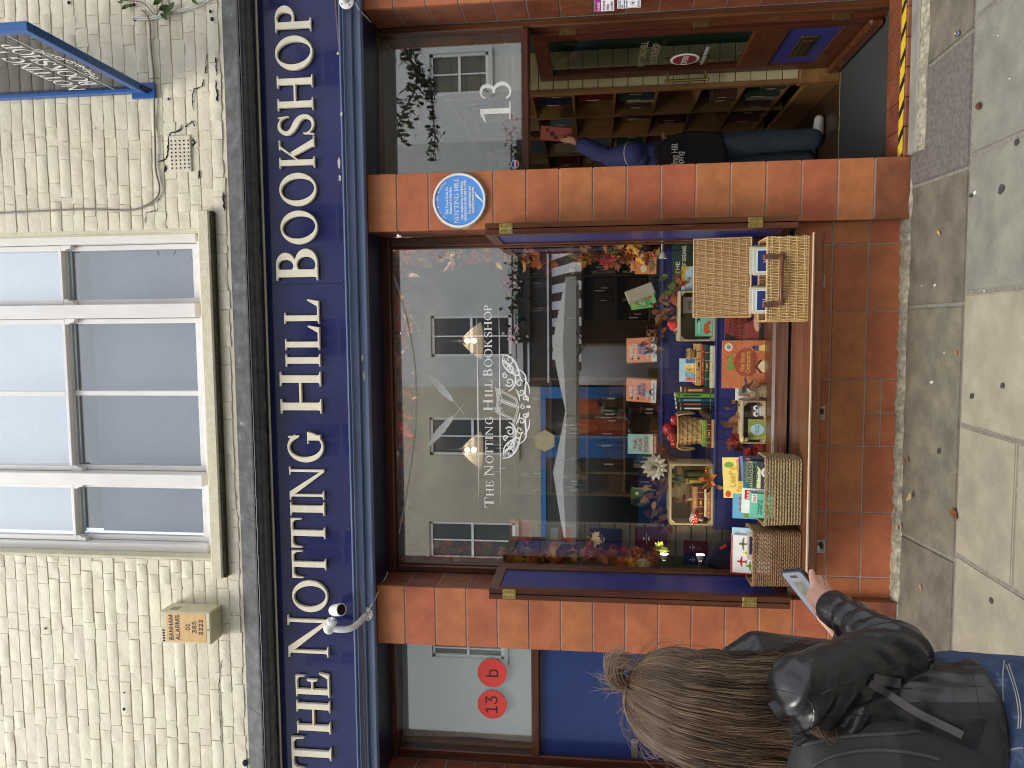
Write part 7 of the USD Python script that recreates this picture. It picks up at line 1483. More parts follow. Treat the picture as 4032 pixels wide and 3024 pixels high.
# CCTV cameras
def cctv(name, label, pb, arm_pts, ballp, camp, aim):
    t = thing(name, label, 'security camera', pb); Rb = FACE
    part(t, 'base_disc', xf(lathe([(.001, 0.012), (.034, .012), (.042, .006), (.042, 0), (.001, 0)], 28), mat4(Rb, pb)), m_plast, smooth=40)
    for a in (.6, 2.2, 3.8, 5.2): part(t, 'screw', ball(pb + np.array([.030 * math.cos(a), -.0125, .030 * math.sin(a)]), .0038, 1), m_black)
    part(t, 'arm', tube(spline(arm_pts, 24), .0185, 14), m_plast2, smooth=True)
    part(t, 'swivel', ball(ballp, .034, 3, (1, .9, 1)), m_plast, smooth=True); part(t, 'swivel_cap', ball(ballp + np.array([-.006, -.030, -.004]), .012, 2, (1, .5, 1)), m_plast2, smooth=True); part(t, 'collar', xf(lathe([(.001, .0), (.030, 0), (.033, .008), (.030, .018), (.012, .022), (.010, .040)], 22), mat4(trimesh.geometry.align_vectors([0, 0, 1], (camp - ballp) / np.linalg.norm(camp - ballp))[:3, :3], ballp + (camp - ballp) * .30)), m_plast, smooth=50)
    Rc = trimesh.geometry.align_vectors([0, 0, 1], aim / np.linalg.norm(aim))[:3, :3]
    part(t, 'camera_body', xf(lathe([(.001, -.045), (.018, -.043), (.028, -.032), (.034, -.010), (.036, .045), (.0355, .050), (.030, .050)], 28), mat4(Rc, camp)), m_plast, smooth=50); part(t, 'lens_face', xf(lathe([(.001, .0495), (.0345, .0495), (.033, .044)], 28), mat4(Rc, camp)), flat('lens_black', (.008, .008, .009), .15)); return t
pb = A(1441, 2417, -.068); cctv('security_camera', 'white security camera on a curved arm in front of the sign letters', pb, [pb + [0, -.01, 0], A(1420, 2445, -.13), A(1385, 2472, -.175), A(1330, 2478, -.19), A(1298, 2472, -.19)], A(1296, 2474, -.19), A(1323, 2402, -.20), np.array([.75, -.45, -.42]) * [.35, 1, 1.9])
pb = A(1365, 6, -.13); cctv('security_camera', 'white security camera base at the right end of the sign, cut off by the frame', pb, [pb + [0, -.01, 0], pb + [.02, -.06, .01], pb + [.06, -.10, .04], pb + [.10, -.11, .09]], pb + [.10, -.12, .11], pb + [.12, -.16, .08], np.array([.2, -.8, -.5]))
cable('cable', 'white cable hanging from the left security camera to the window corner', [A(1447, 2408, -.08), A(1470, 2370, -.06), A(1490, 2330, .0), A(1512, 2285, .1), A(1523, 2262, .2), A(1524, 2235, .24)], .004, m_cablew)
cable('cable', 'white cable hanging from the right security camera to the door frame', [A(1400, 12, -.12), A(1422, 48, -.04), A(1445, 70, .05), A(1462, 90, .15), A(1470, 110, .24), A(1463, 150, .245)], .004, m_cablew)
# notices on the right pier
nt = thing('notice', 'white notice with purple heading on the tiled pier right of the door', 'notice', A(2380, 20, -.003))
x0_, x1_ = ax(2380, 44, -.003), ax(2380, -60, -.003); part(nt, 'sheet', bx(x0_, x1_, -.0035, -.0018, az(2418, 20, 0), az(2342, 20, 0)), m_paper); part(nt, 'heading_band', bx(x0_, x1_, -.0041, -.0036, az(2366, 20, 0), az(2343, 20, 0)), flat('purple_print', (.30, .02, .20), .5))
for s, X, w, mt in (('PLEASE', 2362, .044, m_plast), ('NO FOOD OR', 2382, .05, flat('purple_ink', (.16, .03, .16))), ('DRINK', 2397, .032, flat('purple_ink', (.16, .03, .16))), ('ALLOWED', 2413, .044, flat('purple_ink', (.16, .03, .16)))): part(nt, 'lettering', textat(s, x0_ + .004, -.0043, az(X, 20, 0), w=w, h=.012, d=.0005, bold=True), mt)
nt2 = thing('notice', 'white card payment notice with blue print below the purple headed one', 'notice', A(2470, 20, -.003)); x0_, x1_ = ax(2470, 32, -.003), ax(2470, -60, -.003); part(nt2, 'sheet', bx(x0_, x1_, -.0035, -.0018, az(2523, 20, 0), az(2430, 20, 0)), m_paper)
m_bink = flat('blue_ink', (.03, .06, .22)); part(nt2, 'border', up(extr(sbox(x0_ + .002, az(2520, 20, 0), x1_ - .002, az(2433, 20, 0)).difference(sbox(x0_ + .0035, az(2518, 20, 0), x1_ - .0035, az(2435, 20, 0))), .0005), (0, -.0036, 0)), m_bink)
for s, X, w in (('CONTACTLESS', 2444, .036), ('AND', 2452, .012), ('CARD PAYMENTS', 2461, .038), ('ONLY PLEASE', 2470, .034), ('NO CASH', 2515, .03)): part(nt2, 'lettering', textat(s, x0_ + .005, -.0041, az(X, 20, 0), w=w, h=.007, d=.0005, bold=True), m_bink)
c_ = A(2491, 12, -.0036); part(nt2, 'card_symbol', up(extr(Point(0, 0).buffer(.012).difference(Point(0, 0).buffer(.0102)).union(sbox(-.004, -.005, .005, .004)), .0005), c_), m_bink)
# litter and fallen leaves
for X, Y, s, mt, lb in ((3845, 415, .052, leaf_brown[0], 'brown curled leaf near the joint of the flags before the doorstep'), (3612, 475, .05, leaf_cols[4], 'pale leaf scrap at the foot of the concrete step'), (3615, 540, .045, leaf_brown[0], 'small brown leaf at the foot of the doorstep by the pier'), (3772, 2040, .062, leaf_brown[0], 'brown leaf on the pavement left of the ledge'), (3600, 1944, .05, leaf_cols[4], 'cream leaf on the pavement below the brown basket'), (3555, 2092, .04, leaf_brown[0], 'red brown leaf fragment on the mortar fillet'), (3576, 1805, .04, leaf_brown[0], 'dried leaf crumbs on the mortar fillet below the seagrass basket'), (3766, 1400, .025, leaf_cols[0], 'tiny orange leaf on the pavement below the display'), (3702, 925, .025, leaf_cols[1], 'tiny yellow leaf on the pavement below the pier'), (3627, 2322, .028, leaf_cols[1], 'tiny yellow leaf on the pavement near the woman')):
    p = GZ(X, Y, .006); R3 = RZ(R.uniform(0, 360)) @ RX(R.uniform(-12, 12)); o = whole('fallen_leaf', xf(LEAF['oval' if s > .04 else 'pointed'], mat4(R3, p + [0, 0, .004 if X > 3600 else .02], s)), mt, lb, 'leaf')
p = GZ(3772, 132, .004); wr = thing('sweet_wrapper', 'small blue and yellow sweet wrapper on the flags before the doorstep', 'wrapper', p); 
part(wr, 'foil', xf(cat([ball([0, 0, .006], .020, 2, (1.3, .7, .3))]), mat4(RZ(70), p)), M('blue_foil', (.02, .04, .30), (.5, .5, .55), scale=60, rough=.2, metal=.6)); part(wr, 'yellow_print', xf(ball([.004, 0, .0095], .010, 1, (1.1, .8, .3)), mat4(RZ(70), p)), m_yel)
for i, (X, Y, s) in enumerate(((3667, 1505, .05), (3680, 1123, .035), (3628, 1125, .018), (3840, 757, .04), (3875, 1145, .015), (3718, 1388, .018), (3930, 140, .012), (3975, 310, .012))):
    p = GZ(X, Y, .0035); a = np.arange(18) * 2 * math.pi / 18; rr = s * .5 * np.array([R.uniform(.2, 1.) for _ in a])
    whole('bird_dropping' if i not in (3,) else 'paper_scrap', prism_z(np.stack([p[0] + rr * .5 * np.cos(a), p[1] + rr * np.sin(a)], 1), .0015 + PZ, .0042 + PZ + .001 * i / 8), m_plast, ['largest white splash below the small owl crate', 'white streak on the flags below the hamper', 'small white spot above the streak below the hamper', 'twisted white paper scrap by the stone joint', 'white speck on the stone joint right of centre', 'small white speck left of the splash below the display', 'white speck far right on the greenish flag', 'second white speck on the greenish flag'][i], 'litter')
# ================================================================ INTERIOR FURNITURE
zfl = .022
def shelfcase(name, label, o, R3, w, d, h, bays, levels, mat=m_oak, bookset=True, group=None, dens=.7):
    """bookcase: local x along its front, y depth, z up; open front at y=0"""
    t = thing(name, label, 'bookcase', o); T = mat4(R3, o); L_ = []
    for i in range(bays + 1): part(t, 'upright', xf(bx(w * i / bays - .012, w * i / bays + .012, 0, d, 0, h, .002), T), mat)
    part(t, 'back', xf(bx(0, w, d - .012, d, 0, h), T), mat)
    for k in range(levels + 1):
        for i in range(bays):
            part(t, 'shelf', xf(bx(w * i / bays + .0125, w * (i + 1) / bays - .0125, .004, d - .0125, .08 + (h - .1) * k / levels, .098 + (h - .1) * k / levels, .002), T), mat)
    spots = []
    for k in range(levels):
        z = .0985 + (h - .1) * k / levels; hh = (h - .1) / levels - .025
        for i in range(bays):
            x = w * i / bays + .02; xe = w * (i + 1) / bays - .02
            while x < xe - .03:
                if R.random() > dens: x += R.uniform(.05, .16); continue
                th = R.uniform(.016, .042)
                if x + th > xe: break
                spots.append((T @ np.array([x + th / 2, R.uniform(.006, .03), z, 1]))[:3].tolist() + [th, min(hh * .96, R.uniform(.17, .27)), R3]); x += th + .001
    return spots
bcol = [('dark red', C('sh_red', 92, 32, 32)), ('navy', C('sh_navy', 34, 40, 66)), ('cream', C('sh_cream', 150, 140, 115)), ('brown', C('sh_brown', 88, 60, 44)), ('green', C('sh_green', 44, 66, 52)), ('black', c_black), ('slate blue', C('sh_blue', 84, 104, 120)), ('tan', C('sh_tan', 140, 100, 64))]
protos = {}
def shelve(spots, where, grp):
    for sp_ in spots:
        (cn, mt) = R.choice(bcol); key = (cn, where); p, th, hh, R3 = np.array(sp_[:3]), sp_[3], sp_[4], sp_[5]; rz = math.degrees(math.atan2(R3[1, 0], R3[0, 0]))
        sc = (th / .03, 1.0, hh / .22)
        if key not in protos:
            o = thing('shelf_book', '%s book standing spine out on the %s' % (cn, where), 'book', p, '%s books on the %s' % (cn, where)); x = UsdGeom.Xformable(o)
            x.AddRotateZOp().Set(rz); x.AddScaleOp().Set(Gf.Vec3f(*map(float, sc))); LOC[str(o.GetPath())] = np.zeros(3)
            cov = cat([bx(-.015, -.013, .001, .14, 0, .22), bx(.013, .015, .001, .14, 0, .22), prism_z([(-.015, .004), (-.008, .0008), (0, 0), (.008, .0008), (.015, .004), (.015, .007), (-.015, .007)], 0, .22)])
            part(o, 'cover', cov, mt, local=True); part(o, 'pages', bx(-.0129, .0129, .0075, .136, .003, .216), m_pages, local=True); part(o, 'spine_title', bx(-.006, .006, -.0008, .003, .09, .17), m_plast2 if cn != 'cream' else m_brownfloor, local=True); protos[key] = o
        else: copy_of(protos[key], 'shelf_book', p, rz, scale=sc)
# right hand bookcase facing across the doorway, with its boarded end
BX = 1.72
shelve(shelfcase('bookcase', 'tall oak bookcase on the right wall just inside the shop door', (BX, 3.75, .24), RZ(-90), 2.5, .28, 2.55, 4, 8, dens=.36), 'bookcase by the door', None)
be = thing('bookcase_end', 'cream painted boarded end of the bookcase facing the door with an oak plinth', 'panel', (BX, 1.2, 0)); z = .30
while z < 2.78:
    part(be, 'board', bx(BX + .012, 2.0, 1.20, 1.225, z + .0025, z + .1035, .003), m_boardcream); z += .106
part(be, 'edge_strip', bx(BX - .022, BX + .0105, 1.195, 1.24, .24, 2.80, .002), m_oak); part(be, 'edge_strip', bx(2.001, 2.03, 1.195, 1.24, .24, 2.80, .002), m_oak); part(be, 'plinth', bx(BX - .03, 2.02, 1.165, 1.24, .025, .30, .003), M('worn_oak_plinth', (.30, .16, .05), (.17, .085, .03), scale=14, rough=.4)); part(be, 'backing', bx(BX + .01, 2.02, 1.227, 1.238, .24, 2.8), m_oak)
part(be, 'side_plinth', bx(BX - .02, BX + .02, 1.241, 3.75, .023, .235, .003), m_oak)
nb_ = thing('notice_board', 'green wall board with leaflets seen through the glass of the shop door', 'notice board', (2.0, .8, 1.5)); part(nb_, 'board', bx(1.99, 2.018, .40, 1.19, .3, 2.6, .002), flat('dark_green_board', (.010, .050, .032), .7))
for y0, y1, z0, z1, mt in ((.55, .72, 1.85, 2.05, c_skyb), (.6, .8, 1.38, 1.68, m_paper), (.75, .95, 1.25, 1.5, m_plast), (.5, .66, .95, 1.2, c_pink), (.5, .6, 2.1, 2.18, m_paper), (.82, .98, 1.72, 1.86, m_paper), (.45, .6, .6, .82, c_maroon)): part(nb_, 'leaflet', bx(1.986, 1.989, y0, y1, z0, z1), mt)
shelve(shelfcase('bookcase', 'wide oak bookcase across the left half of the shop interior', (-1.48, 2.35, zfl), np.eye(3), 1.05, .3, 2.75, 2, 8, dens=.5), 'left inner bookcase', None)
shelve(shelfcase('bookcase', 'oak bookcase at the back of the shop behind the awkward novels', (.1, 3.55, zfl), np.eye(3), 1.45, .3, 2.5, 3, 7, mat=M('dark_walnut', (.07, .036, .018), (.045, .022, .012), scale=24, rough=.5), dens=.5), 'back bookcase', None)
# slat wall with notebooks on the left of the display
sw = thing('slat_wall', 'grey wood slatted panel with display holders at the left of the window', 'panel', (dx0, .66, 1.2)); swx0, swx1 = gx0 - .02, dx0 - .004; z = zT1
m_greyoak = M('grey_wood_board', (.26, .22, .17), (.19, .16, .12), scale=20, rough=.6, stretch=(.12, 1, 1))
while z < zT1 + 1.45: part(sw, 'slat', bx(swx0, swx1, .66, .68, z + .003, z + .096, .003), m_greyoak); z += .10
part(sw, 'slat_back', bx(swx0, swx1, .681, .70, zT1, zT1 + 1.46), m_cableb)
for lb, X0, X1, Y0, Y1, mt in (('navy notebook with white quill emblem on the slatted panel', 2322, 2448, 2084, 2170, c_navyb), ('maroon notebook with white quill emblem on the slatted panel', 2500, 2626, 2080, 2168, c_maroon), ('small maroon notebook low on the slatted panel', 2692, 2786, 2133, 2182, c_maroon), ('small navy notebook low on the slatted panel', 2692, 2786, 2186, 2226, c_navyb), ('picture book with green border high on the slatted panel', 2150, 2268, 2065, 2145, C('ltgrey', 170, 180, 180)), ('pink clothbound book high at the left of the window', 2006, 2094, 2050, 2130, c_pink)):
    bookpx(lb, X0, X1, Y0, Y1, .64, mt, [('e', 0, .72, .06, .03, c_whitec), ('r', -.25, .25, .62, .635, c_whitec), ('e', 0, .56, .10, .025, c_whitec)] if mt in (c_navyb, c_maroon) else [('r', -.35, .35, .15, .5, c_orange), ('r', -.3, .3, .6, .85, c_whitec)], t=.012, lean=3)
sb = thing('shoulder_bag', 'navy fabric bag with an orange tag at the lower left of the window', 'bag', A(2840, 2190, .5)); part(sb, 'bag', soft(manifold3d.Manifold.batch_hull([manifold3d.Manifold.sphere(.025, 12).translate(tuple(map(float, A(X, Y, y)))) for X, Y, y in ((2790, 2215, .5), (2830, 2150, .5), (2890, 2130, .5), (2990, 2140, .48), (2990, 2235, .46), (2850, 2240, .48))]), .012, 6), flat('navy_cloth', (.010, .014, .035), .8), smooth=True); part(sb, 'orange_tag', ribbon([A(2835, 2160, .46), A(2860, 2145, .46)], .02), flat('orange_tag_colour', (.75, .10, .03), .6))
# pendant lamps, lit
m_shade = usdkit.material(stage, '/World/Looks/ribbed_glass_shade', {'p': ('principled_bsdf', {'base_color': (.50, .45, .38), 'roughness': .25, 'alpha': .38, 'emission_color': (1., .80, .55), 'emission_strength': .02})}, [], surface='p.BSDF')
for Y, lb in ((1342, 'ribbed glass pendant lamp, right one behind the window lettering'), (1772, 'ribbed glass pendant lamp, left one behind the window lettering')):
    c_ = A(1845, Y, 1.75); t = thing('pendant_lamp', lb, 'lamp', c_); prof = [(.15, -.10), (.13, -.07), (.085, -.01), (.04, .035), (.03, .05)]
    m = lathe(prof, 60); v = m.vertices; a = np.arctan2(v[:, 1], v[:, 0]); m.vertices = v * np.stack([1 + .03 * np.cos(a * 30)] * 2 + [np.ones(len(v))], 1); part(t, 'shade', xf(m, mat4(None, c_)), m_shade); part(t, 'fitting', xf(lathe([(.03, .05), (.03, .08), (.012, .09), (.012, .12)], 14), mat4(None, c_)), m_steel); part(t, 'rod', cyl(c_ + [0, 0, .12], [c_[0], c_[1], 3.05], .006), m_steel); part(t, 'bulb', ball(c_ + [0, 0, .012], .022, 2), flat('pendant_bulb', (.9, .85, .7), .3, emis=((1, .78, .5), 2.5)))
    lp = UsdLux.SphereLight.Define(stage, str(t.GetPath()) + '/glow'); lp.CreateRadiusAttr(.024); lp.CreateIntensityAttr(46.0); lp.CreateColorAttr(Gf.Vec3f(1, .80, .56)); lp.AddTranslateOp().Set(Gf.Vec3d(0, 0, -.045))
for X, Y in ((2614, 2170), (2757, 2172)):
    p = A(X, Y, .38); dl_ = UsdLux.DiskLight.Define(stage, _path('/World', 'lamp_glow')); dl_.CreateRadiusAttr(.026); dl_.CreateIntensityAttr(45.0); dl_.CreateColorAttr(Gf.Vec3f(1, .82, .58)); dl_.AddTranslateOp().Set(Gf.Vec3d(*map(float, p + np.array([.022, .0, .0])))); dl_.AddRotateYOp().Set(-90.0)
for x_, lb in ((-.62, 'black track spot lamp inside the top of the window, left one'), (.02, 'black track spot lamp inside the top of the window, middle one'), (.58, 'black track spot lamp inside the top of the window, right one')):
    c_ = np.array([x_, .53, 2.98]); aim = np.array([x_ * .95, .70, 1.0]) - c_; aim /= np.linalg.norm(aim); Rl = trimesh.geometry.align_vectors([0, 0, -1], aim)[:3, :3]; t = thing('track_spot', lb, 'lamp', c_)
    part(t, 'can', xf(lathe([(.001, .07), (.030, .07), (.036, .0), (.034, -.002), (.028, .05), (.001, .05)], 18), mat4(Rl, c_)), m_black, smooth=40); part(t, 'stem', cyl(c_ + [0, 0, .05], [x_, .53, 3.049], .008), m_black)
    dl2 = UsdLux.DiskLight.Define(stage, str(t.GetPath()) + '/glow'); dl2.CreateRadiusAttr(.033); dl2.CreateIntensityAttr(170.0); dl2.CreateColorAttr(Gf.Vec3f(1, .86, .68)); mm = Gf.Matrix4d(1.0)
    for i in range(3): mm.SetRow(i, Gf.Vec4d(*map(float, Rl[:, i]), 0.0))
    mm.SetRow(3, Gf.Vec4d(*map(float, aim * .004), 1.0)); dl2.AddTransformOp().Set(mm)
# ================================================================ THE OTHER SIDE OF THE STREET (seen mirrored in the shop windows)
YOP = -12.2; YM = 2 * YG - YOP
def MR(X, Y, yo=YOP): p = A(X, Y, 2 * YG - yo); return np.array([p[0], yo, p[2]])
m_beige = M('beige_render', (.44, .40, .30), (.38, .345, .26), scale=3, rough=.9); m_greyr = M('grey_white_render', (.50, .50, .47), (.44, .44, .42), scale=3, rough=.9)
xm = MR(1800, 1522)[0]; zshopL, zshopR = MR(2107, 1700)[2], MR(2037, 1300)[2]; ztopb = 9.3
def house(name, label, x0, x1, zs, mat, wins, shopmat):
    t = thing(name, label, 'building', ((x0 + x1) / 2, YOP, 0)); xs_ = sorted(wins)
    part(t, 'wall', bx(x0, x1, YOP - 5, YOP - .15, 0, ztopb - .1), mat); cuts = sbox(x0, zs, x1, ztopb)
    for (a, b, z0, z1) in wins: cuts = cuts.difference(sbox(a, z0, b, z1))
    m = extr(cuts, .15); v = np.array(m.vertices); part(t, 'front', trimesh.Trimesh(np.stack([v[:, 0], YOP - .15 + v[:, 2], v[:, 1]], 1), np.array(m.faces)[:, ::-1], process=False), mat)
    for (a, b, z0, z1) in wins:
        f = part(t, 'window', cat([bx(a, a + .06, YOP - .13, YOP - .07, z0, z1), bx(b - .06, b, YOP - .13, YOP - .07, z0, z1), bx(a, b, YOP - .129, YOP - .07, z1 - .07, z1), bx(a, b, YOP - .129, YOP - .07, z0, z0 + .08), bx(a, b, YOP - .125, YOP - .06, (z0 + z1) / 2 - .03, (z0 + z1) / 2 + .03), bx((a + b) / 2 - .015, (a + b) / 2 + .015, YOP - .12, YOP - .08, z0, z1)]), m_white)
        part(f, 'pane', bx(a + .02, b - .02, YOP - .148, YOP - .135, z0 + .02, z1 - .02), flat('far_pane', (.03, .033, .032), .1)); part(t, 'sill', bx(a - .08, b + .08, YOP - .15, YOP + .07, z0 - .10, z0 - .001), mat)
    part(t, 'parapet', bx(x0 - .05, x1 + .05, YOP - .3, YOP + .10, ztopb, ztopb + .25), mat); part(t, 'string_course', bx(x0, x1, YOP - .1, YOP + .08, zs - .14, zs - .001), mat); return t
def wq(X0, X1, Y0, Y1): a, b = MR(X1, Y1), MR(X0, Y0); return (a[0], b[0], a[2], b[2])
w2, w3, w1 = wq(1690, 2030, 1644, 1796), wq(1690, 2030, 2054, 2210), wq(1695, 2015, 1244, 1404); w0 = wq(1690, 2020, 800, 960); w13, w13b = wq(1690, 1925, 212, 362), wq(1700, 1985, 2520, 2600)
upz = lambda w: (w[0], w[1], w[2] + 3.1, min(w[3] + 2.9, ztopb - .3))
hA = house('terrace_house', 'beige rendered house across the street above the blue shop, mirrored in the window', MR(1800, 2480)[0], xm, zshopL, m_beige, [w2, w3, upz(w2), upz(w3)], None)
hB = house('terrace_house', 'grey white rendered house across the street above the striped awning', xm, MR(1800, 560)[0], zshopR, m_greyr, [w1, w0, upz(w1), upz(w0)], None)
hC = house('terrace_house', 'pale stucco house across the street mirrored in the transom over the door', MR(1800, 560)[0], MR(1800, 560)[0] + 9, zshopR, flat('pale_stucco', (.62, .61, .58), .9), [w13, upz(w13), (w13[0] + 3, w13[1] + 3, w13[2], w13[3])], None)
hD = house('terrace_house', 'pale grey house across the street mirrored in the transom over the blue door', MR(1800, 2480)[0] - 18, MR(1800, 2480)[0], zshopL, flat('pale_grey_render', (.56, .57, .55), .9), [w13b, upz(w13b), (w13b[0] - 3, w13b[1] - 3, w13b[2], w13b[3])], None)
# blue shop with an orange door
bs = thing('blue_shopfront', 'bright blue shopfront with an orange panelled door across the street', 'shopfront', (0, YOP, 0)); m_bsh = flat('bright_blue_paint', (.030, .17, .42), .4); m_or = flat('orange_door_paint', (.50, .10, .030), .35)
xl, xr = MR(2200, 2480)[0], MR(2200, 1523)[0]; zf0 = MR(2150, 1700)[2]
part(bs, 'fascia', bx(xl, xr, YOP - .1, YOP + .12, zf0, zshopL - .15), m_bsh)
dxa, dxb = MR(2300, 1712)[0], MR(2300, 1568)[0]; dzt = MR(2272, 1640)[2]
for a, b in ((dxb, xr), (MR(2300, 1800)[0], dxa), (xl, xl + .5)): part(bs, 'pilaster', bx(a, b, YOP - .1, YOP + .10, 0, zf0 - .001), m_bsh)
for (a, b) in ((dxa, (dxa + dxb) / 2 - .06), ((dxa + dxb) / 2 + .06, dxb)):
    d = part(bs, 'door', bx(a, b, YOP - .1, YOP + .02, 0, dzt, .01), m_or)
    for z0, z1 in ((.15, .8), (.95, 1.5), (1.6, dzt - .12)): part(d, 'door_panel', bx(a + .1, b - .1, YOP + .021, YOP + .04, z0, z1, .015), m_or)
part(bs, 'transom_window', bx(dxa, dxb, YOP - .1, YOP + .0, dzt + .05, zf0 - .002), flat('far_pane', (.03, .033, .032), .1)); part(bs, 'display_glass', bx(xl + .51, MR(2300, 1801)[0], YOP - .1, YOP + .0, .7, zf0 - .002), flat('far_pane', (.03, .033, .032), .1)); part(bs, 'base_panel', bx(xl + .51, MR(2300, 1801)[0], YOP - .1, YOP + .06, 0, .69), m_bsh)
hx_ = MR(2146, 1735, YOP + .25); part(bs, 'hexagonal_sign', xf(extr(Polygon([(.26 * math.cos(a), .26 * math.sin(a)) for a in np.arange(6) * math.pi / 3]), .04), mat4(np.array([[-1, 0, 0], [0, 0, 1], [0, 1, 0.]]), hx_)), flat('cream_sign', (.62, .52, .30)))
# shop with a striped awning
aw = thing('awning_shopfront', 'dark shopfront with a brown and white striped awning across the street', 'shopfront', (2, YOP, 0)); ax0_, ax1_ = xm + .05, MR(2200, 560)[0]
part(aw, 'front', bx(ax0_, ax1_, YOP - .1, YOP + .05, 0, zshopR - .15), flat('dark_shopfront', (.02, .018, .016), .4)); zaw1, zaw0 = MR(2165, 1200)[2], MR(2255, 1200, YOP + 1.6)[2]
part(aw, 'sign_frame', cat([bx(ax0_ + .05, ax1_, YOP + .051, YOP + .10, MR(2163, 1300)[2], MR(2155, 1300)[2]), bx(ax0_ + .05, ax1_, YOP + .051, YOP + .10, MR(2085, 1300)[2], MR(2078, 1300)[2])]), m_plast2)
n = 26
for i in range(n):
    a = ax0_ + .4 + (ax1_ - ax0_ - .6) * i / n; b = ax0_ + .4 + (ax1_ - ax0_ - .6) * (i + 1) / n
    part(aw, 'awning_stripe', prism_x([(YOP + .06, zaw1 - .05), (YOP + 1.5, zaw0), (YOP + 1.5, zaw0 - .18), (YOP + 1.48, zaw0 - .18), (YOP + 1.48, zaw0 - .02), (YOP + .06, zaw1 - .08)], a, b), m_plast if i % 2 else flat('awning_brown', (.07, .045, .035), .8))
part(aw, 'white_pilaster', bx(ax0_, ax0_ + .9, YOP + .051, YOP + .14, 0, MR(2270, 1450)[2]), m_white)
ra = thing('flower_railing', 'black railing with pink flower boxes over the awning shop', 'railing', (2, YOP + .4, zshopR)); zr_, zr2 = MR(2040, 1300, YOP + .35)[2], MR(2016, 1300, YOP + .35)[2]
part(ra, 'rail', bx(ax0_ + 1.0, ax1_, YOP + .33, YOP + .37, zr2 - .04, zr2), m_black); part(ra, 'planter', bx(ax0_ + 1.0, ax1_, YOP + .12, YOP + .36, zr_ - .28, zr_), m_black)
ms_ = []; mf_ = []
for i in range(420): ms_.append(xf(LEAF['oval'], mat4(RZ(R.uniform(0, 360)) @ RX(R.uniform(0, 180)), (R.uniform(ax0_ + 1., ax1_), YOP + R.uniform(.2, .5), zr_ + R.gauss(-.08, .13)), R.uniform(.08, .14))))
for i in range(90): cc = R.choice([0, 1, 2, 3, 4]); mf_.append(ball((ax0_ + 1.2 + cc * 1.15 + R.gauss(0, .15), YOP + R.uniform(.35, .5), zr_ + .12 + R.gauss(0, .1)), R.uniform(.03, .05), 1))
part(ra, 'foliage', cat(ms_), leaf_deep, kind='stuff'); part(ra, 'flowers', cat(mf_), flat('pink_blossom', (.70, .48, .48), .8), kind='stuff')
# market parasols
def parasol(label, cx_, cy_, zpk, zed, hw):
    t = thing('parasol', label, 'parasol', (cx_, cy_, 0)); V = [[cx_, cy_, zpk]]; N = 32
    for k, q in enumerate((.5, 1.0)):
        for i in range(N):
            s = i / N * 4; e = int(s); u = (s - e) * 2 - 1; p = [(u, -1), (1, u), (-u, 1), (-1, -u)][e]; sag = .10 * (1 - abs(u)) * q
            V.append([cx_ + p[0] * hw * q, cy_ + p[1] * hw * q, zpk + (zed - zpk) * q ** 1.1 + sag * (.5 if q < 1 else 1.0) * .6])
    for i in range(N): p = V[1 + N + i]; V.append([p[0], p[1], zed - .16])
    F_ = [[0, 1 + (i + 1) % N, 1 + i] for i in range(N)]
    for k in (0, 1):
        for i in range(N): a, b = 1 + k * N + i, 1 + k * N + (i + 1) % N; F_ += [[a, b, b + N], [a, b + N, a + N]]
    part(t, 'canopy', trimesh.Trimesh(V, np.array(F_)[:, ::-1], process=False), leafmat('parasol_canvas', (.74, .73, .68), (.70, .69, .64)))
    part(t, 'pole', cyl([cx_, cy_, 0], [cx_, cy_, zpk], .022), m_crate)
    for sx in (-1, 1):
        for sy in (-1, 1): part(t, 'rib', tube([[cx_, cy_, zpk - .05], [cx_ + sx * hw, cy_ + sy * hw, zed - .02]], .010, 5), m_brownfloor); part(t, 'strut', tube([[cx_, cy_, zed - .3], [cx_ + sx * hw * .5, cy_ + sy * hw * .5, (zpk + zed) / 2 - .03]], .008, 5), m_brownfloor)
    part(t, 'base', lathe([(.001, .06), (.22, .06), (.25, .0), (.001, 0)], 20).apply_translation([cx_, cy_, -.12]), m_asph)
yp = -8.2
for (Ya, Yb, X_p, X_e, lb) in ((2056, 1590, 2176, 2240, 'off white market parasol across the street before the blue shop'), (1588, 1120, 2175, 2240, 'off white market parasol across the street before the striped awning')):
    a, b = MR(2240, Ya, yp - .9), MR(2240, Yb, yp - .9); parasol(lb, (a[0] + b[0]) / 2, yp, MR(X_p, 1500, yp)[2], MR(X_e, 1500, yp)[2], (b[0] - a[0]) / 2)
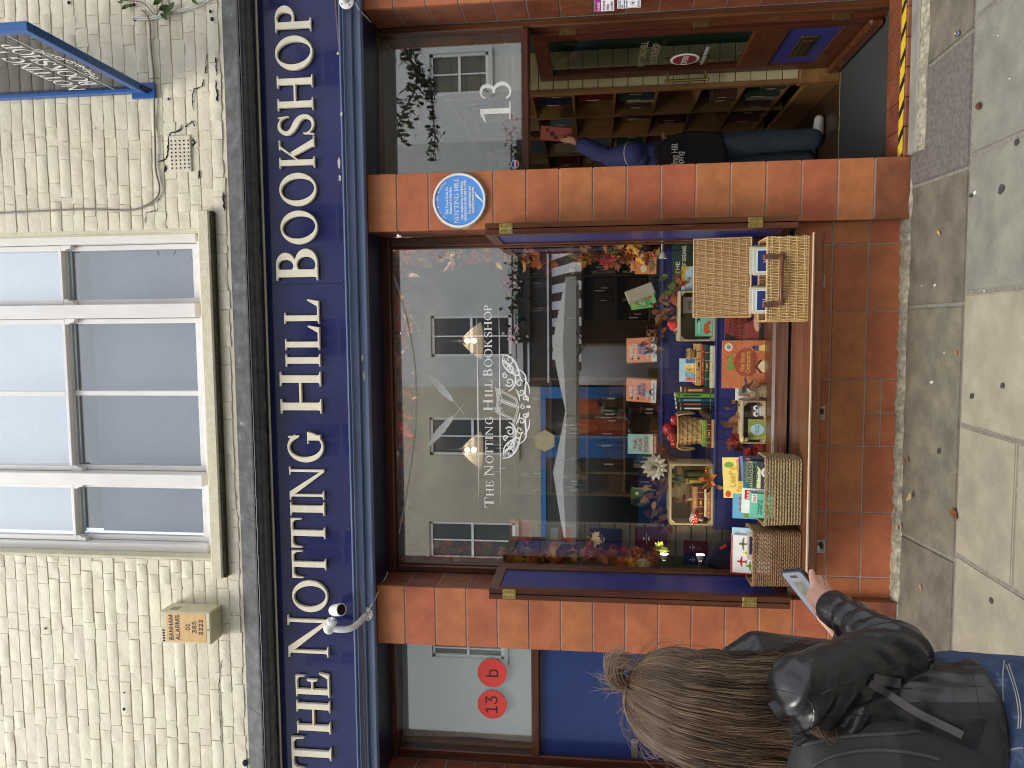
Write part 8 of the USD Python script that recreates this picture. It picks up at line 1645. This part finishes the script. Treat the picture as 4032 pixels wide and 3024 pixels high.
for (x_, y_, mt, lb) in ((-1.6, -8.6, c_tan, 'market stall table under the left parasol across the street'), (1.1, -8.6, c_grey, 'market stall table under the right parasol across the street')):
    t = thing('stall_table', lb, 'table', (x_, y_, -.12)); part(t, 'top', bx(x_ - .9, x_ + .9, y_ - .4, y_ + .4, .66, .70, .01), m_crate); part(t, 'cloth', bx(x_ - .89, x_ + .89, y_ - .395, y_ + .395, .0, .659), mt)
    for sx in (-1, 1):
        for sy in (-1, 1): part(t, 'leg', bx(x_ + sx * .85 - .02, x_ + sx * .85 + .02, y_ + sy * .36 - .02, y_ + sy * .36 + .02, -.12, -.001), m_crate)
# street tree whose hanging branch is mirrored over the number 13
tr = thing('street_tree', 'street tree with a drooping leafy branch mirrored in the transom over the door', 'tree', (4.1, -3.3, 0)); m_bark = M('bark', (.10, .075, .05), (.06, .045, .03), scale=20, rough=.95, bump=.01, bscale=30, stretch=(1, 1, .3))
part(tr, 'trunk', tube([[4.1, -3.3, 0], [4.12, -3.3, 1.5], [4.05, -3.28, 3.2], [3.9, -3.25, 4.8]], [.14, .115, .09, .06], 12), m_bark, smooth=True)
ybr = -3.3; bA = [np.array([4.05, -3.28, 3.4]), np.array([3.4, ybr, 3.75])] + [np.array([MR(X, Y, ybr)[0], ybr, MR(X, Y, ybr)[2]]) for X, Y in ((1590, 180), (1640, 300), (1600, 420), (1570, 540))]; bB = bA[:3] + [MR(X, Y, ybr) for X, Y in ((1680, 330), (1705, 450), (1712, 560), (1705, 625))]
lv = []
for P in (bA, bB):
    S = spline(np.array(P), 60); part(tr, 'branch', tube(S, np.linspace(.03, .004, 60), 6), m_bark)
    for i in range(8, 60):
        for _ in range(7 if P is bA else 4): lv.append(xf(LEAF['pointed'], mat4(RZ(R.uniform(0, 360)) @ RX(R.uniform(60, 200)) , S[i] + np.array([R.gauss(0, .05), R.gauss(0, .07), R.gauss(-.04, .06)]) * (1.3 if P is bA else .5), R.uniform(.06, .10))))
for i in range(900):
    a = R.uniform(0, 6.28); q = R.random() ** .5; lv.append(xf(LEAF['pointed'], mat4(RZ(R.uniform(0, 360)) @ RX(R.uniform(0, 200)), (4.3 + 1.0 * q * math.cos(a), -3.3 + .9 * q * math.sin(a), 5.6 + R.gauss(0, .5)), R.uniform(.10, .16))))
part(tr, 'crown', cat(lv), leaf_deep, kind='stuff')
